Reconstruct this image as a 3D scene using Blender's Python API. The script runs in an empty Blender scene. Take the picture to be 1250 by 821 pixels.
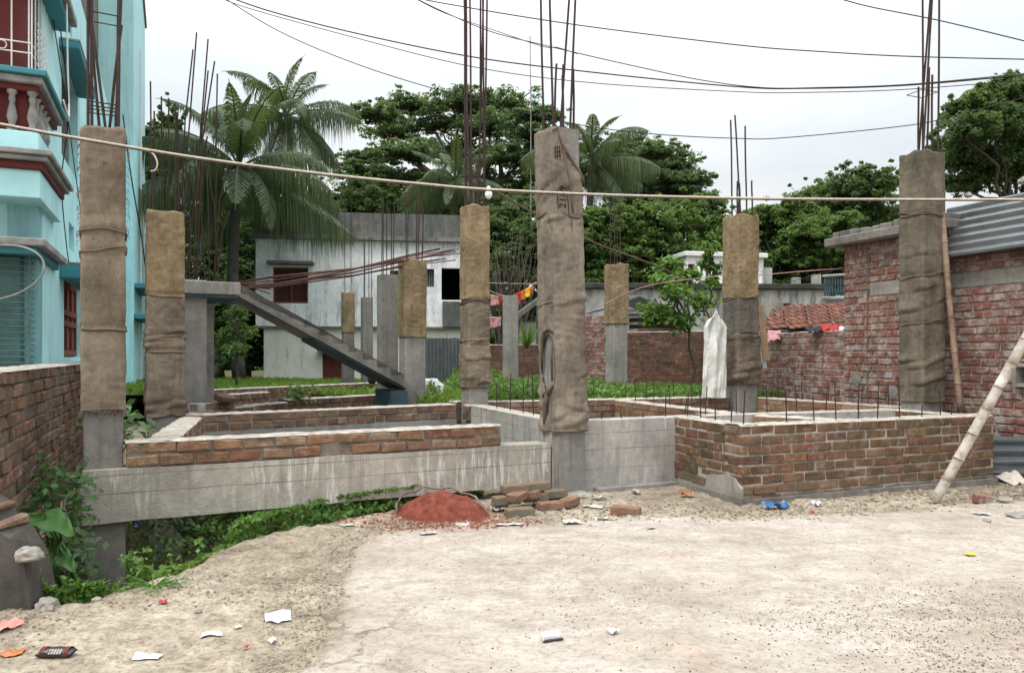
import bpy, bmesh, math, random
import numpy as np
from mathutils import Vector, Matrix
from mathutils import noise as mnoise

SC = bpy.context.scene
COL = SC.collection
R = math.radians
rnd = random.Random(7)

# ------------------------------------------------------------------ camera
F, HZ, EYE = 930.0, 433.0, 1.35          # focal length in photo pixels, horizon row, eye height
cam_d = bpy.data.cameras.new('camera'); cam = bpy.data.objects.new('camera', cam_d); COL.objects.link(cam)
cam.location = (0, 0, EYE); cam.rotation_euler = (R(90), 0, 0)
cam_d.sensor_fit = 'HORIZONTAL'; cam_d.sensor_width = 36; cam_d.lens = 36*F/1250
cam_d.shift_y = (HZ-410.5)/1250
cam_d.clip_start = .05; cam_d.clip_end = 3000
SC.camera = cam

# ------------------------------------------------------------------ light
SUN_EL, SUN_AZ = R(55), R(224)           # azimuth measured clockwise from +Y
world = bpy.data.worlds.new('World'); SC.world = world; world.use_nodes = True
SC.view_settings.view_transform = 'Standard'; SC.view_settings.look = 'None'
SC.view_settings.exposure = 0.58; SC.view_settings.gamma = 1.0

def N(nt, typ, ins=None, **props):
    n = nt.nodes.new(typ)
    for k, v in props.items(): setattr(n, k, v)
    for k, v in (ins or {}).items():
        s = n.inputs[k]
        if isinstance(v, bpy.types.NodeSocket): nt.links.new(v, s)
        else: s.default_value = v
    return n
def rgba(c): return (c[0], c[1], c[2], 1.0)
def mixc(nt, fac, a, b, blend='MIX'):
    n = nt.nodes.new('ShaderNodeMix'); n.data_type = 'RGBA'; n.blend_type = blend
    for idx, v in ((0, fac), (6, a), (7, b)):
        if isinstance(v, bpy.types.NodeSocket): nt.links.new(v, n.inputs[idx])
        elif idx == 0: n.inputs[0].default_value = v
        else: n.inputs[idx].default_value = rgba(v)
    return n.outputs[2]
def ramp(nt, fac, stops, interp='LINEAR'):
    n = nt.nodes.new('ShaderNodeValToRGB'); nt.links.new(fac, n.inputs[0])
    cr = n.color_ramp; cr.interpolation = interp
    while len(cr.elements) < len(stops): cr.elements.new(.5)
    for e, (p, c) in zip(cr.elements, stops):
        e.position = p; e.color = rgba(c) if not isinstance(c, (int, float)) else (c, c, c, 1)
    return n.outputs[0]
def noise(nt, vec, scale, detail=5, rough=.6, out=0):
    n = N(nt, 'ShaderNodeTexNoise', {'Vector': vec, 'Scale': scale, 'Detail': detail, 'Roughness': rough})
    return n.outputs[out]
def mapping(nt, vec, scale=(1, 1, 1), loc=(0, 0, 0)):
    return N(nt, 'ShaderNodeMapping', {'Vector': vec, 'Scale': scale, 'Location': loc}).outputs[0]
def mth(nt, op, a, b=0.0, c=0.0):
    n = nt.nodes.new('ShaderNodeMath'); n.operation = op
    for i, v in enumerate((a, b, c)):
        if isinstance(v, bpy.types.NodeSocket): nt.links.new(v, n.inputs[i])
        else: n.inputs[i].default_value = v
    return n.outputs[0]
def S(r, g, b):
    f = lambda v: (v/255/12.92 if v/255 <= .04045 else ((v/255+.055)/1.055)**2.4)
    return (f(r), f(g), f(b))

nt = world.node_tree; nt.nodes.clear()
sky = N(nt, 'ShaderNodeTexSky', sky_type='NISHITA'); sky.sun_disc = False
sky.sun_elevation = SUN_EL; sky.sun_rotation = SUN_AZ; sky.air_density = 1.5; sky.dust_density = 3.0
tc = N(nt, 'ShaderNodeTexCoord')
sep = N(nt, 'ShaderNodeSeparateXYZ', {0: tc.outputs['Generated']})
up = mth(nt, 'MAXIMUM', sep.outputs[2], 0.0)
cl_n = noise(nt, mapping(nt, tc.outputs['Generated'], (1.3, 1.3, 4.0)), 1.6, 5, .55)
grad = mth(nt, 'MULTIPLY_ADD', mth(nt, 'POWER', up, 2.2), 22.0, 5.9)          # overcast: brighter overhead
cl_v = mth(nt, 'MULTIPLY', grad, mth(nt, 'MULTIPLY_ADD', cl_n, .46, .76))
tint = ramp(nt, cl_n, [(.38, (.90, .96, 1.0)), (.62, (1.0, 1.0, 1.0))])
cloud = N(nt, 'ShaderNodeVectorMath', {0: tint}, operation='SCALE'); nt.links.new(cl_v, cloud.inputs['Scale'])
skyc = mixc(nt, .90, sky.outputs[0], cloud.outputs[0])
bg = N(nt, 'ShaderNodeBackground', {'Color': skyc, 'Strength': .10})
wo = N(nt, 'ShaderNodeOutputWorld', {'Surface': bg.outputs[0]})

sun_d = bpy.data.lights.new('sun', 'SUN'); sun = bpy.data.objects.new('sun', sun_d); COL.objects.link(sun)
sun_d.energy = 1.3; sun_d.angle = R(16); sun_d.color = (1.0, .965, .91)
sdir = Vector((math.sin(SUN_AZ)*math.cos(SUN_EL), math.cos(SUN_AZ)*math.cos(SUN_EL), math.sin(SUN_EL)))
sun.rotation_euler = sdir.to_track_quat('Z', 'Y').to_euler()

# ------------------------------------------------------------------ geometry helpers
def at(px, py, Y):
    return Vector(((px-625)/F*Y, Y, EYE-(py-HZ)/F*Y))
def gr(px, py, z=0.0):                   # point of a level at height z seen at a pixel
    Y = F*(EYE-z)/(py-HZ); return Vector(((px-625)/F*Y, Y, z))

class MB:
    def __init__(s): s.v = []; s.f = []
    def add(s, vs, fs):
        o = len(s.v); s.v += [tuple(p) for p in vs]; s.f += [tuple(i+o for i in q) for q in fs]
    def hexa(s, p):                      # 8 corners: bottom ccw 0-3, top ccw 4-7
        s.add(p, [(3, 2, 1, 0), (4, 5, 6, 7), (0, 1, 5, 4), (1, 2, 6, 5), (2, 3, 7, 6), (3, 0, 4, 7)])
    def box(s, x0, x1, y0, y1, z0, z1):
        s.hexa([(x0, y0, z0), (x1, y0, z0), (x1, y1, z0), (x0, y1, z0), (x0, y0, z1), (x1, y0, z1), (x1, y1, z1), (x0, y1, z1)])
    def tube(s, pts, rad, n=8, cap=True):
        pts = [Vector(p) for p in pts]; m = len(pts)
        if not hasattr(rad, '__len__'): rad = [rad]*m
        t0 = (pts[1]-pts[0]).normalized()
        a = t0.orthogonal().normalized(); o = len(s.v)
        for i, p in enumerate(pts):
            t = (pts[min(i+1, m-1)]-pts[max(i-1, 0)])
            t = t.normalized() if t.length > 1e-9 else t0
            a = (a-t*a.dot(t)); a = a.normalized() if a.length > 1e-6 else t.orthogonal().normalized()
            b = t.cross(a)
            for k in range(n):
                g = 2*math.pi*k/n; s.v.append(tuple(p+(a*math.cos(g)+b*math.sin(g))*rad[i]))
        for i in range(m-1):
            for k in range(n):
                k2 = (k+1) % n
                s.f.append((o+i*n+k, o+i*n+k2, o+(i+1)*n+k2, o+(i+1)*n+k))
        if cap:
            s.f.append(tuple(o+k for k in range(n))[::-1]); s.f.append(tuple(o+(m-1)*n+k for k in range(n)))
    def build(s, name, mat, parent=None, loc=None, smooth=False, bevel=0.0):
        me = bpy.data.meshes.new(name); o = bpy.data.objects.new(name, me); COL.objects.link(o)
        base = Vector(loc) if loc is not None else (Vector(WLOC[parent.name]) if parent is not None else Vector((0, 0, 0)))
        me.from_pydata([tuple(Vector(p)-base) for p in s.v], [], s.f); me.update()
        if mat: me.materials.append(mat)
        if smooth: me.polygons.foreach_set('use_smooth', [True]*len(me.polygons))
        if parent is not None:
            o.parent = parent; WLOC[o.name] = tuple(base)
        else:
            o.location = base; WLOC[o.name] = tuple(base)
        if bevel:
            b = o.modifiers.new('bevel', 'BEVEL'); b.width = bevel; b.segments = 1; b.limit_method = 'ANGLE'
        return o
WLOC = {}
def thing(name, label, cat, loc, group=None):
    o = bpy.data.objects.new(name, None); COL.objects.link(o); o.location = loc; o.empty_display_size = .2
    WLOC[o.name] = tuple(loc); return tag(o, label, cat, group)
def tag(o, label, cat, group=None, kind=None):
    o['label'] = label; o['category'] = cat
    if group: o['group'] = group
    if kind: o['kind'] = kind
    return o
def struct(o): o['kind'] = 'structure'; return o

class Fr:                                # upright plane: t runs along d, n points out of the face
    def __init__(s, O, d):
        s.o = Vector((O[0], O[1])); s.d = Vector(d).normalized(); s.n = Vector((s.d.y, -s.d.x))
    def p(s, t, n, z):
        q = s.o+s.d*t+s.n*n; return Vector((q.x, q.y, z))
    def t(s, px, n=0.0):
        r = (px-625)/F; o = s.o+s.n*n; return (r*o.y-o.x)/(s.d.x-r*s.d.y)
    def z(s, px, py, n=0.0):
        return EYE-(py-HZ)/F*s.p(s.t(px, n), n, 0).y
    def box(s, mb, t0, t1, n0, n1, z0, z1):
        mb.hexa([s.p(t0, n1, z0), s.p(t1, n1, z0), s.p(t1, n0, z0), s.p(t0, n0, z0),
                 s.p(t0, n1, z1), s.p(t1, n1, z1), s.p(t1, n0, z1), s.p(t0, n0, z1)])
    def wall(s, mb, t0, t1, z0, z1, holes, th=.2, n=0.0):
        ts = sorted(set([t0, t1]+[v for h in holes for v in h[:2]])); zs = sorted(set([z0, z1]+[v for h in holes for v in h[2:]]))
        inh = lambda a, b: any(h[0] <= a <= h[1] and h[2] <= b <= h[3] for h in holes)
        q = lambda *P: mb.add(P, [(0, 1, 2, 3)])
        for a, b in zip(ts, ts[1:]):
            for c, e in zip(zs, zs[1:]):
                if inh((a+b)/2, (c+e)/2): continue
                q(s.p(a, n, c), s.p(b, n, c), s.p(b, n, e), s.p(a, n, e))
                q(s.p(b, n-th, c), s.p(a, n-th, c), s.p(a, n-th, e), s.p(b, n-th, e))
        for (a, b, c, e) in [(t0, t1, z0, z1)]+list(holes):
            q(s.p(a, n, c), s.p(a, n, e), s.p(a, n-th, e), s.p(a, n-th, c)); q(s.p(b, n, c), s.p(b, n-th, c), s.p(b, n-th, e), s.p(b, n, e))
            q(s.p(a, n, c), s.p(a, n-th, c), s.p(b, n-th, c), s.p(b, n, c)); q(s.p(a, n, e), s.p(b, n, e), s.p(b, n-th, e), s.p(a, n-th, e))

class FrS(Fr):                           # the same, drawn at a scale k with its own height datum (k*z + c)
    def __init__(s, O, d, k, c): Fr.__init__(s, O, d); s.k = k; s.c = c
    def p(s, t, n, z):
        q = s.o+s.d*t+s.n*n; return Vector((q.x*s.k, q.y*s.k, z*s.k+s.c))
    def z(s, px, py, n=0.0):
        q = s.o+s.d*s.t(px, n)+s.n*n; return EYE-(py-HZ)/F*q.y
_perm = np.random.RandomState(3).rand(256, 256)
def vnoise(x, y, sc=1.0, oct=3):
    out = 0; amp = 1.0; tot = 0
    for k in range(oct):
        u = np.asarray(x)*sc*2**k+17.3*k; v = np.asarray(y)*sc*2**k+5.1*k
        i = np.floor(u).astype(int); j = np.floor(v).astype(int); fu = u-i; fv = v-j
        fu = fu*fu*(3-2*fu); fv = fv*fv*(3-2*fv)
        g = lambda a, b: _perm[a % 256, b % 256]
        n = (g(i, j)*(1-fu)+g(i+1, j)*fu)*(1-fv)+(g(i, j+1)*(1-fu)+g(i+1, j+1)*fu)*fv
        out = out+amp*n; tot += amp; amp *= .5
    return out/tot*2-1
def quads(name, V, mat, parent=None, base=(0, 0, 0)):   # V: (N,4,3) array of quads
    n = len(V); me = bpy.data.meshes.new(name)
    me.vertices.add(4*n); me.vertices.foreach_set('co', (V.reshape(-1, 3)-np.array(base)).astype(np.float32).ravel())
    me.loops.add(4*n); me.loops.foreach_set('vertex_index', np.arange(4*n, dtype=np.int32))
    me.polygons.add(n); me.polygons.foreach_set('loop_start', np.arange(0, 4*n, 4, dtype=np.int32))
    me.update(calc_edges=True); me.materials.append(mat)
    o = bpy.data.objects.new(name, me); COL.objects.link(o)
    if parent is not None: o.parent = parent
    else: o.location = base
    WLOC[o.name] = tuple(base)
    return o
def leafquads(C, Nn, L, W, rs, along=None):
    n = len(C); a = rs.normal(size=(n, 3)) if along is None else along+rs.normal(size=(n, 3))*.35
    Nn = Nn/np.linalg.norm(Nn, axis=1, keepdims=True)
    a = a-Nn*(a*Nn).sum(1, keepdims=True); a /= np.linalg.norm(a, axis=1, keepdims=True)+1e-9
    b = np.cross(Nn, a); L = (L*(.6+.8*rs.rand(n)))[:, None]; W = (W*(.6+.8*rs.rand(n)))[:, None]
    sag = Nn*L*.14
    return np.stack([C-a*L*.5-sag, C+b*W*.5+sag*.4-a*L*.08, C+a*L*.5-sag, C-b*W*.5+sag*.4-a*L*.08], axis=1)

# ------------------------------------------------------------------ materials
def new_mat(name, rough=.85, spec=.25):
    m = bpy.data.materials.new(name); m.use_nodes = True; nt = m.node_tree
    b = nt.nodes['Principled BSDF']; b.inputs['Roughness'].default_value = rough
    b.inputs['Specular IOR Level'].default_value = spec
    return m, nt, b
def objco(nt): return N(nt, 'ShaderNodeTexCoord').outputs['Object']
def set_bump(nt, b, h, strength=.4, dist=.02):
    bn = N(nt, 'ShaderNodeBump', {'Height': h, 'Strength': strength, 'Distance': dist}); nt.links.new(bn.outputs[0], b.inputs['Normal'])
def island(nt): return N(nt, 'ShaderNodeNewGeometry').outputs['Random Per Island']

def m_plain(name, c, rough=.8, var=.25, scale=6, bump=.15, spec=.25, metal=0):
    m, nt, b = new_mat(name, rough, spec); co = objco(nt)
    n = noise(nt, co, scale, 6, .65)
    d = tuple(v*(1-var) for v in c); l = tuple(min(1, v*(1+var*.6)) for v in c)
    nt.links.new(ramp(nt, n, [(.3, d), (.7, l)]), b.inputs['Base Color'])
    b.inputs['Metallic'].default_value = metal
    if bump: set_bump(nt, b, noise(nt, co, scale*5, 4, .7), bump, .01)
    return m

def m_concrete(name, c, streak=.0, lines=(), seed=0.0, dark=.5):
    m, nt, b = new_mat(name, .9, .2); co = objco(nt)
    co = mapping(nt, co, (1, 1, 1), (seed, seed*1.7, 0))
    n1 = noise(nt, co, 1.6, 6, .7); n2 = noise(nt, co, 14, 5, .7)
    base = ramp(nt, n1, [(.30, tuple(v*dark for v in c)), (.52, c), (.72, tuple(min(1, v*1.28) for v in c))])
    base = mixc(nt, .35, base, ramp(nt, n2, [(.35, (.35, .34, .32)), (.65, (1.0, .99, .96))]), 'MULTIPLY')
    # rain-washed vertical stains
    st = noise(nt, mapping(nt, co, (9, 9, .7)), 1.3, 5, .65)
    base = mixc(nt, mth(nt, 'MULTIPLY', ramp(nt, st, [(.52, 0.0), (.68, 1.0)]), .55), base, tuple(v*.45 for v in c))
    if streak:
        wv = N(nt, 'ShaderNodeVectorMath', {0: co, 1: N(nt, 'ShaderNodeVectorMath', {0: noise(nt, mapping(nt, co, (3, 3, 1.4)), 1.0, 3, .6, 1), 1: (.10, .10, .3)}, operation='MULTIPLY').outputs[0]}, operation='ADD').outputs[0]
        w1 = noise(nt, mapping(nt, wv, (26, 26, 1.9)), 1.0, 4, .65); w2 = noise(nt, mapping(nt, co, (1.0, 1.0, .8)), 1.5, 4, .6)
        f = mth(nt, 'MULTIPLY', ramp(nt, w1, [(.52, 0.0), (.64, 1.0)]), ramp(nt, w2, [(.47, 0.0), (.60, 1.0)]))
        base = mixc(nt, mth(nt, 'MULTIPLY', f, streak), base, (.78, .77, .74))
    h = mth(nt, 'ADD', mth(nt, 'MULTIPLY', n2, .5), noise(nt, co, 60, 3, .7))
    if lines:
        z = N(nt, 'ShaderNodeSeparateXYZ', {0: co}).outputs[2]
        wob = mth(nt, 'MULTIPLY_ADD', noise(nt, mapping(nt, co, (1, 1, .05)), 2.0, 3, .6), .03, -.015)
        z = mth(nt, 'ADD', z, wob)
        for lz in lines:
            dd = mth(nt, 'ABSOLUTE', mth(nt, 'SUBTRACT', z, lz))
            l = mth(nt, 'LESS_THAN', dd, .0038)
            base = mixc(nt, mth(nt, 'MULTIPLY', l, mth(nt, 'MULTIPLY_ADD', noise(nt, co, 3, 2), 1.2, -.1)), base, (.09, .08, .07))
            h = mth(nt, 'ADD', h, mth(nt, 'MULTIPLY', mth(nt, 'LESS_THAN', z, lz), .55))
    nt.links.new(base, b.inputs['Base Color']); set_bump(nt, b, h, .45, .012)
    return m

def m_brick(name, cols, grime=.5, moss=0.0, mortar_smear=.3, foot=0.0):
    m, nt, b = new_mat(name, .92, .15); co = objco(nt); r = island(nt)
    k = len(cols); base = ramp(nt, r, [(i/k, c) for i, c in enumerate(cols)], 'CONSTANT')
    mean = tuple(sum(c[i] for c in cols)/k for i in range(3)); base = mixc(nt, .35, base, mean)
    n = noise(nt, co, 11, 6, .72); n1 = noise(nt, co, 2.2, 5, .65)
    base = mixc(nt, .75, base, ramp(nt, n, [(.28, (.35, .30, .28)), (.62, (1.15, 1.08, 1.0))]), 'MULTIPLY')
    base = mixc(nt, mth(nt, 'MULTIPLY', ramp(nt, noise(nt, co, 7, 6, .75), [(.54-.07*(mortar_smear > .8), 0.0), (.68-.06*(mortar_smear > .8), 1.0)]), mortar_smear), base, (.43, .39, .355))
    base = mixc(nt, mth(nt, 'MULTIPLY', ramp(nt, n1, [(.44, 0.0), (.66, 1.0)]), grime), base, (.052, .043, .036))
    if moss:
        base = mixc(nt, mth(nt, 'MULTIPLY', ramp(nt, noise(nt, co, 3.1, 5, .7), [(.47, 0.0), (.64, 1.0)]), moss), base, (.085, .082, .045))
    if foot:                             # cement wash and dried mud splashed over the lowest courses
        z = N(nt, 'ShaderNodeSeparateXYZ', {0: co}).outputs[2]
        f = mth(nt, 'ADD', mth(nt, 'MULTIPLY_ADD', z, -2.6, .72), mth(nt, 'MULTIPLY_ADD', noise(nt, co, 4.5, 5, .7), 1.6, -.85))
        base = mixc(nt, mth(nt, 'MULTIPLY', ramp(nt, f, [(.25, 0.0), (.65, 1.0)]), foot), base, (.19, .17, .14))
    nt.links.new(base, b.inputs['Base Color'])
    set_bump(nt, b, mth(nt, 'ADD', n, noise(nt, co, 45, 4, .75)), .9, .016)
    return m

def m_burlap(name, c, seed=0., stain=.5, damp=(0, 0)):
    m, nt, b = new_mat(name, .97, .05); co = mapping(nt, objco(nt), (1, 1, 1), (seed, seed*.7, seed*1.3))
    n1 = noise(nt, co, 2.4, 6, .7); n2 = noise(nt, co, 16, 4, .7)
    thr = noise(nt, mapping(nt, co, (14, 14, 260)), 1.0, 2, .5); thr2 = noise(nt, mapping(nt, co, (210, 210, 9)), 1.0, 2, .5)
    base = ramp(nt, n1, [(.30, tuple(v*(1-stain) for v in c)), (.55, c), (.75, tuple(v*1.25 for v in c))])
    base = mixc(nt, .30, base, ramp(nt, thr, [(.35, (.62, .6, .58)), (.65, (1.1, 1.1, 1.1))]), 'MULTIPLY')
    base = mixc(nt, .30, base, ramp(nt, thr2, [(.35, (.66, .64, .62)), (.65, (1.08, 1.08, 1.08))]), 'MULTIPLY')
    base = mixc(nt, .7, base, ramp(nt, noise(nt, mapping(nt, co, (1, 1, .35)), 7, 6, .75), [(.3, (.55, .53, .50)), (.6, (1.12, 1.11, 1.08))]), 'MULTIPLY')
    base = mixc(nt, mth(nt, 'MULTIPLY', ramp(nt, n2, [(.58, 0.0), (.68, 1.0)]), .5), base, tuple(v*.38 for v in c))
    base = mixc(nt, mth(nt, 'MULTIPLY', ramp(nt, noise(nt, mapping(nt, co, (7, 7, .6)), 1.6, 5, .7), [(.54, 0.0), (.68, 1.0)]), .55), base, tuple(v*.45 for v in c))
    base = mixc(nt, mth(nt, 'MULTIPLY', ramp(nt, noise(nt, mapping(nt, co, (1, 1, 1), (3, 3, 3)), 31, 3, .6), [(.64, 0.0), (.72, 1.0)]), .6), base, tuple(v*.28 for v in c))
    nt.links.new(base, b.inputs['Base Color'])
    set_bump(nt, b, mth(nt, 'ADD', mth(nt, 'ADD', thr, thr2), mth(nt, 'MULTIPLY', noise(nt, co, 22, 5, .7), 1.6)), .5, .008)
    return m

def m_leaf(name, cols, rough=.55, trans=.35, spec=.3):
    m = bpy.data.materials.new(name); m.use_nodes = True; nt = m.node_tree
    b = nt.nodes['Principled BSDF']; out = nt.nodes['Material Output']
    b.inputs['Roughness'].default_value = rough; b.inputs['Specular IOR Level'].default_value = spec
    r = island(nt); k = len(cols)
    base = ramp(nt, r, [(i/max(1, k-1), c) for i, c in enumerate(cols)])
    big = noise(nt, objco(nt), .75, 5, .7)
    base = mixc(nt, .8, base, ramp(nt, big, [(.28, (.50, .58, .62)), (.5, (1, 1, 1)), (.72, (1.45, 1.32, .95))]), 'MULTIPLY')
    nt.links.new(base, b.inputs['Base Color'])
    tr = N(nt, 'ShaderNodeBsdfTranslucent', {'Color': mixc(nt, .5, base, (.25, .33, .05), 'MIX')})
    ms = N(nt, 'ShaderNodeMixShader', {0: trans, 1: b.outputs[0], 2: tr.outputs[0]})
    nt.links.new(ms.outputs[0], out.inputs[0])
    return m

MT = {}
MT['concrete'] = m_concrete('concrete', (.32, .305, .28), dark=.6)
MT['concrete_old'] = m_concrete('concrete_old', (.23, .215, .195), dark=.45)
MT['beam'] = m_concrete('beam_concrete', (.43, .395, .34), streak=.6, lines=(.225, .36), seed=2.3, dark=.7)
MT['beam_pale'] = m_concrete('plinth_concrete', (.42, .40, .37), streak=.3, lines=(.23, .42, .58), seed=5.1, dark=.72)
MT['column_base'] = m_concrete('column_concrete', (.28, .265, .245), seed=9.0, dark=.65)
MT['mortar'] = m_plain('mortar', (.36, .33, .29), .95, .45, 9, .6)
MT['mortar_deep'] = m_plain('recessed_mortar', (.20, .175, .145), .95, .45, 9, .6)
MT['mould'] = m_plain('black_mould_coping', (.055, .054, .05), .95, .5, 3, .3)
MT['mortar_cap'] = m_plain('mortar_cap', (.40, .365, .315), .95, .5, 11, .4)
MT['mortar_dark'] = m_plain('mortar_dark', (.12, .105, .09), .95, .4, 6, .4)
MT['brick_new'] = m_brick('brick_orange', [(.29, .135, .085), (.33, .19, .115), (.37, .26, .17), (.25, .105, .07), (.32, .21, .145), (.22, .14, .10), (.29, .155, .095), (.36, .28, .20)], .55, .30, .6)
MT['brick_box'] = m_brick('brick_weathered', [(.22, .105, .07), (.25, .145, .085), (.31, .21, .12), (.16, .08, .058), (.19, .13, .08), (.145, .095, .065), (.22, .135, .085), (.17, .10, .07)], .60, .6, .5, .8)
MT['brick_old'] = m_brick('brick_old', [(.21, .12, .085), (.25, .15, .105), (.16, .11, .085), (.27, .19, .135), (.29, .155, .105), (.20, .145, .11), (.145, .10, .08), (.30, .225, .17)], .5, .25, .5)
MT['brick_red'] = m_brick('brick_red', [(.28, .115, .09), (.25, .10, .082), (.31, .145, .12), (.23, .095, .08), (.34, .19, .16), (.27, .115, .095), (.37, .26, .22), (.21, .10, .088)], .42, .0, .95)
MT['brick_dark'] = m_brick('brick_boundary', [(.15, .065, .05), (.19, .085, .06), (.11, .06, .05), (.22, .11, .08), (.13, .075, .06)], .5, .3, .3)
MT['brick_loose'] = m_brick('brick_loose', [(.34, .20, .14), (.30, .17, .12), (.38, .25, .18), (.28, .19, .13)], .3, .3, .55)
MT['rust'] = m_plain('rusty_steel', (.050, .030, .025), .8, .5, 20, .3, .3)
MT['rust_red'] = m_plain('red_rusty_steel', (.085, .032, .025), .75, .4, 20, .3, .3)
MT['cyan'] = None
def m_paint(name, c, dirt=.35, dc=(.08, .09, .09)):
    m, nt, b = new_mat(name, .75, .25); co = objco(nt)
    n = noise(nt, co, 1.3, 6, .7); st = noise(nt, mapping(nt, co, (5, 5, .5)), 1.1, 6, .7)
    base = ramp(nt, n, [(.3, tuple(v*.86 for v in c)), (.7, tuple(min(1, v*1.06) for v in c))])
    base = mixc(nt, mth(nt, 'MULTIPLY', ramp(nt, st, [(.50, 0.0), (.70, 1.0)]), dirt), base, dc)
    base = mixc(nt, mth(nt, 'MULTIPLY', ramp(nt, noise(nt, co, 3.7, 7, .8), [(.54, 0.0), (.66, 1.0)]), dirt*.7), base, tuple(v*.6 for v in c))
    nt.links.new(base, b.inputs['Base Color']); set_bump(nt, b, noise(nt, co, 30, 4, .6), .12, .01)
    return m
MT['cyan'] = m_paint('turquoise_paint', (.47, .81, .85), .38, (.17, .29, .31))
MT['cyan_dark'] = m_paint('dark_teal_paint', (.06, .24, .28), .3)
MT['maroon'] = m_paint('maroon_paint', (.13, .028, .026), .2)
MT['shutter'] = m_paint('red_brown_wood', (.17, .055, .04), .3, (.05, .02, .02))
MT['white_paint'] = m_plain('white_paint', (.72, .72, .70), .6, .15, 8, .05)
MT['rail_grey'] = m_plain('grey_cornice', (.28, .28, .27), .85, .5, 4, .2)
MT['grille_green'] = m_plain('grey_green_grille', (.085, .17, .16), .6, .3, 5, .1)
MT['dark_in'] = m_plain('dark_interior', (.018, .020, .020), .9, .3, 3, 0)
MT['glass'] = m_plain('window_glass', (.03, .045, .05), .12, .3, 3, 0, .6)
def m_oldwhite(name, c, amt, seed=0, sh=0.0, g1=(.25, .26, .27)):
    m, nt, b = new_mat(name, .9, .15); co = mapping(nt, objco(nt), (1, 1, 1), (seed, seed, 0))
    n = noise(nt, co, .75, 8, .78); n2 = noise(nt, mapping(nt, co, (2.6, 2.6, .55)), 1.2, 8, .8)
    base = mixc(nt, mth(nt, 'MULTIPLY', ramp(nt, n, [(.40+sh, 0.0), (.62+sh, 1.0)]), amt*.75), c, g1)
    base = mixc(nt, mth(nt, 'MULTIPLY', ramp(nt, n2, [(.47+sh*.7, 0.0), (.66+sh*.7, 1.0)]), amt), base, (.085, .085, .08))
    base = mixc(nt, mth(nt, 'MULTIPLY', ramp(nt, noise(nt, co, 1.7, 5), [(.56, 0.0), (.70, 1.0)]), .3*amt), base, (.38, .31, .18))
    nt.links.new(base, b.inputs['Base Color']); set_bump(nt, b, noise(nt, co, 12, 6, .7), .25, .02)
    return m
MT['house_white'] = m_oldwhite('stained_whitewash', (.88, .88, .88), .85, 0, .06, (.46, .49, .53))
MT['house_lower'] = m_oldwhite('dirty_cream_plaster', (.80, .78, .70), .60, 3, .08, (.48, .46, .40))
MT['house_parapet'] = m_oldwhite('black_stained_plaster', (.20, .20, .19), 1.0, 6, -.10, (.12, .12, .115))
MT['old_plaster'] = m_oldwhite('old_grey_plaster', (.42, .41, .37), .95, 9)
def m_corr(name, c, seed=0, rust=.2):
    m, nt, b = new_mat(name, .42, .5); co = mapping(nt, objco(nt), (1, 1, 1), (seed, 0, 0))
    b.inputs['Metallic'].default_value = .55
    n = noise(nt, co, 3, 6, .7)
    base = ramp(nt, n, [(.3, tuple(v*.6 for v in c)), (.65, c)])
    base = mixc(nt, mth(nt, 'MULTIPLY', ramp(nt, noise(nt, co, 6, 6, .75), [(.56, 0.0), (.7, 1.0)]), rust), base, (.16, .07, .035))
    nt.links.new(base, b.inputs['Base Color']); return m
MT['tin'] = m_corr('galvanised_sheet', (.21, .225, .23), 0, .35)
MT['tin_dark'] = m_corr('dark_galvanised_sheet', (.20, .23, .25), 4)
MT['tin_rust'] = m_corr('rusty_sheet', (.12, .085, .075), 7, .8)
def m_bamboo(name, c, dark):
    m, nt, b = new_mat(name, .6, .3); co = objco(nt)
    n = noise(nt, co, 9, 6, .75)
    base = ramp(nt, n, [(.32, dark), (.5, c), (.75, tuple(min(.8, v*1.2) for v in c))])
    nt.links.new(base, b.inputs['Base Color']); set_bump(nt, b, noise(nt, co, 40, 4), .3, .005); return m
MT['bamboo'] = m_bamboo('whitewashed_bamboo', (.52, .475, .42), (.24, .19, .15))
MT['bamboo_brown'] = m_bamboo('weathered_bamboo', (.26, .18, .125), (.10, .07, .05))
MT['rope'] = m_plain('burlap_rope', (.17, .125, .085), .95, .3, 40, .3, .1)
MT['cable'] = m_plain('black_cable', (.015, .015, .017), .6, .2, 10, 0)
MT['cable_red'] = m_plain('reddish_cable', (.10, .045, .045), .6, .2, 10, 0)
MT['cord'] = m_plain('pale_cord', (.58, .53, .46), .8, .25, 30, .1)
MT['cord_dark'] = m_plain('brown_cord', (.13, .095, .07), .8, .3, 30, .1)
MT['white_tube'] = m_plain('white_tube', (.75, .76, .76), .5, .1, 10, 0)
MT['bulb'] = m_plain('white_glass_bulb', (.85, .85, .85), .2, .05, 10, 0, .5)
MT['stump'] = m_concrete('dark_damp_plaster', (.085, .078, .068), seed=3.0, dark=.5)
MT['paper_dirty'] = m_plain('dirty_paper', (.42, .40, .37), .85, .4, 25, .3)
MT['paper'] = m_plain('white_paper', (.60, .60, .61), .8, .12, 30, .1)
MT['sack'] = m_plain('woven_white_sack', (.62, .62, .58), .6, .35, 6, .6)
MT['wood'] = m_plain('raw_plywood', (.40, .26, .15), .8, .3, 5, .1)
MT['formply'] = m_plain('grey_blue_formwork', (.05, .085, .10), .8, .5, 4, .2)
MT['blue_plastic'] = m_plain('blue_plastic', (.03, .14, .36), .4, .3, 15, .2, .5)
MT['red_plastic'] = m_plain('red_wrapper', (.45, .05, .04), .4, .3, 15, .2, .5)
MT['orange_plastic'] = m_plain('orange_wrapper', (.42, .15, .06), .4, .4, 15, .2, .5)
MT['pink_card'] = m_plain('pink_card', (.50, .24, .20), .8, .25, 15, .1)
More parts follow.
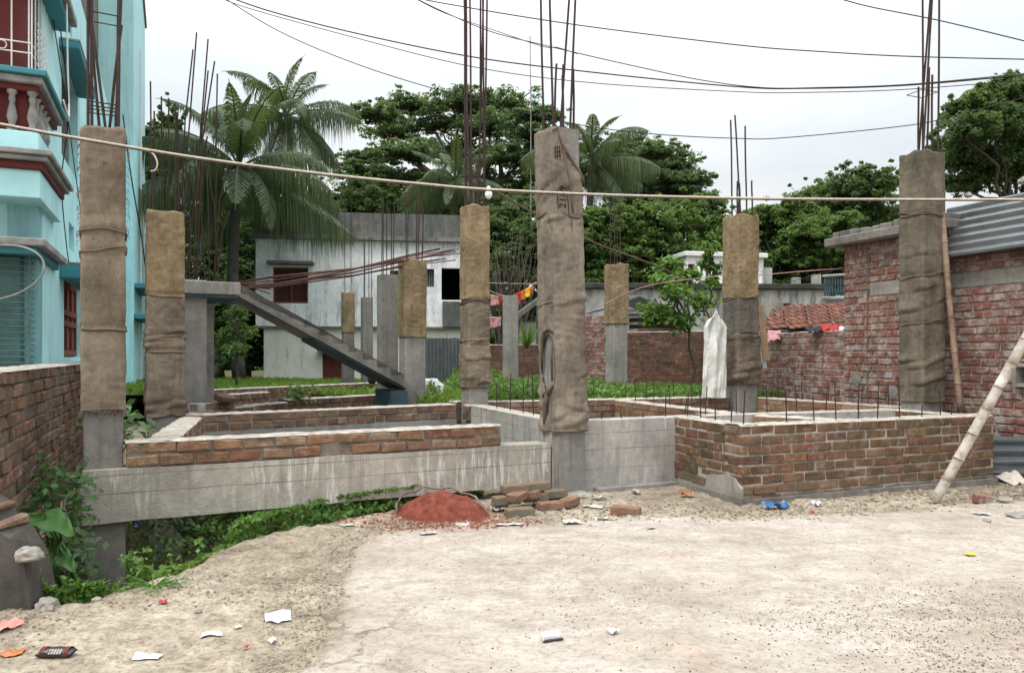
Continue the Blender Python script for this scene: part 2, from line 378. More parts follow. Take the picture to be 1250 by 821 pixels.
MT['dark_wrap'] = m_plain('black_foil', (.03, .022, .022), .3, .4, 15, .2, .6)
MT['yellow_plastic'] = m_plain('yellow_wrapper', (.70, .50, .03), .5, .15, 15, .1)
MT['red_cloth'] = m_plain('red_cloth', (.42, .035, .035), .9, .2, 12, .2)
MT['yellow_cloth'] = m_plain('yellow_cloth', (.72, .48, .04), .9, .2, 12, .2)
MT['orange_cloth'] = m_plain('orange_cloth', (.55, .14, .04), .9, .2, 12, .2)
MT['pink_cloth'] = m_plain('faded_pink_cloth', (.48, .25, .24), .9, .25, 14, .2)
MT['dark_cloth'] = m_plain('dark_cloth', (.03, .032, .045), .9, .3, 14, .2)
MT['tile'] = m_brick('roof_tile', [(.20, .085, .065), (.17, .07, .055), (.14, .065, .052), (.24, .12, .09)], .4, .1, .25)
MT['dust'] = m_plain('red_brick_dust', (.215, .066, .046), 1.0, .55, 17, 1.0, .05)
MT['stone'] = m_plain('rubble_stone', (.30, .275, .24), .95, .4, 7, .5)
MT['bark'] = m_plain('bark', (.085, .068, .055), .95, .4, 4, .6)
MT['palm_bark'] = m_plain('palm_bark', (.075, .066, .055), .95, .4, 5, .6)
MT['ink'] = m_plain('black_marker', (.012, .011, .012), .9, .1, 10, 0)
MT['lf_rain'] = m_leaf('rain_tree_leaf', [(.052, .100, .058), (.082, .15, .080), (.118, .20, .105)], .6, .45)
MT['lf_dark'] = m_leaf('dark_leaf', [(.040, .082, .040), (.068, .126, .054), (.108, .18, .072)], .5, .4)
MT['lf_mid'] = m_leaf('mid_green_leaf', [(.055, .11, .032), (.092, .17, .048), (.14, .235, .07)], .5, .4)
MT['lf_bright'] = m_leaf('bright_leaf', [(.07, .16, .03), (.11, .23, .045), (.15, .29, .07)], .45, .4)
MT['lf_palm'] = m_leaf('palm_leaf', [(.030, .056, .026), (.055, .090, .038), (.115, .14, .058)], .5, .25)
MT['lf_weed'] = m_leaf('weed_leaf', [(.07, .145, .036), (.115, .22, .05), (.17, .30, .07)], .5, .35)
MT['lf_ditch'] = m_leaf('undergrowth_leaf', [(.035, .085, .03), (.06, .135, .04), (.10, .20, .055)], .45, .3)
MT['lf_grass'] = m_leaf('grass_blade', [(.12, .22, .03), (.19, .32, .05), (.27, .42, .09)], .6, .45)
MT['lf_taro'] = m_leaf('taro_leaf', [(.075, .17, .05), (.11, .23, .07)], .4, .35)
MT['lf_dry'] = m_leaf('dry_litter', [(.22, .17, .11), (.34, .28, .20), (.16, .11, .07), (.42, .37, .30)], .9, .1)

# ------------------------------------------------------------------ ground
CREST = [(-2.62, 4.10), (-2.28, 4.50), (-2.06, 4.95), (-1.93, 5.45), (-1.66, 6.0), (-1.2, 6.42), (-.62, 6.78)]
DITCH = CREST+[(-.3, 7.1), (-.35, 9.4), (-3.6, 9.6), (-5.2, 9.6), (-3.1, 4.5)]
def poly_sd(px, py, P):                 # positive inside
    P = np.array(P); ins = np.zeros(px.shape, bool); dm = np.full(px.shape, 1e9)
    for i in range(len(P)):
        a = P[i]; b = P[(i+1) % len(P)]
        c = ((a[1] > py) != (b[1] > py)) & (px < (b[0]-a[0])*(py-a[1])/(b[1]-a[1]+1e-12)+a[0]); ins ^= c
        ab = b-a; t = np.clip(((px-a[0])*ab[0]+(py-a[1])*ab[1])/(ab@ab), 0, 1)
        dm = np.minimum(dm, np.hypot(px-a[0]-t*ab[0], py-a[1]-t*ab[1]))
    return np.where(ins, dm, -dm)
sst = lambda a, b, x: (lambda t: t*t*(3-2*t))(np.clip((x-a)/(b-a), 0, 1))
SLAB = [(-.80, 2.0), (-.86, 3.2), (-.94, 4.0), (-1.02, 4.7), (-1.10, 5.3), (-1.0, 5.72), (-.6, 5.95), (.2, 6.08), (1.2, 6.25), (1.9, 6.2), (3.2, 6.55), (5.2, 7.1), (9, 8.2), (9, 1.5)]
def ground_z(x, y, full=False):
    x = np.asarray(x, float); y = np.asarray(y, float)
    far = sst(60, 12, np.hypot(x, y))
    z = (vnoise(x, y, .45, 2)*.035+vnoise(x, y, 2.6, 3)*.012)*far
    wob = vnoise(x, y, 1.3, 3)*.16
    sl = poly_sd(x+vnoise(x, y, 3.1, 2)*.10, y+vnoise(x+9, y, 2.3, 2)*.12, SLAB)
    slab = sst(-.03, .05, sl)
    z = z*(1-.6*slab)+slab*.026
    rough = (1-slab)*sst(12, 8, np.hypot(x, y))
    z = z+rough*(np.abs(vnoise(x, y, 8, 3))*.030+vnoise(x, y, 22, 2)*.006)+slab*(vnoise(x, y, 17, 3)*.0035+vnoise(x, y, 5, 2)*.006)*far
    d = poly_sd(x+wob, y+vnoise(x+4, y+7, 1.6, 3)*.16, DITCH)
    z = z+.015*np.exp(-((d+.18)/.22)**2)-.80*sst(-.04, .42, d)+np.exp(-(((x+1.75)/.5)**2+((y-5.6)/.45)**2))*.02
    # broken paving strip beside the slab edge
    cr = np.exp(-((sl-.06)/.30)**2)*sst(4.7, 3.9, y)*sst(12, 9, np.hypot(x, y))
    return (z, slab, d, cr) if full else z
def gzs(x, y): return float(ground_z(np.array([x]), np.array([y]))[0])
def axis(lo, hi, step, far, k=1.28):
    a = list(np.arange(lo, hi+1e-6, step)); s = step; v = hi
    while v < far: s *= k; v += s; a.append(v)
    s = step; v = lo; pre = []
    while v > -far: s *= k; v -= s; pre.append(v)
    return np.array(pre[::-1]+a)
gx = axis(-4.2, 6.2, .024, 900); gy = axis(2.3, 8.6, .024, 900)
X, Y = np.meshgrid(gx, gy); Z, slab, dd, cr = ground_z(X, Y, True)
me = bpy.data.meshes.new('ground'); nx, ny = len(gx), len(gy)
V = np.stack([X, Y, Z], -1).reshape(-1, 3)
idx = np.arange(nx*ny).reshape(ny, nx)
Q = np.stack([idx[:-1, :-1], idx[:-1, 1:], idx[1:, 1:], idx[1:, :-1]], -1).reshape(-1, 4)
me.vertices.add(len(V)); me.vertices.foreach_set('co', V.astype(np.float32).ravel())
me.loops.add(Q.size); me.loops.foreach_set('vertex_index', Q.astype(np.int32).ravel())
me.polygons.add(len(Q)); me.polygons.foreach_set('loop_start', np.arange(0, Q.size, 4, dtype=np.int32))
me.update(calc_edges=True)
slabc = np.clip(sst(-.07, .10, poly_sd(X+vnoise(X, Y, 2.2, 4)*.22, Y+vnoise(X+5, Y, 1.7, 4)*.30, SLAB)), 0, 1)
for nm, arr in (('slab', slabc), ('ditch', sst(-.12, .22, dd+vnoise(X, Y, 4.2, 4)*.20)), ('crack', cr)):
    at_ = me.attributes.new(nm, 'FLOAT', 'POINT'); at_.data.foreach_set('value', arr.astype(np.float32).ravel())
me.polygons.foreach_set('use_smooth', [True]*len(me.polygons))
m, nt, b = new_mat('dusty_ground', .97, .1); co = objco(nt)
A = lambda n: N(nt, 'ShaderNodeAttribute', attribute_name=n).outputs['Fac']
n1 = noise(nt, co, .9, 6, .65); n2 = noise(nt, co, 6, 6, .7); n3 = noise(nt, co, 38, 5, .75)
soil = ramp(nt, n1, [(.30, (.21, .175, .135)), (.5, (.345, .30, .24)), (.70, (.46, .415, .345))])
soil = mixc(nt, .8, soil, ramp(nt, n2, [(.3, (.50, .46, .42)), (.62, (1.12, 1.1, 1.05))]), 'MULTIPLY')
soil = mixc(nt, .7, soil, ramp(nt, noise(nt, co, 27, 8, .85), [(.40, (.34, .30, .27)), (.53, (1.1, 1.1, 1.08))]), 'MULTIPLY')
conc = ramp(nt, n1, [(.28, (.34, .295, .25)), (.5, (.44, .395, .35)), (.72, (.52, .48, .435))])
conc = mixc(nt, .5, conc, ramp(nt, n2, [(.28, (.60, .56, .52)), (.6, (1.05, 1.05, 1.03))]), 'MULTIPLY')
conc = mixc(nt, .6, conc, ramp(nt, noise(nt, co, 30, 8, .85), [(.38, (.46, .42, .38)), (.52, (1.06, 1.06, 1.05))]), 'MULTIPLY')
conc = mixc(nt, .5, conc, ramp(nt, noise(nt, mapping(nt, co, (1, 2.2, 1), (7, 2, 0)), 2.1, 6, .75), [(.36, (.66, .61, .56)), (.56, (1.06, 1.06, 1.05))]), 'MULTIPLY')
pk = noise(nt, mapping(nt, co, (1, 1, 1), (4, 8, 0)), 1.1, 3, .6)
conc = mixc(nt, mth(nt, 'MULTIPLY', ramp(nt, pk, [(.60, 0.0), (.74, 1.0)]), .28), conc, (.46, .30, .21))
ng = noise(nt, mapping(nt, co, (1, 1, 1), (1, 3, 0)), .75, 4, .6)
sepx = N(nt, 'ShaderNodeSeparateXYZ', {0: co})
grit_zone = mth(nt, 'MULTIPLY', ramp(nt, ng, [(.40, 0.0), (.60, 1.0)]), ramp(nt, noise(nt, co, 24, 4, .8), [(.50, 0.0), (.60, 1.0)]))
corner = mth(nt, 'ADD', mth(nt, 'MULTIPLY', sepx.outputs[0], .42), mth(nt, 'MULTIPLY', sepx.outputs[1], -.55))
corner = mth(nt, 'MULTIPLY', ramp(nt, mth(nt, 'ADD', mth(nt, 'ADD', corner, 1.55), mth(nt, 'MULTIPLY_ADD', n1, 1.3, -.65)), [(.2, 0.0), (.9, 1.0)]), ramp(nt, noise(nt, co, 13, 6, .8), [(.40, 0.0), (.60, 1.0)]))
conc = mixc(nt, mth(nt, 'MULTIPLY', grit_zone, .6), conc, (.25, .20, .16))
conc = mixc(nt, mth(nt, 'MULTIPLY', corner, .6), conc, (.22, .18, .145))
col = mixc(nt, A('slab'), soil, conc)
hd = N(nt, 'ShaderNodeVectorMath', {0: co, 1: (-.56, 6.28, 0)}, operation='DISTANCE').outputs['Value']
spill = mth(nt, 'ADD', mth(nt, 'MULTIPLY_ADD', hd, -1.25, .95), mth(nt, 'MULTIPLY_ADD', noise(nt, co, 5, 6, .75), 1.1, -.6))
col = mixc(nt, mth(nt, 'MULTIPLY', ramp(nt, spill, [(.05, 0.0), (.55, 1.0)]), .7), col, (.21, .085, .06))
col = mixc(nt, mth(nt, 'MULTIPLY', ramp(nt, n3, [(.60, 0.0), (.70, 1.0)]), .35), col, (.16, .125, .095))
vor = N(nt, 'ShaderNodeTexVoronoi', {'Vector': mixc(nt, .24, co, noise(nt, co, 3.4, 6, .75, 1)), 'Scale': 4.1}, feature='DISTANCE_TO_EDGE').outputs[0]
crk = mth(nt, 'MULTIPLY', mth(nt, 'MULTIPLY', ramp(nt, vor, [(.0, 1.0), (.05, 0.0)]), A('crack')), ramp(nt, noise(nt, co, 2.6, 5, .7), [(.42, 0.0), (.58, 1.0)]))
col = mixc(nt, mth(nt, 'MINIMUM', mth(nt, 'MULTIPLY', crk, 1.0), .7), col, (.11, .085, .065))
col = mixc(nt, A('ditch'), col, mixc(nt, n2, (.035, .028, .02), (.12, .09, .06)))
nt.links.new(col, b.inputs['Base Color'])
h = mth(nt, 'SUBTRACT', mth(nt, 'ADD', n2, mth(nt, 'MULTIPLY', n3, .8)), mth(nt, 'MULTIPLY', crk, 1.5))
set_bump(nt, b, h, .55, .02)
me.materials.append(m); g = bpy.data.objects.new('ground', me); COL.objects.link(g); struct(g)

# filled garden soil behind the plinth (raised ground)
def garden_z(x, y): return .66-.014*np.clip(np.asarray(y, float)-10, 0, 40)+vnoise(x, y, .8, 3)*.05
ga = np.linspace(-34, 34, 180); gb = np.linspace(0, 1, 120)**1.6*70+9.0
GX, GY = np.meshgrid(ga, gb)
GX = GX*(.35+GY/60)                      # widens away from the plot
keep = garden_z(GX, GY)
# the garden starts behind the second row of columns
lim = np.interp(GX, [-30, -9, -2.6, -1.25, -.5, 3.6, 30], [14.6, 14.6, 14.9, 11.2, 10.3, 11.75, 19.0])
GY2 = np.maximum(GY, lim)
mb = MB(); n0, n1_ = GX.shape[1], GX.shape[0]
mb.v = np.stack([GX, GY2, garden_z(GX, GY2)], -1).reshape(-1, 3).tolist()
mb.f = [(j*n0+i, j*n0+i+1, (j+1)*n0+i+1, (j+1)*n0+i) for j in range(n1_-1) for i in range(n0-1)]
MT['garden'] = m_plain('garden_soil', (.085, .085, .04), 1, .5, 3, .5, .05)
struct(mb.build('garden_soil', MT['garden'], smooth=True))

# ------------------------------------------------------------------ brickwork
def brick_rows(mb, fr, t0, t1, z0, z1, th, seed, bl=.25, ch=.088, gap=.012, jit=.006, n=0.0, skip=None, hdr=None, header_row=False):
    r = random.Random(seed); k = max(1, round((z1-z0)/ch)); ch = (z1-z0)/k
    for c in range(k):
        za = z0+c*ch+gap*.5; zb = z0+(c+1)*ch-gap*.5; L = bl
        if hdr and c in hdr or header_row: L = bl*.5
        t = t0-(L*.5 if c % 2 else 0)-r.random()*.02
        while t < t1-.01:
            l = L*(.92+.14*r.random()); a = max(t, t0)+gap*.5; e = min(t+l, t1)-gap*.5; t += l
            if e-a < .03: continue
            if skip and skip((a+e)/2, (za+zb)/2): continue
            dn = r.uniform(-jit, jit); j = lambda: r.uniform(-jit, jit)*.6
            P = [fr.p(a+j(), n+dn+j(), za+j()), fr.p(e+j(), n+dn+j(), za+j()), fr.p(e+j(), n-th, za), fr.p(a+j(), n-th, za),
                 fr.p(a+j(), n+dn+j(), zb+j()), fr.p(e+j(), n+dn+j(), zb+j()), fr.p(e+j(), n-th, zb+j()), fr.p(a+j(), n-th, zb+j())]
            mb.hexa(P)
def cap_strip(mb, fr, t0, t1, n0, n1, z, r, step=.06, h=.012):
    k = max(2, int((t1-t0)/step)); prev = None
    for i in range(k+1):
        t = t0+(t1-t0)*i/k
        a = fr.p(t, n0+r.uniform(-.014, .010), z-.004); d = fr.p(t, n1+r.uniform(-.010, .014), z-.004)
        q = n0+(n1-n0)*.33
        b_ = fr.p(t, n0+(n1-n0)*.2, z+h*r.uniform(.3, 1.2)); c_ = fr.p(t, n0+(n1-n0)*.8, z+h*r.uniform(.3, 1.2))
        cur = (a, b_, c_, d)
        if prev:
            for s in range(3): mb.add([prev[s], cur[s], cur[s+1], prev[s+1]], [(0, 1, 2, 3)])
        prev = cur
def brick_wall(name, label, cat, A, B, z0, z1, th, bm, mm='mortar', seed=1, cap=None, group=None, skip=None, bevel=.006, core_z1=None, **kw):
    fr = Fr(A, Vector(B[:2])-Vector(A[:2])); L = (Vector(B[:2])-Vector(A[:2])).length
    root = thing(name, label, cat, (A[0], A[1], z0), group)
    mb = MB(); brick_rows(mb, fr, 0, L, z0, z1, th, seed, skip=skip, **kw); bo_ = mb.build('brickwork', MT[bm], root, bevel=bevel)
    if bevel >= .010: bo_.modifiers['bevel'].segments = 2
    mo = MB(); rr = random.Random(seed)
    if skip is None:
        fr.box(mo, .012, L-.012, -th+.008, -.012, z0, (core_z1 or z1)-.002)
    else:
        k = round(L/.12); kz = round((z1-z0)/.088)
        for i in range(k):
            for j in range(kz):
                a, e = L*i/k, L*(i+1)/k; c, d = z0+(z1-z0)*j/kz, z0+(z1-z0)*(j+1)/kz
                if not skip((a+e)/2, (c+d)/2): fr.box(mo, a, e, -th+.008, -.010, c, d-.002)
    mo.build('mortar', MT[mm], root)
    if cap:
        cm = MB(); cap_strip(cm, fr, 0, L, 0.0, -th, z1, rr); cm.build('mortar_bed', MT[cap], root)
    return root, fr, L
def starter_bars(root, fr, ts, n, z, hs, r=.006, mat='rust'):
    for t, h in zip(ts, hs):
        p = fr.p(t, n, z-.03); lean = Vector((rnd.uniform(-.02, .02), rnd.uniform(-.02, .02), 0))
        mb = MB(); mb.tube([p, p+lean*.5+Vector((0, 0, h*.5)), p+lean+Vector((0, 0, h))], r, 6); mb.build('starter_bar', MT[mat], root)

u28 = Vector((math.cos(R(28)), math.sin(R(28))))
# --- front grade beam of the left bay with its two courses of brick
A_, B_ = Vector((-3.12, 5.53)), Vector((.37, 7.29))
frB = Fr(A_, B_-A_); LB = (B_-A_).length
root = thing('grade_beam', 'long grey streaked concrete beam bridging the leafy ditch', 'beam', (A_.x, A_.y, .1))
mb = MB(); K = 60
ring = []
for i in range(K+1):
    t = LB*i/K; w = lambda s: float(vnoise(t*2.1+s, s*3.3, 1.0, 3))*.010
    lo = .115-.10*i/K*0; ring.append([frB.p(t, w(1)*.6, lo+w(2)), frB.p(t, w(3)*.6, .505+w(4)*.8), frB.p(t, -.26, .505+w(5)*.8), frB.p(t, -.26, lo+w(6))])
for i in range(K):
    a, b_ = ring[i], ring[i+1]
    for s in range(4): mb.add([a[s], b_[s], b_[(s+1) % 4], a[(s+1) % 4]], [(0, 1, 2, 3)])
mb.add(ring[0], [(0, 1, 2, 3)]); mb.add(ring[-1], [(3, 2, 1, 0)])
mb.build('cast_beam', MT['beam'], root)
bt0, bt1 = frB.t(153), frB.t(613)
bw, frw, Lw = brick_wall('brick_course_wall', 'low two course orange brick wall on the front concrete beam', 'brick wall', frB.p(bt0, -.004, 0), frB.p(bt1, -.004, 0), .508, .695, .235, 'brick_new', seed=4, cap='mortar_cap', ch=.093, bevel=.012, gap=.015, jit=.010, mm='mortar_deep')

# --- left return wall L1 -> L2
brick_wall('brick_course_wall', 'narrow brick wall running back from the tall left column to the second left column', 'brick wall', (-3.50, 8.0), (-2.80, 5.74), .15, .69, .24, 'brick_new', seed=6, cap='mortar_cap')
# --- second row beam L2 -> M with bricks
A2, B2 = Vector((-3.62, 7.98)), Vector((-.72, 9.93))
r2 = thing('grade_beam', 'second pale grey beam crossing behind the front brick courses', 'beam', (A2.x, A2.y, .0))
fr2 = Fr(A2, B2-A2); L2 = (B2-A2).length; mb = MB(); fr2.box(mb, 0, L2, -.25, .0, -.2, .52); mb.build('cast_beam', MT['concrete'], r2)
brick_wall('brick_course_wall', 'mossy two course brick wall on the second beam behind the front courses', 'brick wall', fr2.p(.02, -.004, 0), fr2.p(L2, -.004, 0), .523, .705, .235, 'brick_old', seed=8, cap='mortar_cap', ch=.091, hdr=(0,))
# --- plinth C -> M and C -> box
PC = Vector((.52, 7.42)); PM = Vector((-.50, 10.2)); PR2 = Vector((4.87, 9.05)); PR1 = Vector((3.45, 11.5))
rt = thing('plinth_wall', 'pale concrete plinth wall running back from the central wrapped column', 'plinth', (.3, 7.5, 0))
frc = Fr((-.62, 10.05), Vector((.36, 7.52))-Vector((-.62, 10.05))); Lc = (Vector((.36, 7.52))-Vector((-.62, 10.05))).length
mb = MB(); frc.box(mb, .25, Lc, -.24, 0, -.05, .70); mb.build('plinth_face', MT['beam_pale'], rt)
mb = MB(); cap_strip(mb, frc, .25, Lc, 0, -.24, .70, random.Random(3), h=.006); mb.build('mortar_bed', MT['mortar_cap'], rt)
starter_bars(rt, frc, [.9, 1.35, 1.75, 2.05, 2.3, 2.5], -.12, .70, [.34, .46, .40, .50, .25, .30])
brick_wall('brick_stub', 'short mossy brick stub at the foot of the middle wrapped column', 'brick wall', (-.66, 10.08), (-.55, 9.80), .5, .69, .24, 'brick_old', seed=9, cap='mortar_cap')
rt = thing('plinth_wall', 'pale concrete plinth wall between central column and weathered brick box', 'plinth', (.38, 7.3, 0))
frd = Fr((.385, 7.30), Vector((1.98, 7.98))-Vector((.385, 7.30))); Ld = (Vector((1.98, 7.98))-Vector((.385, 7.30))).length
mb = MB(); K = 24; ring = []
for i in range(K+1):
    t = Ld*i/K; w = lambda s: float(vnoise(t*2.6+s, s*2.3, 1.0, 3))*.008
    ring.append([frd.p(t, w(1), -.2), frd.p(t, w(3), .705+w(4)*.6), frd.p(t, -.25, .705+w(5)*.6), frd.p(t, -.25, -.2)])
for i in range(K):
    a, b_ = ring[i], ring[i+1]
    for s in range(4): mb.add([a[s], b_[s], b_[(s+1) % 4], a[(s+1) % 4]], [(0, 1, 2, 3)])
mb.add(ring[0], [(0, 1, 2, 3)]); mb.add(ring[-1], [(3, 2, 1, 0)])
mb.build('plinth_face', MT['beam_pale'], rt)
mb = MB(); frd.box(mb, .45, Ld+.05, 0.0, .11, -.1, .055); mb.build('footing', MT['concrete'], rt)
starter_bars(rt, frd, [.62, .85, 1.1, 1.38, 1.62], -.13, .70, [.10, .14, .08, .27, .22])

# --- weathered brick box at the right front
BA = Vector((2.04, 6.79)); BB = Vector((5.07, 8.0)); BL = Vector((1.66, 7.90))
bx, frx, Lx = brick_wall('brick_foundation', 'knee high weathered brick wall along the dirt yard, long right front', 'brick wall', BA, BB, .0, .715, .25, 'brick_box', seed=11, cap='mortar_cap', ch=.0885, bevel=.010, gap=.015, jit=.009)
starter_bars(bx, frx, [.12, .62, .95, 1.22, 1.5, 1.75, 2.05, 2.35, 2.62, 2.78], -.12, .715, [.34, .34, .27, .40, .30, .30, .42, .16, .30, .34])
mb = MB(); frx.box(mb, .0, Lx, -.03, .035, -.15, .06); mb.build('plaster_footing', MT['concrete_old'], bx)
bl_, frl, Ll = brick_wall('brick_foundation', 'short weathered brick return wall meeting the pale plinth', 'brick wall', BL, BA-(BA-BL).normalized()*.035, .0, .712, .24, 'brick_box', seed=12, cap='mortar_cap', ch=.0885, bevel=.010, gap=.015, jit=.009)
starter_bars(bl_, frl, [.10, .35, .6, .85], -.12, .712, [.28, .33, .22, .2])
mb = MB(); frl.box(mb, .0, Ll+.070, -.03, .032, -.15, .075); mb.build('plaster_footing', MT['concrete_old'], bl_)
mb = MB(); pts = [(.62, .05), (Ll+.045, .05), (Ll+.045, .16), (Ll-.05, .24), (Ll-.16, .26), (.66, .21)]
mb.add([frl.p(a, .014, z) for a, z in pts]+[frl.p(a, -.02, z) for a, z in pts], [tuple(range(6))]+[(i, i+6, (i+1) % 6+6, (i+1) % 6) for i in range(6)])
mb.build('plaster_patch', MT['concrete'], bl_)
rr_, frr, Lr = brick_wall('brick_foundation', 'brick return wall at the right end beside the red brick building', 'brick wall', BB-Vector((.012, -.03)), Vector((4.62, 9.3)), .0, .70, .24, 'brick_box', seed=13, cap='mortar_cap', ch=.0885)
# inner walls
frm = Fr((1.75, 8.02), PR2-Vector((1.75, 8.02))); Lm = (PR2-Vector((1.75, 8.02))).length
rt = thing('plinth_wall', 'grey concrete inner plinth wall leading to the right front column', 'plinth', (1.75, 8.02, 0))
mb = MB(); frm.box(mb, .3, Lm, -.24, 0, .0, .70); mb.build('plinth_face', MT['beam_pale'], rt)
mb = MB(); cap_strip(mb, frm, .3, Lm, 0, -.24, .70, random.Random(5), h=.008); mb.build('mortar_bed', MT['mortar_cap'], rt)
starter_bars(rt, frm, [.4, .8, 1.2, 1.6, 2.0, 2.45, 2.75], -.12, .70, [.34, .30, .38, .33, .3, .36, .38])
frm2 = Fr((-.40, 10.25), PR1-Vector((-.40, 10.25))); Lm2 = (PR1-Vector((-.40, 10.25))).length
w3, f3, l3 = brick_wall('brick_course_wall', 'dark mossy brick edging between the garden and the plinth bays', 'brick wall', (-.32, 10.28), PR1, .30, .715, .24, 'brick_old', seed=14, cap='mortar_cap', mm='mortar_dark', bevel=0)
starter_bars(w3, f3, [.35, .6, 1.05, 1.3, 1.6, 2.1, 2.45, 2.9, 3.2, 3.5], -.12, .70, [.35, .46, .34, .3, .34, .30, .36, .32, .3, .36])
w4, f4, l4 = brick_wall('brick_course_wall', 'inner orange brick wall crossing the bay right of the central column', 'brick wall', (1.46, 10.85), (2.35, 8.32), .30, .705, .24, 'brick_new', seed=15, cap='mortar_cap', bevel=0)
starter_bars(w4, f4, [.4, .9, 1.3, 1.8], -.12, .70, [.3, .36, .3, .33])
w5, f5, l5 = brick_wall('brick_course_wall', 'low inner brick partition inside the weathered brick box', 'brick wall', (2.62, 8.25), (3.35, 7.62), .2, .69, .22, 'brick_new', seed=16, cap='mortar_cap', bevel=0)
w6, f6, l6 = brick_wall('brick_course_wall', 'brick edging behind the right bays at the foot of the red brick wall', 'brick wall', (3.65, 11.35), (4.75, 9.25), .3, .71, .22, 'brick_new', seed=17, cap='mortar_cap', bevel=0)
starter_bars(w6, f6, [.3, .75, 1.2, 1.7, 2.1], -.1, .70, [.34, .3, .35, .3, .34])
# sand fill inside the bays
mb = MB()
for (P, z) in (([(.45, 7.55), (1.9, 8.1), (4.9, 9.1), (3.5, 11.5), (-.3, 10.3)], .44), ([(2.1, 6.95), (4.9, 8.05), (4.7, 9.0), (1.8, 8.0)], .36)):
    mb.add([(x, y, z) for x, y in P], [tuple(range(len(P)))])
MT['fill'] = m_plain('sand_fill', (.33, .30, .26), 1, .25, 4, .4)
struct(mb.build('sand_fill', MT['fill']))

# ------------------------------------------------------------------ columns
def burlap_mesh(mb, P, ang, w, d, z0, z1, seed, ties=(), folds=(), hole=None, hem=.012, lean=(0, 0), off=.014, amp=.008, ztop=None):
    # closed sleeve of cloth round a w x d column; P centre, folds: (z, amount, width, slope)
    rs = random.Random(seed); ca, sa = math.cos(ang), math.sin(ang); nz = max(8, int((z1-z0)/.013)); rc = .022
    per = []
    hw, hd = w/2+off, d/2+off
    for (cx, cy, a0) in ((hw-rc, -hd+rc, -90), (hw-rc, hd-rc, 0), (-hw+rc, hd-rc, 90), (-hw+rc, -hd+rc, 180)):
        for k in range(4):
            a = R(a0+30*k); per.append((cx+rc*math.cos(a), cy+rc*math.sin(a), math.cos(a), math.sin(a)))
        # points along the flat to the next corner
        nxt = {-90: ((hw, -hd+rc), (hw, hd-rc), (1, 0)), 0: ((hw-rc, hd), (-hw+rc, hd), (0, 1)), 90: ((-hw, hd-rc), (-hw, -hd+rc), (-1, 0)), 180: ((-hw+rc, -hd), (hw-rc, -hd), (0, -1))}[a0]
        for k in range(1, 16):
            f = k/16; per.append((nxt[0][0]+(nxt[1][0]-nxt[0][0])*f, nxt[0][1]+(nxt[1][1]-nxt[0][1])*f, *nxt[2]))
    n = len(per); o = len(mb.v); so = seed*3.17
    for j in range(nz+1):
        z = z0+(z1-z0)*j/nz
        for (x, y, nx_, ny_) in per:
            q = mnoise.noise(Vector((x*5+so, y*5, z*2.2))); q2 = mnoise.noise(Vector((x*13+so, y*13, z*6.0+so)))
            e = amp*(.9*q+.55*q2)
            q3 = mnoise.noise(Vector((x*9+y*5+so, y*9-x*4, z*13+so))); q4 = mnoise.noise(Vector((x*21+so, y*21, z*24-so)))
            e += amp*.75*(.35-abs(q3)*1.6)*(.5+.8*max(0, q+.4))+amp*.30*q4
            for (zf, am, wd, sl) in folds:
                zc = zf+sl*(x*1.0-y*.6)+.03*mnoise.noise(Vector((x*6+so, y*6, zf)))
                ag = min(1.35, max(.1, .62+1.7*mnoise.noise(Vector((x*4.2+zf*9+so, y*4.2-zf*5, zf*3.3))))); u = (z-zc)/wd; e += am*ag*(math.exp(-u*u) if u < 0 else math.exp(-(u/1.9)**2))-am*.5*ag*math.exp(-((u+1.3)/.55)**2)
            for zt in ties: 
                u = (z-zt)/.03; e -= .010*math.exp(-u*u)
            e = max(e, -off*.75)
            zz = z
            if j == 0: zz += hem*mnoise.noise(Vector((x*9+so, y*9, 1.0)))*2; e += .004
            if j == nz: zz += hem*mnoise.noise(Vector((x*8+so, y*8, 4.0)))*3.2; e -= .002
            lx, ly = x+nx_*e, y+ny_*e; s = (z-z0)
            mb.v.append((P[0]+lx*ca-ly*sa+lean[0]*s, P[1]+lx*sa+ly*ca+lean[1]*s, zz))
    for j in range(nz):
        for k in range(n):
            k2 = (k+1) % n
            if hole:
                x, y, _, _ = per[k]; z = z0+(z1-z0)*(j+.5)/nz
                if hole(x, y, z): continue
            mb.f.append((o+j*n+k, o+j*n+k2, o+(j+1)*n+k2, o+(j+1)*n+k))
def tie(mb, P, ang, w, d, z, seed, lean=(0, 0), z0=0, r=.008, off=.022, slope=.03):
    ca, sa = math.cos(ang), math.sin(ang); pts = []; hw, hd = w/2+off, d/2+off; k = 40; rs = random.Random(seed); ph = rs.random()*6
    for i in range(k+1):
        a = 2*math.pi*i/k; c, s_ = math.cos(a), math.sin(a); q = (abs(c)**10+abs(s_)**10)**(-.1)
        x, y = hw*c*q, hd*s_*q; zz = z+slope*math.sin(a+ph)+.010*math.sin(3*a+ph*2)
        pts.append((P[0]+x*ca-y*sa+lean[0]*(z-z0), P[1]+x*sa+y*ca+lean[1]*(z-z0), zz))
    mb.tube(pts, r, 6, cap=False)
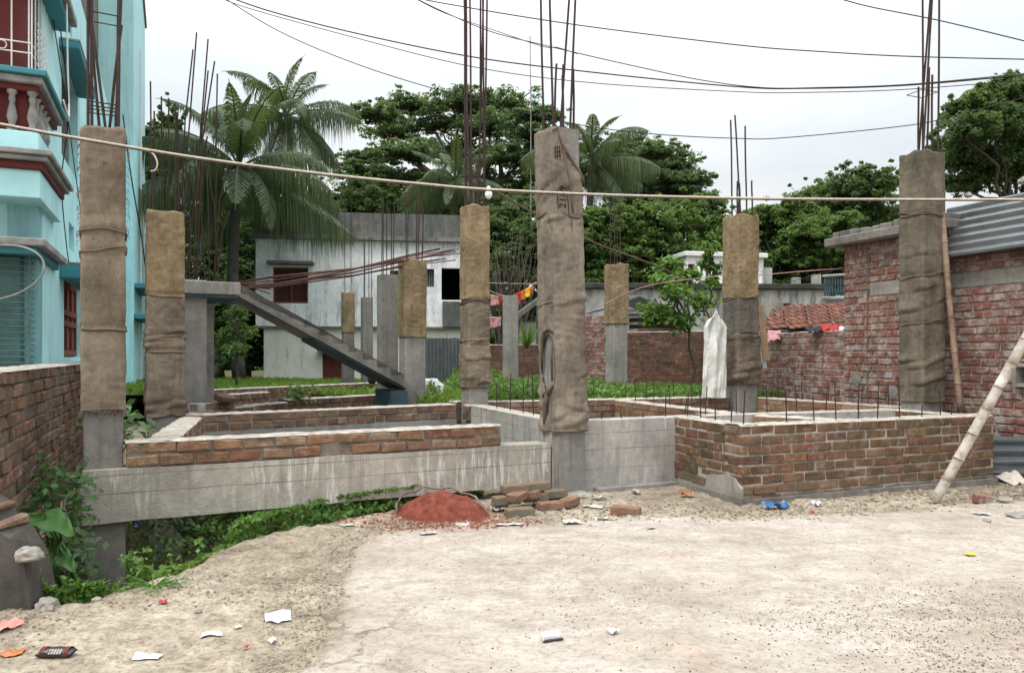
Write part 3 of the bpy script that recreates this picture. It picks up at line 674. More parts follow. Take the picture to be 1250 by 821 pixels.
def column(label, P, ang, w, d, z0, z1, wraps=(), ties=(), bars=(), lean=(0, 0), seed=1, mat='column_base', hole=None, folds=(), burlap=(), barr=.0085, pier=None, stirrups=()):
    a = R(ang); root = thing('concrete_column', label, 'column', (P[0], P[1], z0), 'concrete columns of the unfinished building')
    ca, sa = math.cos(a), math.sin(a); loc = lambda x, y, z: (P[0]+x*ca-y*sa+lean[0]*(z-z0), P[1]+x*sa+y*ca+lean[1]*(z-z0), z)
    mb = MB(); rs = random.Random(seed); c = .008; K = max(3, int((z1-z0)/.12)); o = 0
    for j in range(K+1):
        z = z0+(z1-z0)*j/K
        for (x, y) in ((-w/2+c, -d/2), (w/2-c, -d/2), (w/2, -d/2+c), (w/2, d/2-c), (w/2-c, d/2), (-w/2+c, d/2), (-w/2, d/2-c), (-w/2, -d/2+c)):
            e = 1+rs.uniform(-.006, .006); mb.v.append(loc(x*e, y*e, z))
    for j in range(K):
        for k in range(8): mb.f.append((j*8+k, j*8+(k+1) % 8, (j+1)*8+(k+1) % 8, (j+1)*8+k))
    mb.f.append(tuple(range(8))[::-1]); mb.f.append(tuple(K*8+k for k in range(8)))
    mb.build('shaft', MT[mat], root)
    if pier:
        mb = MB(); pw, pz0, pz1 = pier
        mb.hexa([loc(x*pw, y*pw, z) for z in (pz0, pz1) for (x, y) in ((-w/2, -d/2), (w/2, -d/2), (w/2, d/2), (-w/2, d/2))]); mb.build('pier', MT['concrete_old'], root, bevel=.01)
    for i, (za, zb, bm, am, of) in enumerate(wraps):
        mb = MB(); burlap_mesh(mb, (P[0]+lean[0]*(za-z0), P[1]+lean[1]*(za-z0)), a, w, d, za, zb, seed*7+i, [t for t in ties if za < t < zb], [f for f in folds if za-.05 < f[0] < zb+.05], hole, lean=lean, amp=am, off=of)
        o = mb.build('burlap_wrap', MT[bm], root, smooth=True); s = o.modifiers.new('cloth', 'SOLIDIFY'); s.thickness = .004; s.offset = 1
    for i, zt in enumerate(ties):
        mb = MB(); tie(mb, P, a, w, d, zt, seed*5+i, lean, z0); mb.build('tie_rope', MT['rope'], root, smooth=True)
    for (x, y, h, lx, ly) in bars:
        p0 = Vector(loc(x, y, z1-.05)); k = 6
        pts = [p0+Vector((lx*(i/k)+.004*math.sin(i*1.1+x*40)*(i/k), ly*(i/k), (h+.05)*i/k)) for i in range(k+1)]
        mb = MB(); mb.tube(pts, barr, 6); mb.build('rebar', MT['rust'], root)
    for zs in stirrups:
        mb = MB(); q = [loc(x, y, zs) for (x, y) in ((-w*.36, -d*.36), (w*.36, -d*.36), (w*.36, d*.36), (-w*.36, d*.36), (-w*.36, -d*.36), (w*.40, -d*.36))]
        mb.tube(q, .005, 5); mb.build('stirrup', MT['rust'], root)
    return root, loc
BU = {}
for k, c, s_ in (('brown', (.255, .208, .16), 1.0), ('grey', (.26, .222, .182), 2.0), ('dark', (.185, .15, .12), 3.0), ('tan', (.33, .25, .155), 4.0), ('damp', (.18, .16, .14), 5.0), ('olive', (.195, .17, .132), 6.0)):
    MT['bu_'+k] = m_burlap('burlap_'+k, c, s_)
bar4 = lambda w, d, h, j=.03: [(-w*.36, -d*.36, h*rnd.uniform(.92, 1), rnd.uniform(-j, j), rnd.uniform(-j, j)), (w*.36, -d*.36, h, rnd.uniform(-j, j), rnd.uniform(-j, j)), (w*.36, d*.36, h*rnd.uniform(.85, 1), rnd.uniform(-j, j), 0), (-w*.36, d*.36, h*rnd.uniform(.85, 1), rnd.uniform(-j, j), 0)]

def fringe(root, loc, w, d, z, n, seed, ln=.05, mat='bu_brown'):
    r = random.Random(seed); mb = MB(); hw, hd = w/2+.016, d/2+.016
    for k in range(n):
        q = r.random()*4; i = int(q); f = (q-i)*2-1; x, y = ((f*hw, -hd), (hw, f*hd), (f*hw, hd), (-hw, f*hd))[i]; l = ln*r.uniform(.3, 1.2)
        mb.tube([loc(x, y, z+.015), loc(x*1.01+r.uniform(-.006, .006), y*1.02+r.uniform(-.006, .006), z-l*.5), loc(x*1.0+r.uniform(-.012, .012), y*1.0+r.uniform(-.012, .012), z-l)], [.0022, .0018, .001], 4)
    mb.build('fringe', MT[mat], root)
def side_fray(root, loc, w, d, za, zb, n, seed, mat='bu_brown'):
    r = random.Random(seed); mb = MB()
    for k in range(n):
        z = r.uniform(za, zb); sx = r.choice((-1, 1)); x, y = sx*(w/2+.018), -(d/2+.010)*r.uniform(.6, 1.05); l = r.uniform(.01, .035)
        mb.tube([loc(x, y, z), loc(x+sx*l*.7, y-.004, z-l*.5), loc(x+sx*l*.8, y, z-l*1.6)], [.003, .0025, .001], 4)
    mb.build('frayed_edge', MT[mat], root)
# L1, nearest left column
cL1 = Vector((-3.155, 5.6))+u28*.1335+Vector((-u28.y, u28.x))*.135
rootL, locL = column('tall sacking wrapped column at the far left standing in the ditch', cL1, 28, .263, .27, .10, 3.04,
       wraps=[(.935, 3.03, 'bu_brown', .006, .014)], ties=(1.56, 2.12, 2.25), seed=3, hole=None,
       folds=[(2.30, .020, .03, .05), (2.12, .012, .02, .1)],
       bars=[(-.10, -.10, 2.4, .0, 0), (-.075, -.10, 2.2, -.01, 0), (-.02, .1, 2.2, -.20, .0), (.03, .09, .85, .10, 0), (.08, .10, 2.4, .10, 0), (.10, -.10, 2.4, .02, 0), (.02, -.1, 1.5, -.25, .1), (.09, -.06, 2.4, .03, 0)], stirrups=(3.2, 3.23, 3.9), pier=(1.12, -.75, .115), barr=.011)
fringe(rootL, locL, .263, .27, .94, 260, 3); side_fray(rootL, locL, .263, .27, 2.2, 3.0, 70, 4)
# L2
column('ochre and brown wrapped column behind the tallest left column', (-3.70, 8.12), 28, .33, .30, -.8, 2.86,
       wraps=[(1.95, 2.85, 'bu_tan', .009, .014), (.70, 1.97, 'bu_brown', .008, .018)], ties=(1.98, 1.56, 1.40), seed=4,
       folds=[(1.52, .022, .022, .05), (1.58, .02, .02, .05), (1.44, .02, .022, -.03), (.80, .022, .04, .10), (.90, .014, .05, .14)],
       bars=[(-.12, -.1, 1.35, -.03, 0), (-.10, .1, 1.1, 0, 0), (.10, -.1, 1.15, .0, 0), (.12, -.09, 1.05, .0, 0), (.11, .1, 1.2, 0, 0)])
# C, central column with the torn sacking
def holeC(x, y, z):
    if x < -.13 and ((z-1.27)/.27)**2+((y+.01)/.135)**2 < 1: return True
    if y < -.12 and z > 3.02+.48*max(0, 1-((x+.10)/.26)**1.0) : return True
    if x > .14 and z > 3.02: return True
    return False
rootC, locC = column('large central column in torn brown sacking with marker numbers near its top', PC, 28, .30, .30, -.1, 3.52,
       wraps=[(.62, 3.51, 'bu_grey', .010, .020)], ties=(1.86, 2.68), seed=5, hole=holeC, lean=(-.021, 0),
       folds=[(.70, .026, .04, .22), (.80, .022, .03, .55), (.90, .018, .03, -.30), (1.03, .016, .04, .65), (1.86, .016, .03, .08), (2.66, .016, .03, .15), (2.95, .02, .05, .5), (3.1, .018, .05, .8)],
       bars=[(-.11, -.1, 2.3, -.06, 0), (-.09, .11, 2.0, -.05, 0), (.0, -.1, .62, 0, 0), (.02, .1, .70, .02, 0), (.07, -.11, 2.4, .10, 0), (.085, .10, 2.4, .16, 0), (.12, -.1, .60, 0, 0), (.12, .1, .60, .0, 0)], barr=.011)
# bunched cloth at the torn edge and a long seam
def locs(x, y, z, o=.03): return Vector(locC(x, y, z))
mb = MB()
mb.tube([locC(-.178, -.14, 1.56), locC(-.185, -.06, 1.60), locC(-.19, .03, 1.57), locC(-.185, .075, 1.42), locC(-.185, .085, 1.22)], [.008, .014, .018, .016, .010], 7)
mb.tube([locC(-.18, .08, .95), locC(-.19, .03, .97), locC(-.195, -.05, 1.0), locC(-.19, -.11, 1.06)], [.016, .024, .026, .016], 7)
mb.tube([locC(-.195, -.03, .99), locC(-.2, 0.0, .88), locC(-.195, .03, .78), locC(-.19, .05, .68)], [.022, .026, .02, .012], 7)
mb.tube([locC(-.183, -.12, 1.5), locC(-.184, -.10, 1.3), locC(-.184, -.105, 1.1)], [.008, .012, .010], 6)
mb.build('torn_fold', MT['bu_dark'], rootC, smooth=True)
mb = MB()
mb.tube([locC(-.16, -.176, 3.46), locC(-.11, -.178, 3.505), locC(-.05, -.182, 3.32), locC(.03, -.182, 3.22), locC(.12, -.182, 3.12), locC(.172, -.178, 3.04), locC(.185, -.1, 3.0)], [.010, .014, .016, .014, .015, .012, .008], 7)
mb.tube([locC(-.05, -.181, 3.30), locC(0.0, -.182, 3.06), locC(.03, -.182, 2.85), locC(.045, -.181, 2.70)], [.012, .010, .011, .006], 6)
mb.tube([locC(.177, -.14, 2.95), locC(.185, -.08, 2.82), locC(.187, -.04, 2.72)], [.014, .020, .008], 6)
mb.build('cloth_edge', MT['bu_dark'], rootC, smooth=True)
mb = MB()
mb.tube([locC(-.135, -.1765, 3.06), locC(-.13, -.1765, 2.9), locC(-.115, -.1765, 2.69)], .0035, 5)
mb.tube([locC(-.135, -.1765, 3.06), locC(-.085, -.1765, 3.09), locC(-.03, -.1765, 3.06), locC(-.01, -.1765, 2.85), locC(.0, -.1765, 2.68)], .0035, 5)
mb.tube([locC(.03, -.172, 2.66), locC(.035, -.172, 2.2), locC(.06, -.172, 1.9)], .003, 5)
mb.build('seam_thread', MT['ink'], rootC)
def text_mesh(s, size, o3, ex, ey, name, parent, mat):
    cu = bpy.data.curves.new('lettering', 'FONT'); cu.body = s; cu.size = size; cu.extrude = .0008; cu.align_x = 'LEFT'
    t = bpy.data.objects.new('lettering', cu); COL.objects.link(t)
    dg = bpy.context.evaluated_depsgraph_get(); me = bpy.data.meshes.new_from_object(t.evaluated_get(dg))
    bpy.data.objects.remove(t)
    ex = Vector(ex).normalized(); ey = Vector(ey).normalized(); ez = ex.cross(ey)
    base = Vector(WLOC[parent.name]); mat4 = Matrix((ex, ey, ez)).transposed().to_4x4(); mat4.translation = Vector(o3)-base
    me.transform(mat4); me.materials.clear(); me.materials.append(mat)
    o = bpy.data.objects.new(name, me); COL.objects.link(o); o.parent = parent; return o
ca, sa = math.cos(R(28)), math.sin(R(28))
text_mesh('21/ 92', .105, locC(-.035, -.1800, 2.74), (0, 0, 1), (-ca, -sa, 0), 'marker_numbers', rootC, MT['ink'])
mb = MB()
for k, (z, a, e) in enumerate([(3.30, -.15, -.09), (3.26, -.15, -.085), (3.22, -.15, -.08)]): mb.tube([locC(a, -.1795, z), locC(e, -.1795, z+.02)], .0035, 4)
for x in (-.14, -.115, -.09): mb.tube([locC(x, -.1795, 3.20), locC(x, -.1795, 3.33)], .0035, 4)
mb.build('marker_strokes', MT['ink'], rootC)
# M
column('wrapped column in the middle row, hung with the pale bulb rope', PM, 25, .28, .28, -.8, 3.30,
       wraps=[(2.08, 3.32, 'bu_tan', .010, .015), (1.42, 2.06, 'bu_brown', .008, .014), (.92, 1.56, 'bu_brown', .010, .022)], ties=(2.04, 1.52), seed=6,
       folds=[(2.1, .02, .03, .1), (1.54, .016, .02, 0), (1.30, .02, .025, .06), (.98, .022, .025, .10), (1.05, .02, .025, .08)],
       bars=[(-.10, -.1, 3.2, -.10, 0), (-.08, -.1, 3.0, -.03, 0), (-.09, .1, 3.2, -.02, 0), (-.085, .09, 2.9, .0, 0), (.09, -.1, 3.2, .05, 0), (.10, -.09, 3.2, -.02, 0), (.09, .1, 3.2, .08, 0), (.105, .09, 3.0, .02, 0), (.0, -.1, .62, 0, 0), (-.02, .1, .7, 0, 0)], stirrups=(3.6, 3.75), barr=.013)
# R1
rootR, locR = column('ochre wrapped column with a frayed dark skirt beside the hanging white sack', PR1, 22, .36, .34, .5, 3.42,
       wraps=[(2.20, 3.43, 'bu_tan', .010, .015), (1.62, 2.22, 'bu_damp', .008, .012), (.92, 1.66, 'bu_dark', .012, .028)], ties=(1.66, 2.2), seed=7,
       folds=[(1.62, .014, .03, .05), (1.15, .030, .05, .15), (1.02, .040, .05, .2), (1.3, .02, .05, .1)],
       bars=[(-.09, -.12, 1.5, -.09, 0), (-.06, .12, 1.5, -.02, 0), (.02, -.12, 1.35, -.03, 0), (.09, .12, .55, -.01, 0), (.14, -.1, .55, -.01, 0), (-.14, -.1, .52, 0, 0), (.05, .1, .40, 0, 0)], barr=.012)
fringe(rootR, locR, .38, .36, .93, 120, 5, .07, 'bu_dark')
# R2
rootQ, locQ = column('olive sacking wrapped column at the right in front of the red brick building', PR2, 22, .34, .30, .4, 3.72,
       wraps=[(.80, 3.73, 'bu_olive', .007, .016)], ties=(1.72, 2.28, 2.98, 3.02), seed=8,
       folds=[(3.0, .012, .03, .04), (1.25, .022, .03, .25), (1.35, .02, .03, .3), (1.95, .016, .04, .3), (2.15, .012, .03, .2), (2.55, .010, .03, .1), (1.05, .016, .03, .2)],
       bars=[(-.12, -.11, 2.6, .16, 0), (-.04, -.1, 1.0, .03, 0), (.03, -.11, .92, .0, 0), (.06, .1, .85, .0, 0), (.08, .12, 2.4, .18, 0), (.13, -.11, 2.6, .02, 0), (.135, .1, 2.4, .0, 0)], stirrups=(4.45,), barr=.012)
# plain and half wrapped columns further back
column('half wrapped column with ochre sacking top at the foot of the concrete stair', (-1.42, 10.85), 27, .30, .28, -.1, 2.68,
       wraps=[(1.60, 2.69, 'bu_tan', .009, .014)], seed=9, mat='concrete', bars=[(-.1, -.1, .95, 0, 0), (-.05, .1, 1.0, -.02, 0), (.05, -.1, .9, .02, 0), (.1, .1, 1.0, .0, 0), (.11, -.1, .8, .02, 0)])
column('plain grey concrete column behind the foot of the stair', (-1.97, 12.05), 27, .27, .26, -.1, 2.61, seed=10, mat='concrete_old', bars=[(-.1, -.1, 1.2, 0, 0), (-.06, .1, 1.25, 0, 0), (.02, .1, 1.2, .0, 0), (.06, -.1, 1.2, .02, 0), (.1, .1, 1.0, .0, 0)])
column('slim plain concrete column between two taller ones behind the stair', (-3.22, 16.9), 27, .22, .22, .4, 2.62, seed=11, mat='concrete_old', bars=[(-.07, -.08, 1.3, 0, 0), (-.05, .05, 1.2, 0, 0), (.07, .08, 1.35, .0, 0), (.085, -.08, 1.3, 0, 0)])
column('slim column with an ochre sacking top seen over the stair', (-3.66, 17.0), 27, .23, .23, .4, 2.72, wraps=[(1.85, 2.73, 'bu_tan', .002, .01)], seed=12, mat='concrete_old', bars=[(-.09, -.08, 2.2, 0, 0), (.09, .08, 2.2, .0, 0)])
column('plain grey concrete column under the line of coloured washing', (-.03, 15.2), 25, .25, .22, .4, 2.53, seed=13, mat='concrete', bars=[(-.06, -.08, .25, 0, 0), (.03, .08, .4, .0, 0)])
column('ochre topped column before the low tin shed, between central and right columns', (1.92, 14.0), 24, .30, .28, .4, 2.98, wraps=[(1.92, 3.0, 'bu_tan', .010, .018)], seed=14, mat='concrete', bars=[(-.1, -.1, 1.1, .0, 0), (-.07, .1, 1.2, 0, 0), (.02, -.1, .9, .0, 0), (.08, .1, 1.15, .0, 0)])

# ------------------------------------------------------------------ stair with landing
LP = Vector((-3.30, 9.25)); frS = Fr(LP, u28)
st = thing('concrete_stair', 'bare concrete stair descending from the landing toward the half wrapped column', 'staircase', (LP.x, LP.y, .7))
n_st = 11; run, rise = 2.10/n_st, 1.14/n_st; zt = 2.22
mb = MB()
prof = [(-.02, zt-.0), ]
pts = [(-.02, zt)]
for i in range(n_st):
    pts += [(i*run, zt-i*rise), (i*run, zt-(i+1)*rise)]
pts += [(n_st*run, zt-n_st*rise)]
low = [(n_st*run+.0, zt-n_st*rise-.16), (.12, zt-.229), (-.02, zt-.16)]
poly = pts+low
k = len(poly); n0s, n1s = 0.0, -.78
vs = [frS.p(t, n0s, z) for t, z in poly]+[frS.p(t, n1s, z) for t, z in poly]
# side faces as strips to stay planar
fs = []
mbs = MB()
mbs.add(vs, [tuple(range(k))[::-1], tuple(range(k, 2*k))]+[(i, (i+1) % k, (i+1) % k+k, i+k) for i in range(k)])
bmx = bmesh.new(); vv = [bmx.verts.new(v) for v in mbs.v]
for f in mbs.f: bmx.faces.new([vv[i] for i in f])
bmesh.ops.triangulate(bmx, faces=[f for f in bmx.faces if len(f.verts) > 4]); bmx.normal_update()
bmx.verts.index_update(); mb2 = MB(); mb2.v = [tuple(v.co) for v in bmx.verts]; mb2.f = [tuple(v.index for v in f.verts) for f in bmx.faces]; bmx.free()
mb2.build('steps', MT['concrete_old'], st)
mb = MB(); P4 = lambda t, z, n: frS.p(t, n, z); sl = -(n_st*rise)/(n_st*run)
mb.hexa([frS.p(-.05, .03, zt-.145), frS.p(2.14, .03, zt-1.326), frS.p(2.14, -.004, zt-1.326), frS.p(-.05, -.004, zt-.145),
         frS.p(-.05, .03, zt-.10), frS.p(2.14, .03, zt-1.26), frS.p(2.14, -.004, zt-1.26), frS.p(-.05, -.004, zt-.10)])
mb.build('side_beam', MT['concrete_old'], st)
mb = MB(); mb.hexa([frS.p(.9, -.005, zt-.685), frS.p(2.12, -.005, zt-1.345), frS.p(2.12, -.75, zt-1.345), frS.p(.9, -.75, zt-.685),
         frS.p(.9, -.005, zt-.66), frS.p(2.12, -.005, zt-1.32), frS.p(2.12, -.75, zt-1.32), frS.p(.9, -.75, zt-.66)])
frS.box(mb, 1.92, 2.14, -.7, .02, -.05, zt-1.35); mb.build('formwork', MT['formply'], st)
for k2 in range(11):                     # starter bars left sticking from the landing, swept along the stair
    zz = rnd.uniform(-.04, .05); yy = rnd.uniform(-.9, .0); e = at(rnd.uniform(535, 572), rnd.uniform(303, 318), 11.2); s0 = frS.p(-.05, yy*.2, 2.19+zz)
    fl = .30*rnd.random()
    midp = s0.lerp(e, .5)+Vector((0, 0, -.04+zz*.6))
    mb = MB(); mb.tube([s0, s0.lerp(e, .15)+Vector((0, 0, -.02+zz)), midp, s0.lerp(e, .8)+Vector((0, 0, zz*.5)), e], .0075, 6); mb.build('bent_rebar', MT['rust_red'], st)
for k2 in range(4):
    s0 = frS.p(-.04, 0, 2.21); e = at(330, 343+k2*5, 9.9)
    mb = MB(); mb.tube([s0, e], .008, 6); mb.build('bent_rebar', MT['rust_red'], st)
ld = thing('stair_landing', 'grey concrete landing slab with a thicket of upright rusty rebar', 'landing', (-3.8, 9.1, .7))
mb = MB(); frS.box(mb, -.92, .0, -1.1, .04, 2.07, 2.225); mb.build('slab', MT['concrete'], ld, bevel=.01)
mb = MB(); frS.box(mb, -.88, -.02, -1.08, .02, 2.035, 2.066); mb.build('formwork', MT['formply'], ld)
mb = MB(); c0 = at(232, 433, 9.02); frK = Fr((at(217.5, 0, 8.98).x, 8.98), u28)
frK.box(mb, 0, .318, -.26, 0, -.8, 2.245); mb.build('post', MT['concrete'], ld, bevel=.008)
mb = MB(); frK.box(mb, .40, .51, -1.1, -.98, -.1, 2.03); mb.build('post', MT['beam_pale'], ld)
for k2 in range(11):
    p = frS.p(-.66+.55*rnd.random(), -.10-.7*rnd.random(), 2.2); h = rnd.choice([.5, .9, 1.5, 2.2, 2.6, 2.9, 1.8]); lx = rnd.uniform(-.12, .16)
    mb = MB(); mb.tube([p, p+Vector((lx*.3, 0, h*.35)), p+Vector((lx*.6, 0, h*.7)), p+Vector((lx*1.4, 0, h))], .0095, 6); mb.build('rebar', MT['rust'], ld)
for (pxb, pxt, yt) in ((222, 240, 40), (236, 254, 48), (226, 262, 75), (205, 197, 118), (212, 206, 120)):
    a = at(pxb, 346, 9.2); e = at(pxt, yt, 9.2); mb = MB(); mb.tube([a, a.lerp(e, .5)+Vector((-.03, 0, 0)), e], .0095, 6); mb.build('rebar', MT['rust'], ld)

# low walls of the rooms behind the left bay
for (a, b_, za, zb, lab, s_) in (
    (gr(300, 497, .70), gr(352, 492, .70), .45, .71, 'short brick wall beside the fallen bricks under the stair', 21),
    (gr(352, 489, .70), gr(492, 481, .70), .40, .71, 'mossy low brick wall just in front of the stair foot', 22),
    (gr(248, 477, .74), gr(474, 467, .74), .40, .75, 'furthest low brick wall bordering the grass under the stair', 23),
    (gr(240, 486, .74), gr(330, 480, .74), .40, .76, 'low brick wall in the middle of the rooms behind the landing', 24),
    (gr(497, 482, .70), gr(556, 492, .70), .40, .71, 'low dark brick wall from the stair foot column to the middle row column', 25)):
    brick_wall('brick_course_wall', lab, 'brick wall', a, b_, -.05, zb, .24, 'brick_old', mm='mortar_dark', seed=s_, cap='mortar_cap', bevel=0, header_row=True)
brick_wall('brick_stub', 'crumbling brick stub beside the landing post', 'brick wall', gr(222, 506, .70), gr(312, 497, .70), -.05, .80, .22, 'brick_old', seed=27, cap=None,
           skip=lambda t, z: z > .70 and (int(t*7.3) % 3 == 1 or t > .85))
# ------------------------------------------------------------------ turquoise house on the left
SO = Vector((-3.915, 6.3)); UK = 1.206; frH = FrS(SO, (-.407, .914), UK, EYE*(1-UK)); frHF = FrS(SO, (.914, .407), UK, EYE*(1-UK))   # receding side / face toward the street
hs = thing('turquoise_house', 'turquoise painted two storey house with maroon balcony at the left edge', 'house', (SO.x*UK-1, SO.y*UK+2, 0))
T = lambda px, n=0.0: frH.t(px, n)
H = lambda px, py, n=0.0: frH.z(px, py, n)
win_lo = (T(78), T(102), H(90, 436), H(90, 340)); win_up = (T(75), T(95), H(85, 205), H(80, 72))
v1 = (T(84), T(90.5), H(87, 306), H(87, 274)); v2 = (T(82.5), T(88), H(85, 42), H(85, 16))
TE = T(144); ZT = 5.62
def nS(t, px):
    r = (px-625)/F; q = frH.o+frH.d*t; return (r*q.y-q.x)/(frH.n.x-r*frH.n.y)
mb = MB(); frH.wall(mb, 0, TE, -.4, ZT, [win_lo, win_up, v1, v2], .22); mb.build('side_wall', MT['cyan'], hs)
mb = MB(); frHF.wall(mb, -3.5, 0, -.4, ZT, [], .2); mb.build('front_wall', MT['cyan'], hs)
mb = MB(); frH.box(mb, .0, TE, -4, -.02, ZT, ZT+.02); mb.build('roof_slab', MT['concrete_old'], hs)
for w, nm in ((win_lo, 'shutter_window'), ):
    mb = MB(); frH.box(mb, w[0]+.01, w[1]-.01, -.16, -.10, w[2]+.01, w[3]-.01); wn = mb.build(nm, MT['shutter'], hs)
    mb = MB(); n_ = 4
    for i in range(n_+1):
        a = w[0]+.03+(w[1]-w[0]-.06)*i/n_; frH.box(mb, a-.022, a+.022, -.10, -.075, w[2]+.03, w[3]-.03)
    zm = (w[2]+w[3])/2
    for z in (w[2]+.05, zm-.06, zm+.06, w[3]-.06): frH.box(mb, w[0]+.03, w[1]-.03, -.10, -.070, z-.03, z+.03)
    mb.build('shutter_frame', MT['shutter'], wn)
w = win_up
mb = MB(); frH.box(mb, w[0], w[1], -.18, -.15, w[2], w[3]); wn = mb.build('window', MT['glass'], hs)
mb = MB()
for a in (w[0]+.03, w[0]+(w[1]-w[0])*.55, w[1]-.03): frH.box(mb, a-.025, a+.025, -.15, -.09, w[2], w[3])
frH.box(mb, w[0], w[1], -.15, -.1, w[3]-.05, w[3]-.002); frH.box(mb, w[0], w[1], -.15, -.1, w[2]+.002, w[2]+.05); mb.build('frame', MT['rail_grey'], wn)
mb = MB()
frH.box(mb, w[0]+.06, w[0]+(w[1]-w[0])*.5, -.149, -.145, w[2]+.04, w[3]-.05); mb.build('curtain', MT['sack'], wn)
for v in (v1, v2):
    mb = MB(); frH.box(mb, v[0], v[1], -.2, -.18, v[2], v[3]); vo = mb.build('vent', MT['dark_in'], hs)
    mb = MB()
    for i in range(4):
        z = v[2]+(v[3]-v[2])*(i+.5)/4; frH.box(mb, v[0], v[1], -.17, -.1, z-.012, z+.012)
    mb.build('louvre', MT['cyan_dark'], vo)
def shade(px0, px1, n, pyb, pyt, nm='sunshade', th=None):
    t0, t1 = T(px0), T(px1); z0 = H(px0, pyb); z1 = H(px0, pyt)
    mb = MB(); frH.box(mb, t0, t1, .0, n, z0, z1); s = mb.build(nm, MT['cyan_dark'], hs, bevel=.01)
    mb = MB(); frH.box(mb, t0, t1-.0, -.0, n+.006, z1, z1+.025); mb.build('sunshade_top', MT['cyan'] if nm == 'sunshade' else MT['rail_grey'], s)

def eave(pxa, pxo, pxe, pyt, pyb, L=None):
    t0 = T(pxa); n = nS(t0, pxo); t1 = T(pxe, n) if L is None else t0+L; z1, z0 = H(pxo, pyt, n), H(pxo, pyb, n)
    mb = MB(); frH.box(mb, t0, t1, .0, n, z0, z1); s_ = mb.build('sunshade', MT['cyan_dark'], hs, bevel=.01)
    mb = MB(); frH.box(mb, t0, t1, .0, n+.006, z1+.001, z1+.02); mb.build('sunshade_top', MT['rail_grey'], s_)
eave(72, 97, 116, 51, 60); eave(72.5, 106, 0, 323, 340, 1.6)
# balcony box around the street corner
def corner_box(nm, r, f, tb, z0, z1, mat, par=hs, bev=.008):
    mb = MB(); frH.box(mb, -f, tb, -2.6, r, z0, z1); return mb.build(nm, mat, par, bevel=bev)
bal = corner_box('balcony', .06, .36, .85, 2.58, 2.80, MT['cyan'])
corner_box('ledge', .085, .39, .9, 2.80, 2.86, MT['maroon'], bal); corner_box('ledge', .12, .43, .95, 2.863, 2.90, MT['rail_grey'], bal)
corner_box('ledge', .15, .46, 1.0, 2.903, 2.945, MT['rail_grey'], bal)
corner_box('balcony_floor', .05, .35, .85, 2.948, 3.10, MT['cyan'], bal)
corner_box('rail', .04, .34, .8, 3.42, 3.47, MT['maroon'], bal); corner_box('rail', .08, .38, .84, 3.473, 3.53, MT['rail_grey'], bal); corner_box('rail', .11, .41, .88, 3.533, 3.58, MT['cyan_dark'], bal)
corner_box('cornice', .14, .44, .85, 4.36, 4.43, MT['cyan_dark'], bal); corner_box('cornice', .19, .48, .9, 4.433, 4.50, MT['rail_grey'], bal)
mb = MB(); frH.box(mb, -.02, .55, -2.6, -.25, 3.1, 4.35); frH.box(mb, -.27, -.24, -2.6, -.04, 3.1, 4.35); frH.box(mb, -.24, .8, -.06, -.03, 3.1, 4.35); mb.build('balcony_back', MT['maroon'], bal)
def baluster(p):
    mb = MB(); prof = [(.035, 0), (.035, .03), (.02, .05), (.038, .11), (.030, .16), (.018, .22), (.026, .25), (.02, .28), (.036, .30), (.036, .318)]
    n = 10; o = 0
    for (r_, z) in prof:
        for k in range(n): mb.v.append((p.x+r_*1.2*math.cos(6.2832*k/n), p.y+r_*1.2*math.sin(6.2832*k/n), p.z+z*UK))
    for j in range(len(prof)-1):
        for k in range(n): mb.f.append((j*n+k, j*n+(k+1) % n, (j+1)*n+(k+1) % n, (j+1)*n+k))
    mb.build('baluster', MT['rail_grey'], bal, smooth=True)
for k in range(5): baluster(frH.p(-.31+k*.17, .0, 3.102))
for k in range(1, 9): baluster(frH.p(-.31, -k*.135, 3.102))
gr_ = MB()
for k in range(12):
    p = frH.p(-.33, -.02-k*.115, 3.58); gr_.tube([p, p+Vector((0, 0, .94))], .007, 6)
for k in range(7):
    p = frH.p(-.33+k*.16, .0, 3.58); gr_.tube([p, p+Vector((0, 0, .94))], .007, 6)
for z in (3.72, 3.80): gr_.tube([frH.p(.7, .0, z), frH.p(-.33, .0, z), frH.p(-.33, -1.5, z)], .007, 6)
for k in range(4):
    c = frH.p(-.335, -.20-k*.23, 3.76); gr_.tube([c+Vector((frHF.d.x*.04*math.cos(a), frHF.d.y*.04*math.cos(a), .04*math.sin(a))) for a in [i*math.pi/6 for i in range(13)]], .005, 5, cap=False)
gr_.build('balcony_grille', MT['white_paint'], bal)
# lace panel at the grille's corner
mb = MB()
for i in range(9):
    for j in range(4): 
        c = frH.p(-.03+j*.14, .0, 3.62+i*.055); mb.tube([c+Vector((frH.d.x*.022*math.cos(a), frH.d.y*.022*math.cos(a), .022*math.sin(a))) for a in [k*math.pi/4 for k in range(9)]], .007, 4, cap=False)
mb.build('lace_panel', MT['white_paint'], bal)
# ground floor verandah: canopy and grille
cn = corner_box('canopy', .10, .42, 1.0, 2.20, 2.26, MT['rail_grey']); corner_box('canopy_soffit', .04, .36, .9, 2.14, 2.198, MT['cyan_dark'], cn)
mb = MB(); frH.box(mb, -.20, .0, -2.6, -.10, .2, 2.13); mb.build('verandah_panel', MT['grille_green'], cn)
vg = MB()
for k in range(24):
    z = 1.0+k*.048; vg.tube([frH.p(.45, -.03, z), frH.p(-.24, -.03, z), frH.p(-.24, -1.8, z)], .006, 5)
for a in (.45, .25, 0.05, -.24): vg.tube([frH.p(a, -.03, .3), frH.p(a, -.03, 2.15)], .010, 6)
for a in (.28, .56, .9, 1.3): vg.tube([frH.p(-.24, -a, .3), frH.p(-.24, -a, 2.15)], .010, 6)
vg.build('verandah_grille', MT['grille_green'], cn)
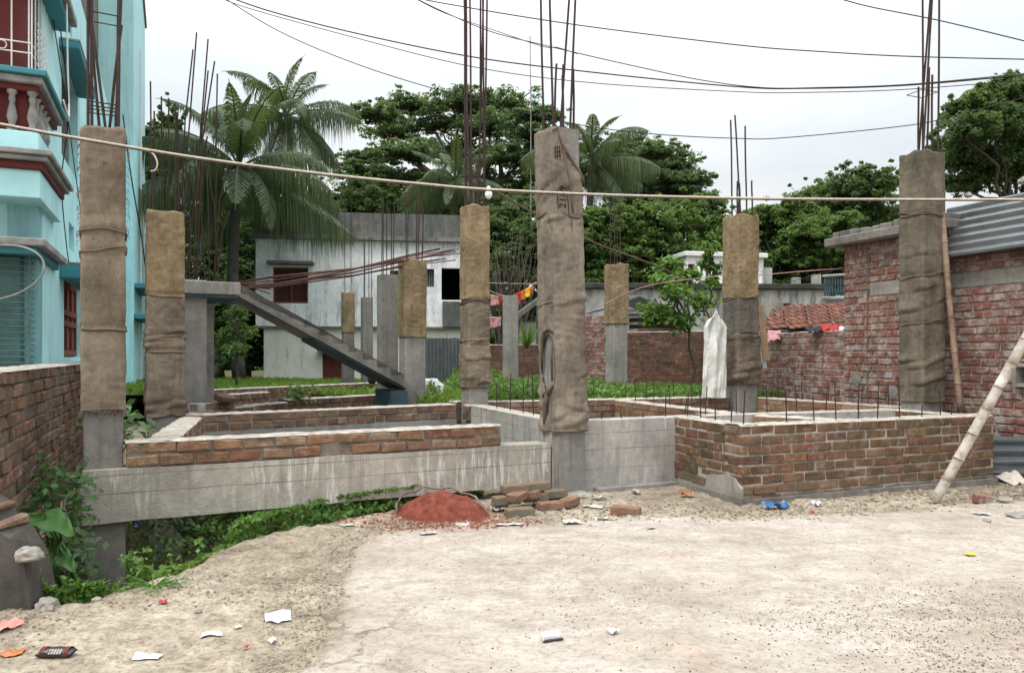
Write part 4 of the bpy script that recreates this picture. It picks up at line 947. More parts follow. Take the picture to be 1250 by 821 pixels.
# unfinished upper wall and the projecting rear part
mb = MB(); frH.box(mb, 4.6, TE, -3.0, -.35, ZT, 12.0); mb.build('unfinished_wall', MT['concrete_old'], hs)
mb = MB(); NW = nS(TE, 163); TF = T(177, NW); ZW = H(177, 34, NW); frH.box(mb, TE, TF, -3.0, NW, -.4, ZW); mb.build('rear_wing', MT['cyan'], hs)
mb = MB(); frH.box(mb, TE-.05, TF+.05, -3.0, NW+.05, ZW, ZW+.1); mb.build('rear_wing_coping', MT['rail_grey'], hs)
for (zz, t0) in ((2.75, TE+.3), (2.1, TE+.1)):
    mb = MB(); frH.box(mb, t0, t0+2.6, NW, NW+.5, zz, zz+.09); mb.build('sunshade', MT['cyan_dark'], hs)
for (ta, za, zb) in ((TE+2.5, 3.2, 8.5), ):
    mb = MB(); mb.tube([frH.p(ta, NW+.05, .2), frH.p(ta, NW+.05, zb)], .03, 8); mb.build('drain_pipe', MT['white_paint'], hs)

# small things on the house
def wire(label, pts, r, mat, cat='cable', name='overhead_cable', group='overhead cables', n=8, sub=10):
    P = [Vector(p) for p in pts]; out = []
    for i in range(len(P)-1):
        p0, p1, p2, p3 = P[max(i-1, 0)], P[i], P[i+1], P[min(i+2, len(P)-1)]
        for k in range(sub):
            t = k/sub; out.append(.5*((2*p1)+(p2-p0)*t+(2*p0-5*p1+4*p2-p3)*t*t+(3*p1-p0-3*p2+p3)*t**3))
    out.append(P[-1]); mb = MB(); mb.tube(out, r, n); o = mb.build(name, MT[mat], None, loc=out[0], smooth=True)
    return tag(o, label, cat, group)
def ap(lst, Y0, Y1):
    x0, x1 = lst[0][0], lst[-1][0]
    return [at(x, y, Y0+(Y1-Y0)*(x-x0)/(x1-x0)) for x, y in lst]
wire('white tube dropping from the balcony and looping up at its rail', [frH.p(.35, .16, 4.6), frH.p(.36, .17, 3.9), frH.p(.34, .18, 3.55), frH.p(.15, .2, 3.36), frH.p(-.05, .22, 3.33), frH.p(-.2, .2, 3.42)], .009, 'white_tube', 'tube', 'plastic_tube', None)
wire('black cable hanging in a slack line down the turquoise wall', [frH.p(-.2, .18, 4.0), frH.p(.4, .17, 3.5), frH.p(1.0, .05, 3.0), frH.p(1.4, .04, 2.5), frH.p(1.7, .04, 2.25)], .006, 'cable', 'cable', 'wall_cable', None)
wire('thin cable sloping across the turquoise wall from the upper window to the column', [frH.p(.3, .03, 4.5), frH.p(1.3, .03, 4.0), frH.p(2.4, .03, 3.3), frH.p(3.4, .03, 2.7)], .006, 'cable', 'cable', 'wall_cable', None)
wire('pair of dark cables sagging down behind the tallest left column', [at(150, 140, 9), at(160, 215, 9.1), at(172, 285, 9.3), at(178, 330, 9.4)], .008, 'cable', 'cable', 'wall_cable', None)
ring = [at(-8+62*math.cos(a), 333+33*math.sin(a)-8*math.cos(a), 6.7) for a in [R(-100+i*20) for i in range(11)]]
wire('loose loop of grey cable hanging before the green verandah grille', ring, .009, 'rail_grey', 'cable', 'cable_loop', None, sub=5)
wire('curl of cream hose poking out beside the ochre wrapped column', [at(176, 184, 7.7), at(186, 187, 7.7), at(192, 198, 7.7), at(190, 207, 7.7), at(184, 209, 7.7)], .008, 'cord', 'hose', 'hose', None, sub=6)

# ------------------------------------------------------------------ old brick garden wall on the left
WA, WB = Vector((-2.90, 4.22)), Vector((-6.0, 11.18))
def sk(t, z):
    lim = 1.25
    return z > lim+.04*math.sin(t*31)
ow, fo, Lo = brick_wall('garden_wall', 'old dark brick garden wall with broken near end below the turquoise house', 'brick wall', WA, WB, -.55, 1.25, .25, 'brick_old', mm='mortar_dark', seed=31, cap=None, skip=sk, bevel=.008, jit=.010, ch=.09)
cm = MB(); cap_strip(cm, fo, .0, Lo, .01, -.26, 1.25, random.Random(2), h=.015); cm.build('coping', MT['mortar'], ow)
st_ = thing('wall_stump', 'broken plastered wall stump with bricks crumbling at its top, lower left corner', 'wall stump', (-2.7, 4.1, 0))
fq = Fr((-3.25, 4.02), (1, .02)); sil = [(-.1, 1.0), (.22, .70), (.34, .60), (.43, .55), (.50, .44), (.585, .38), (.62, .30), (.665, .24), (.69, .12), (.715, -.1), (-.1, -.1)]
mb = MB(); m_ = len(sil); mb.add([fq.p(t+.012*math.sin(i*3.1), 0, z) for i, (t, z) in enumerate(sil)]+[fq.p(t+.02*math.sin(i*2.3), -.24, z+.02*math.sin(i*4)) for i, (t, z) in enumerate(sil)], [tuple(range(m_))[::-1], tuple(range(m_, 2*m_))]+[(i, (i+1) % m_, (i+1) % m_+m_, i+m_) for i in range(m_)])
mb.build('plaster_render', MT['stump'], st_)
mb = MB(); rq = random.Random(6)
for (t, z, w, h) in ((.05, .86, .22, .08), (.08, .95, .20, .08), (.14, .77, .2, .08), (.24, .67, .13, .08), (.04, 1.04, .2, .08), (.33, .585, .11, .06), (-.02, 1.13, .2, .08), (.16, .86, .10, .08), (.26, .755, .07, .07), (.45, .49, .07, .05), (.52, .42, .06, .05)):
    j = lambda: rq.uniform(-.012, .012); mb.hexa([fq.p(t-w/2+j(), .012+j(), z+j()), fq.p(t+w/2+j(), .012+j(), z+j()), fq.p(t+w/2+j(), -.235, z+j()), fq.p(t-w/2+j(), -.235, z+j()), fq.p(t-w/2+j(), .012+j(), z+h+j()), fq.p(t+w/2+j(), .012+j(), z+h+j()), fq.p(t+w/2+j(), -.235, z+h), fq.p(t-w/2+j(), -.235, z+h)])
mb.build('broken_bricks', MT['brick_old'], st_, bevel=.014)
def rock(mb, c, r, seed, flat=.7):
    bm = bmesh.new(); bmesh.ops.create_icosphere(bm, subdivisions=3, radius=1)
    s = Vector((rnd.uniform(.8, 1.3), rnd.uniform(.8, 1.2), flat))
    for v in bm.verts:
        d = v.co.normalized(); e = 1+.35*mnoise.noise(d*1.3+Vector((seed*3.1, 0, 0)))+.16*mnoise.noise(d*3.5+Vector((0, seed*2.3, 0)))
        q = Vector((round(d.x*2.2)/2.2, round(d.y*2.2)/2.2, round(d.z*2.2)/2.2)); d = d.lerp(q, .35)
        v.co = Vector((d.x*s.x, d.y*s.y, d.z*s.z))*e*r
    bm.verts.index_update(); mb.add([v.co+Vector(c) for v in bm.verts], [tuple(v.index for v in f.verts) for f in bm.faces]); bm.free()
def rock_thing(label, px, py, r, seed, mat='stone', name='rubble_stone', group='rubble stones', zoff=None, cat='stone', z=None):
    p = gr(px, py, 0); zz = gzs(p.x, p.y) if z is None else z
    p = gr(px, py, zz)
    mb = MB(); rock(mb, (p.x, p.y, zz+r*.3), r, seed); return tag(mb.build(name, MT[mat], None, loc=p), label, cat, group)
rock_thing('pale boulder at the foot of the broken wall end', 25, 738, .085, 1)
rock_thing('pale lump of old mortar bonded on the broken wall end', 36, 680, .055, 2, z=.28)
rock_thing('flat grey stone just right of the pale boulder by the wall end', 58, 742, .06, 3)
rock_thing('grey rubble block tucked under the plastered wall stump', 45, 722, .06, 4)
rock_thing('small brown stone lying in the soil below the leafy clump', 118, 733, .022, 5)
rock_thing('round dark stone on the tan soil near the red scrap', 242, 747, .018, 6)

# ------------------------------------------------------------------ white house behind
fw = Fr((at(312, 0, 26).x, 26), (math.cos(R(8)), math.sin(R(8)))); wz = lambda px, py: fw.z(px, py)
wh = thing('stained_house', 'white stained two storey house with black streaked parapet behind the stair', 'house', (-6, 27, .4))
TW = fw.t(584); zl = wz(400, 398)
w1 = (fw.t(333), fw.t(376), wz(350, 370), wz(350, 326)); w2 = (fw.t(516), fw.t(530), wz(520, 350), wz(520, 328)); w3 = (fw.t(539), fw.t(570), wz(550, 366), wz(550, 327)); w4 = (fw.t(476), fw.t(488), wz(480, 350), wz(480, 330))
mb = MB(); fw.wall(mb, 0, TW, zl, wz(400, 293), [w1, w2, w3, w4], .3); fw.box(mb, 0, .3, -5, -.305, zl, wz(400, 293)); fw.box(mb, TW-.3, TW, -5, -.305, zl, wz(400, 293)); mb.build('upper_wall', MT['house_white'], wh)
mb = MB(); fw.wall(mb, .25, TW, -.3, zl-.08, [(fw.t(393), fw.t(422), -.3, wz(400, 431)), (fw.t(418), fw.t(430), wz(420, 410), wz(420, 403))], .3, -.12); fw.box(mb, .25, .5, -5, -.43, -.3, zl-.1); mb.build('lower_wall', MT['house_lower'], wh)
mb = MB(); fw.box(mb, -.05, TW+.05, -5, .06, zl-.078, zl-.004); mb.build('floor_ledge', MT['concrete_old'], wh)
mb = MB(); fw.box(mb, -.12, TW+.15, -5.2, .22, wz(400, 293)+.003, wz(400, 287.5)); mb.build('roof_ledge', MT['concrete_old'], wh)
mb = MB(); fw.box(mb, -.06, TW+.1, -5.1, .10, wz(400, 287.5)+.004, wz(312, 257)); mb.build('parapet', MT['house_parapet'], wh)
mb = MB(); fw.box(mb, 0, TW, -4.8, -3.2, -.3, wz(400, 293)-.02); mb.build('inner_wall', MT['dark_in'], wh)
mb = MB(); fw.box(mb, w1[0], w1[1], -.24, -.2, w1[2], w1[3]); wi = mb.build('window', MT['shutter'], wh)
mb = MB()
for k in range(11):
    a = w1[0]+(w1[1]-w1[0])*k/10; b2 = w1[0]+(w1[1]-w1[0])*(k+1)/10
    for q in range(8):
        za = w1[2]+(w1[3]-w1[2])*q/8; zb = w1[2]+(w1[3]-w1[2])*(q+1)/8
        if k < 10: mb.tube([fw.p(a, -.14, za), fw.p(b2, -.14, zb)], .009, 4); mb.tube([fw.p(b2, -.14, za), fw.p(a, -.14, zb)], .009, 4)
mb.build('window_grille', MT['dark_in'], wi)
mb = MB()
for a in (w1[0]+.03, w1[0]+(w1[1]-w1[0])*.52, w1[1]-.03): fw.box(mb, a-.03, a+.03, -.2, -.10, w1[2], w1[3])
fw.box(mb, w1[0]+.06, w1[1]-.06, -.2, -.10, w1[3]-.07, w1[3]-.003); fw.box(mb, w1[0]+.06, w1[1]-.06, -.2, -.10, w1[2]+.003, w1[2]+.07); mb.build('window_frame', MT['shutter'], wi)
mb = MB(); fw.box(mb, w1[0]-.15, w1[1]+.22, .0, .45, w1[3]+.06, w1[3]+.18); mb.build('sunshade', MT['concrete_old'], wh, bevel=.03)
mb = MB(); fw.box(mb, fw.t(388), fw.t(428), -.11, .30, wz(400, 430), wz(400, 427)); mb.build('door_shade', MT['concrete_old'], wh)
for w in (w2, w4):
    mb = MB(); fw.box(mb, w[0], w[1], -.29, -.25, w[2], w[3]); wo_ = mb.build('window', MT['dark_in'], wh)
    mb = MB()
    for k in range(6): a = w[0]+(w[1]-w[0])*(k+.5)/6; mb.tube([fw.p(a, -.12, w[2]), fw.p(a, -.12, w[3])], .012, 5)
    mb.build('window_bars', MT['rail_grey'], wo_)
mb = MB(); fw.box(mb, fw.t(540), fw.t(584), .02, .12, zl+.0, wz(550, 368)); mb.build('balcony_wall', MT['house_parapet'], wh)
mb = MB(); fw.box(mb, fw.t(393.5), fw.t(421.5), -.36, -.30, -.3, wz(400, 431.5)); dr = mb.build('door', MT['shutter'], wh)
mb = MB()
for k in range(5): a = fw.t(393.5)+(fw.t(421.5)-fw.t(393.5))*k/4; fw.box(mb, a-.03, a+.03, -.30, -.26, -.3, wz(400, 432))
fw.box(mb, fw.t(394), fw.t(421), -.30, -.255, .75, .82); mb.build('door_frame', MT['shutter'], dr)
def corr_sheet(mb, O, du, dv, W, Hh, per, amp, n_per=6, th=.004, wave_along_v=True):
    du = Vector(du).normalized(); dv = Vector(dv).normalized(); nn = du.cross(dv).normalized(); k = max(4, int(Hh/per*n_per)); o = len(mb.v)
    for j in range(k+1):
        v = Hh*j/k; e = amp*math.sin(2*math.pi*v/per)
        for u in (0, W*.33, W*.66, W):
            mb.v.append(tuple(Vector(O)+du*u+dv*v+nn*(e+.006*math.sin(u*7+v*3))))
    for j in range(k):
        for i in range(3): mb.f.append((o+j*4+i, o+j*4+i+1, o+(j+1)*4+i+1, o+(j+1)*4+i))
def solid(o, th): s = o.modifiers.new('thickness', 'SOLIDIFY'); s.thickness = th; return o
# tin fence before the white house
p0 = at(518, 463, 21); p1 = at(562, 460, 21.5); tf = thing('tin_fence', 'upright grey corrugated tin fence between column and white house', 'fence', p0)
mb = MB(); corr_sheet(mb, (p0.x, p0.y, .3), (0, 0, 1), (p1.x-p0.x, p1.y-p0.y, 0), 1.52, (p1-p0).xy.length, .11, .022); solid(mb.build('tin_sheet', MT['tin'], tf), .003)
mb = MB(); q = at(555, 0, 21.6); mb.box(q.x-.05, q.x+.05, q.y, q.y+.08, .3, 1.85); mb.build('post', MT['bamboo_brown'], tf)

# ------------------------------------------------------------------ right side buildings
frR = Fr((4.70, 10.8), (.35, -.937))           # runs toward the camera along the right boundary
bb = thing('brick_building', 'unplastered red brick building with a roof slab along the right edge', 'building', (5.2, 9, 0))
def skb(t, z):
    if .40 < t < .46: return True                # groove beside the corner pier
    if 2.14 < z < 2.33 and t > .46: return True   # concrete band
    if 2.50 < t < 2.86 and .98 < z < 1.28: return True
    if 1.2 < t < 1.36 and 2.02 < z < 2.14: return False
    if .62 < t < .74 and 2.36 < z < 2.45: return True
    return z > (2.86 if t < 1.6 else 2.52)
mb = MB(); brick_rows(mb, frR, 0, 4.6, .2, 2.88, .2, 41, skip=skb, jit=.007, ch=.092, bl=.25, gap=.016); mb.build('brickwork', MT['brick_red'], bb, bevel=.008)
mb = MB(); frR.box(mb, .006, 2.5, -.21, -.022, .2, 2.5); frR.box(mb, .006, 1.6, -.212, -.022, 2.5, 2.86); frR.box(mb, 2.86, 4.6, -.21, -.022, .2, 2.5); frR.box(mb, 2.5, 2.86, -.21, -.022, .2, .98); frR.box(mb, 2.5, 2.86, -.21, -.022, 1.28, 2.5); frR.box(mb, .006, 4.6, -3.2, -.22, .2, 2.5); mb.build('mortar', MT['mortar'], bb)
mb = MB(); frR.box(mb, .46, 4.6, -.1, -.006, 2.15, 2.325); mb.build('lintel_band', MT['concrete'], bb, bevel=.006)
mb = MB(); frR.box(mb, 2.52, 2.84, -.2, .06, 1.0, 1.04); frR.box(mb, 2.52, 2.84, -.2, .06, 1.22, 1.26); frR.box(mb, 2.52, 2.56, -.2, .06, 1.042, 1.218); frR.box(mb, 2.80, 2.84, -.2, .06, 1.042, 1.218); mb.build('wall_niche', MT['concrete'], bb)
mb = MB(); frR.box(mb, -.17, 1.72, -3.0, .20, 2.88, 3.00); sb = mb.build('roof_slab', MT['concrete_old'], bb, bevel=.015)
mb = MB(); rr = random.Random(5)
for k in range(15):
    a = -.1+k*.12; frR.box(mb, a, a+.115, -.22, .16-rr.random()*.08, 3.002, 3.002+.06+rr.random()*.03)
mb.build('parapet_course', MT['concrete_old'], bb, bevel=.01)
mb = MB(); mb.tube([frR.p(.43, -.012, .65), frR.p(.43, -.012, 2.84)], .018, 8); mb.build('conduit', MT['cord_dark'], bb)
for (t, z) in ((.85, .88), (.25, 1.0)):
    mb = MB(); n_ = 26; rad = [.075*(1+.55*rnd.random()*(k % 2)) for k in range(n_)]; mb.v = [tuple(frR.p(t, .012, z))]+[tuple(frR.p(t+rad[k]*math.cos(6.2832*k/n_), .004, z+rad[k]*math.sin(6.2832*k/n_))) for k in range(n_)]
    mb.f = [(0, 1+k, 1+(k+1) % n_) for k in range(n_)]; mb.build('mortar_splash', MT['concrete_old'], bb)
ts = frR.t(1150, -.02); rs_ = thing('tin_roof', 'tilted corrugated tin roof sheet on the red brick building, top right', 'roof', frR.p(ts, .1, 2.5))
mb = MB(); O = frR.p(ts-.15, .22, 2.50); dv = Vector((frR.n.x*-.62, frR.n.y*-.62, .80))
corr_sheet(mb, O, (frR.d.x, frR.d.y, .005), dv, 3.2, .86, .135, .022); solid(mb.build('tin_sheet', MT['tin'], rs_), .003)
mb = MB(); frR.box(mb, ts-.1, 4.6, -.16, -.06, 2.502, 2.60); mb.build('roof_batten', MT['bamboo_brown'], rs_)
for (px, py, r_, lab) in ((1183, 237, .045, 'small pale stone weighing down the tin roof edge'), (1252, 219, .06, 'brown stone at the top right corner of the tin roof')):
    p = at(px, py, 9.0 if px < 1200 else 8.3)+Vector((.02, .05, 0)); mb = MB(); rock(mb, p, r_, px); tag(mb.build('roof_stone', MT['stone'], None, loc=p), lab, 'stone')

# right boundary brick wall, in two steps, and the back boundary
brick_wall('boundary_wall', 'dark red brick boundary wall under the tiled roof, right of the sack', 'brick wall', (4.02, 14.2), (4.72, 10.75), .3, 1.70, .24, 'brick_red', seed=51, cap='mortar', bevel=.006, gap=.016, ch=.096, skip=lambda t, z: z > 1.1+min(.62, .20+t*.55))
brick_wall('boundary_wall', 'old brown brick boundary wall behind the garden, right of the ochre topped column', 'brick wall', (1.75, 17.6), (4.5, 16.2), .2, 1.86, .24, 'brick_dark', seed=52, cap='mortar', bevel=0, hdr=(2, 5, 9))
brick_wall('boundary_pier', 'taller red brick pier in the boundary wall behind the central column', 'brick pier', (1.38, 17.1), (2.1, 16.9), .2, 2.22, .3, 'brick_red', seed=53, bevel=0)
brick_wall('boundary_wall', 'low dark brick boundary wall behind the grass, left of the central column', 'brick wall', (-.65, 19.2), (1.5, 17.9), .2, 1.60, .24, 'brick_dark', seed=54, cap='mortar', bevel=0)
# long old plastered wall and sheds
lw = Fr((at(712, 0, 21).x, 21), (1, .05)); lz = lambda px, py: lw.z(px, py); tl1 = lw.t(1012)
ow2 = thing('plastered_wall', 'long low grey plastered wall with a black coping beyond the boundary', 'wall', lw.p(2, 0, .3))
mb = MB(); lw.box(mb, -.5, tl1, -.25, 0, .2, lz(860, 353)); mb.build('wall_face', MT['old_plaster'], ow2)
mb = MB(); lw.box(mb, -.55, tl1+.08, -.35, .12, lz(860, 353)+.003, lz(860, 346)); mb.build('coping', MT['mould'], ow2, bevel=.02)
mb = MB(); hx = lw.t(960); lw.box(mb, hx-.09, hx+.09, -.05, .012, lz(960, 377), lz(960, 370)); mb.build('opening', MT['dark_in'], ow2)
for k, (px, py0, py1) in enumerate(((940, 346, 326), (975, 346, 338), (1000, 346, 334))):
    c = lw.t(px); mb = MB(); lw.box(mb, c-.1, c+.1, -.3, -.1, lz(px, py0)+.002, lz(px, py1)); mb.build('roof_stub', MT['old_plaster'], ow2)
sh = thing('white_outbuilding', 'small white outbuilding half hidden by the leafy sapling', 'building', at(880, 345, 25))
ps, pe = at(838, 0, 24), at(932, 0, 24.5); fs_ = Fr((ps.x, ps.y), (pe-ps).xy); Ls = (pe-ps).xy.length
mb = MB(); fs_.wall(mb, 0, Ls, .3, fs_.z(880, 314), [(.05, .28, fs_.z(845, 340), fs_.z(845, 322))], .2); mb.build('wall_face', MT['house_white'], sh)
mb = MB(); fs_.box(mb, -.1, Ls+.1, -2, .12, fs_.z(880, 314)+.003, fs_.z(880, 308)); mb.build('roof_slab', MT['white_paint'], sh, bevel=.02)
mb = MB(); fs_.box(mb, .05, .28, -.2, -.15, fs_.z(845, 340), fs_.z(845, 322)); mb.build('window', MT['shutter'], sh)
# low rusty tin shed between
ps, pe = at(768, 0, 18.6), at(838, 0, 18.8); fz = Fr((ps.x, ps.y), (pe-ps).xy); Lz_ = (pe-ps).xy.length
ts_ = thing('tin_shed', 'low dark rusty tin shed peeking over the brick boundary wall', 'shed', fz.p(.6, 0, 1))
mb = MB(); corr_sheet(mb, fz.p(0, 0, .6), (fz.d.x, fz.d.y, 0), (0, 0, 1), Lz_, 1.75, .16, .02); solid(mb.build('tin_wall', MT['tin_rust'], ts_), .004)
mb = MB(); zt_ = fz.z(775, 363)
for (a, b2, za, zb) in ((-.75, .15, zt_-.35, zt_), (.15, 1.45, zt_, zt_-.55)):
    mb.hexa([fz.p(a, .35, za), fz.p(b2, .35, zb), fz.p(b2, -1.5, zb), fz.p(a, -1.5, za), fz.p(a, .35, za+.05), fz.p(b2, .35, zb+.05), fz.p(b2, -1.5, zb+.05), fz.p(a, -1.5, za+.05)])
mb.build('shed_roof', MT['tin_dark'], ts_)
mb = MB()
for k in range(5): z = 1.75+k*.16; mb.hexa([fz.p(-.25, .06, z), fz.p(.2, .08, z+.02), fz.p(.2, .03, z+.02), fz.p(-.25, .02, z), fz.p(-.25, .06, z+.05), fz.p(.2, .08, z+.07), fz.p(.2, .03, z+.07), fz.p(-.25, .02, z+.05)])
mb.build('slat_gate', MT['rail_grey'], ts_)
# tiled roof
tr_ = thing('tiled_roof', 'faded red clay tile roof behind the brick boundary wall', 'roof', at(985, 400, 15.5))
ra, rb = at(936, 404, 15.6), at(1040, 401, 15.0); du = (rb-ra).normalized(); dv = Vector((-.05, .75, .36)).normalized(); mb = MB()
for i in range(13):
    for j in range(6):
        o = ra+du*(i*.145)+dv*(j*.20)+Vector((.30*max(0, j-1)*.22, 0, .012*((i*7+j*3) % 3)))
        if i < j*.75-1: continue
        a = [o, o+du*.13, o+du*.13+dv*.23+Vector((0, 0, .0)), o+dv*.23]; n_ = du.cross(dv); n_ = n_ if n_.z > 0 else -n_
        mb.hexa([a[0]+n_*.03, a[1]+n_*.03, a[2]+n_*.012, a[3]+n_*.012, a[0]+n_*.055, a[1]+n_*.055, a[2]+n_*.034, a[3]+n_*.034])
        mb.tube([o+du*.135+n_*.06, o+du*.135+dv*.22+n_*.04], .024, 6)
mb.build('tiles', MT['tile'], tr_)
mb = MB(); mb.add([ra-Vector((.1, 0, .02)), rb+Vector((.3, 0, -.02)), rb+dv*1.15, ra+dv*1.15+du*.5], [(0, 1, 2, 3)]); mb.box(ra.x, rb.x, ra.y+.6, ra.y+.7, .3, ra.z+.2); mb.build('roof_base', MT['brick_dark'], tr_)
def cloth(label, corners, mat, cat='cloth', name='cloth', sag=.04, group=None, nx=12, ny=8, seed=1, wob=.03, th=.006):
    a, b2, c, d = [Vector(p) for p in corners]; mb = MB(); nn = (b2-a).cross(d-a).normalized()
    for j in range(ny+1):
        for i in range(nx+1):
            u, v = i/nx, j/ny; p = (a*(1-u)+b2*u)*(1-v)+(d*(1-u)+c*u)*v
            w = wob*mnoise.noise(Vector((u*4+seed*3.3, v*1.6, seed)))*2*(.3+v); p = p+nn*w+Vector((0, 0, -sag*math.sin(math.pi*u)*(1-v)))
            p += (b2-a)*.06*mnoise.noise(Vector((v*3+seed, 0, u*2)))*v
            mb.v.append(tuple(p))
    mb.f = [(j*(nx+1)+i, j*(nx+1)+i+1, (j+1)*(nx+1)+i+1, (j+1)*(nx+1)+i) for j in range(ny) for i in range(nx)]
    o = mb.build(name, MT[mat], None, loc=a, smooth=True); solid(o, th); return tag(o, label, cat, group)
G_ = 'washing drying on the brick boundary wall'
for (x0, x1, y0, y1, m_, lab) in ((1003, 1024, 396, 404, 'red_cloth', 'red cloth drying on the wall under the tiled roof'), (1022, 1033, 398, 404, 'white_paint', 'white cloth drying next to the red one below the tiles'),
        (983, 1003, 399, 405, 'dark_cloth', 'dark cloth drying left of the red one below the tiles'), (953, 962, 402, 412, 'dark_cloth', 'navy garment hung at the end of the tiled roof'),
        (937, 953, 403, 416, 'pink_cloth', 'faded garment hung beside the plywood strip')):
    Yc = 11.3 if x0 > 970 else 12.4
    cloth(lab, [at(x0, y0, Yc+.25), at(x1, y0, Yc+.2), at(x1, y1, Yc-.02), at(x0, y1, Yc-.02)], m_, 'garment', 'garment', .01, G_, seed=x0)
cloth('crumpled white bag lying on the red roof tiles', [at(957, 380, 16.8), at(977, 379, 16.8), at(976, 385, 16.5), at(960, 386, 16.5)], 'sack', 'bag', 'plastic_bag', .0, seed=4, wob=.08)
# dark railing at the gap
rl = thing('balcony_railing', 'dark blue iron balustrade in the gap left of the brick building', 'railing', at(1016, 365, 17)); mb = MB()
for k in range(8):
    p = at(1007+k*3.2, 362, 17); q = at(1007+k*3.2, 339, 17); mb.tube([p, p.lerp(q, .25), p.lerp(q, .5), p.lerp(q, .75), q], [.012, .025, .012, .025, .012], 6)
mb.build('balusters', MT['formply'], rl); mb = MB(); a, b2 = at(1004, 337, 17), at(1034, 335, 17); mb.tube([a, b2], .03, 6); mb.build('rail', MT['rail_grey'], rl); mb = MB(); mb.tube([at(1004, 364, 17), at(1034, 364, 17)], .045, 6); mb.build('rail', MT['rail_grey'], rl)
q = at(1016, 440, 17.3); mb = MB(); mb.box(q.x-.35, q.x+.6, 17.1, 17.4, .3, at(0, 365, 17).z); mb.build('base_wall', MT['old_plaster'], rl)

# ------------------------------------------------------------------ poles, sheets, sack
def bamboo(label, a, b2, r, mat, seed, node=.30):
    a, b2 = Vector(a), Vector(b2); L = (b2-a).length; rr = random.Random(seed); pts, rad = [], []; t = 0; d = (b2-a)/L; marks = []
    sd = d.orthogonal()
    while t < L:
        for (dt, k) in ((0, 1.0), (node*.48, .96), (node*.90, 1.0), (node*.955, 1.13), (node*.975, 1.15), (node*.995, 1.02)):
            if t+dt > L: break
            pts.append(a+d*(t+dt)+sd*.012*math.sin((t+dt)*2.1+seed)); rad.append(r*k*(1-.10*(t+dt)/L))
        t += node*rr.uniform(.85, 1.12)
    pts.append(b2); rad.append(r*.9); root = thing('bamboo_pole', label, 'pole', a)
    mb = MB(); mb.tube(pts, rad, 14); mb.build('culm', MT[mat], root, smooth=True)
    for i in range(len(pts)-1):
        if abs(rad[i]-r*1.15*(1-.10*((pts[i]-a).length)/L)) < r*.012: mb = MB(); mb.tube([pts[i]-d*.006, pts[i]+d*.006], rad[i]*1.035, 14); mb.build('node_ring', MT['bamboo_brown'], root, smooth=True)
    return root
pb = gr(1140, 615, 0); pb.z = gzs(pb.x, pb.y)+.02
bamboo('thick whitish bamboo pole propped aslant against the right brick foundation', pb, at(1290, 348, 6.55), .045, 'bamboo', 1, .235)
bamboo('thin brown bamboo pole standing upright beside the olive wrapped column', at(1172, 502, 8.75), at(1147, 232, 9.0), .036, 'bamboo_brown', 2, .33)
p0 = gr(1216, 574, 0); sp = thing('tin_stack', 'stack of dark corrugated sheets lying on edge at the right by the brick building', 'metal sheets', p0)
for k in range(3):
    mb = MB(); O = Vector((5.02+.03*k, 8.28+.06*k, .05)); corr_sheet(mb, O, (.35, -.937, 0) if False else (.93, -.05, 0), Vector((.02, .12, .99)), 1.6, .40, .115, .024); solid(mb.build('sheet', MT['tin_dark'], sp), .003)
cloth('torn brown tarpaulin scrap on the ground at the right edge', [gr(1214, 582, .04), gr(1235, 572, .10), gr(1256, 584, .05), gr(1238, 590, .02)], 'cord', 'tarpaulin', 'tarpaulin_scrap', 0, seed=8, wob=.05)
# sack on a stick beside R1
fS2 = at(873, 470, 11.15); sk_ = thing('hanging_sack', 'white woven sack hung on a stick beside the frayed dark skirt column', 'sack', (fS2.x, fS2.y, .6))
mb = MB(); nx_, ny_ = 34, 70; top = [(-.16, .0), (.16, .0)]
for j in range(ny_+1):
    v = j/ny_; zz = 2.02-1.30*v
    for i in range(nx_+1):
        u = i/nx_-.5; w = .075+.095*min(1, v*5) if v < .2 else .170-.012*math.sin(v*5)
        x = u*2*w*(1.0 if v > .05 else .5)-.02*v; yy = .07*mnoise.noise(Vector((u*5, v*3, 2)))+.05*math.cos(u*math.pi)+.02*math.sin(u*14+v*3)+.03*(.3-abs(mnoise.noise(Vector((u*7+v*2, v*2.5, 5)))))+.007*mnoise.noise(Vector((u*16, v*16, 3)))
        mb.v.append((fS2.x+x, fS2.y-yy, zz-.25*abs(u)*(1-v)**6+ (.02*mnoise.noise(Vector((u*9, 0, 1))) if j == ny_ else 0)))
mb.f = [(j*(nx_+1)+i, j*(nx_+1)+i+1, (j+1)*(nx_+1)+i+1, (j+1)*(nx_+1)+i) for j in range(ny_) for i in range(nx_)]
solid(mb.build('sack_cloth', MT['sack'], sk_, smooth=True), .006)
mb = MB(); mb.tube([(fS2.x-.1, fS2.y+.06, .6), (fS2.x-.04, fS2.y+.06, 2.05)], .014, 6); mb.build('stick', MT['bamboo_brown'], sk_)
pw = thing('plywood_strip', 'raw plywood strips leaning behind the frayed dark skirt column', 'board', (3.75, 11.7, .7))
for (xa, xb, yb, mt) in ((921, 931, 448, 'sack'), (928, 936, 440, 'wood')):
    a, b2 = at(xb, yb, 11.75), at(xa, 372, 11.9); d = Vector((.11, .03, 0)) if mt == 'wood' else Vector((.13, 0, 0)); k = Vector((0, .02, 0)); mb = MB()
    mb.hexa([a-d*.5, a+d*.5, a+d*.5+k, a-d*.5+k, b2-d*.5, b2+d*.5, b2+d*.5+k, b2-d*.5+k]); mb.build('board', MT[mt], pw)

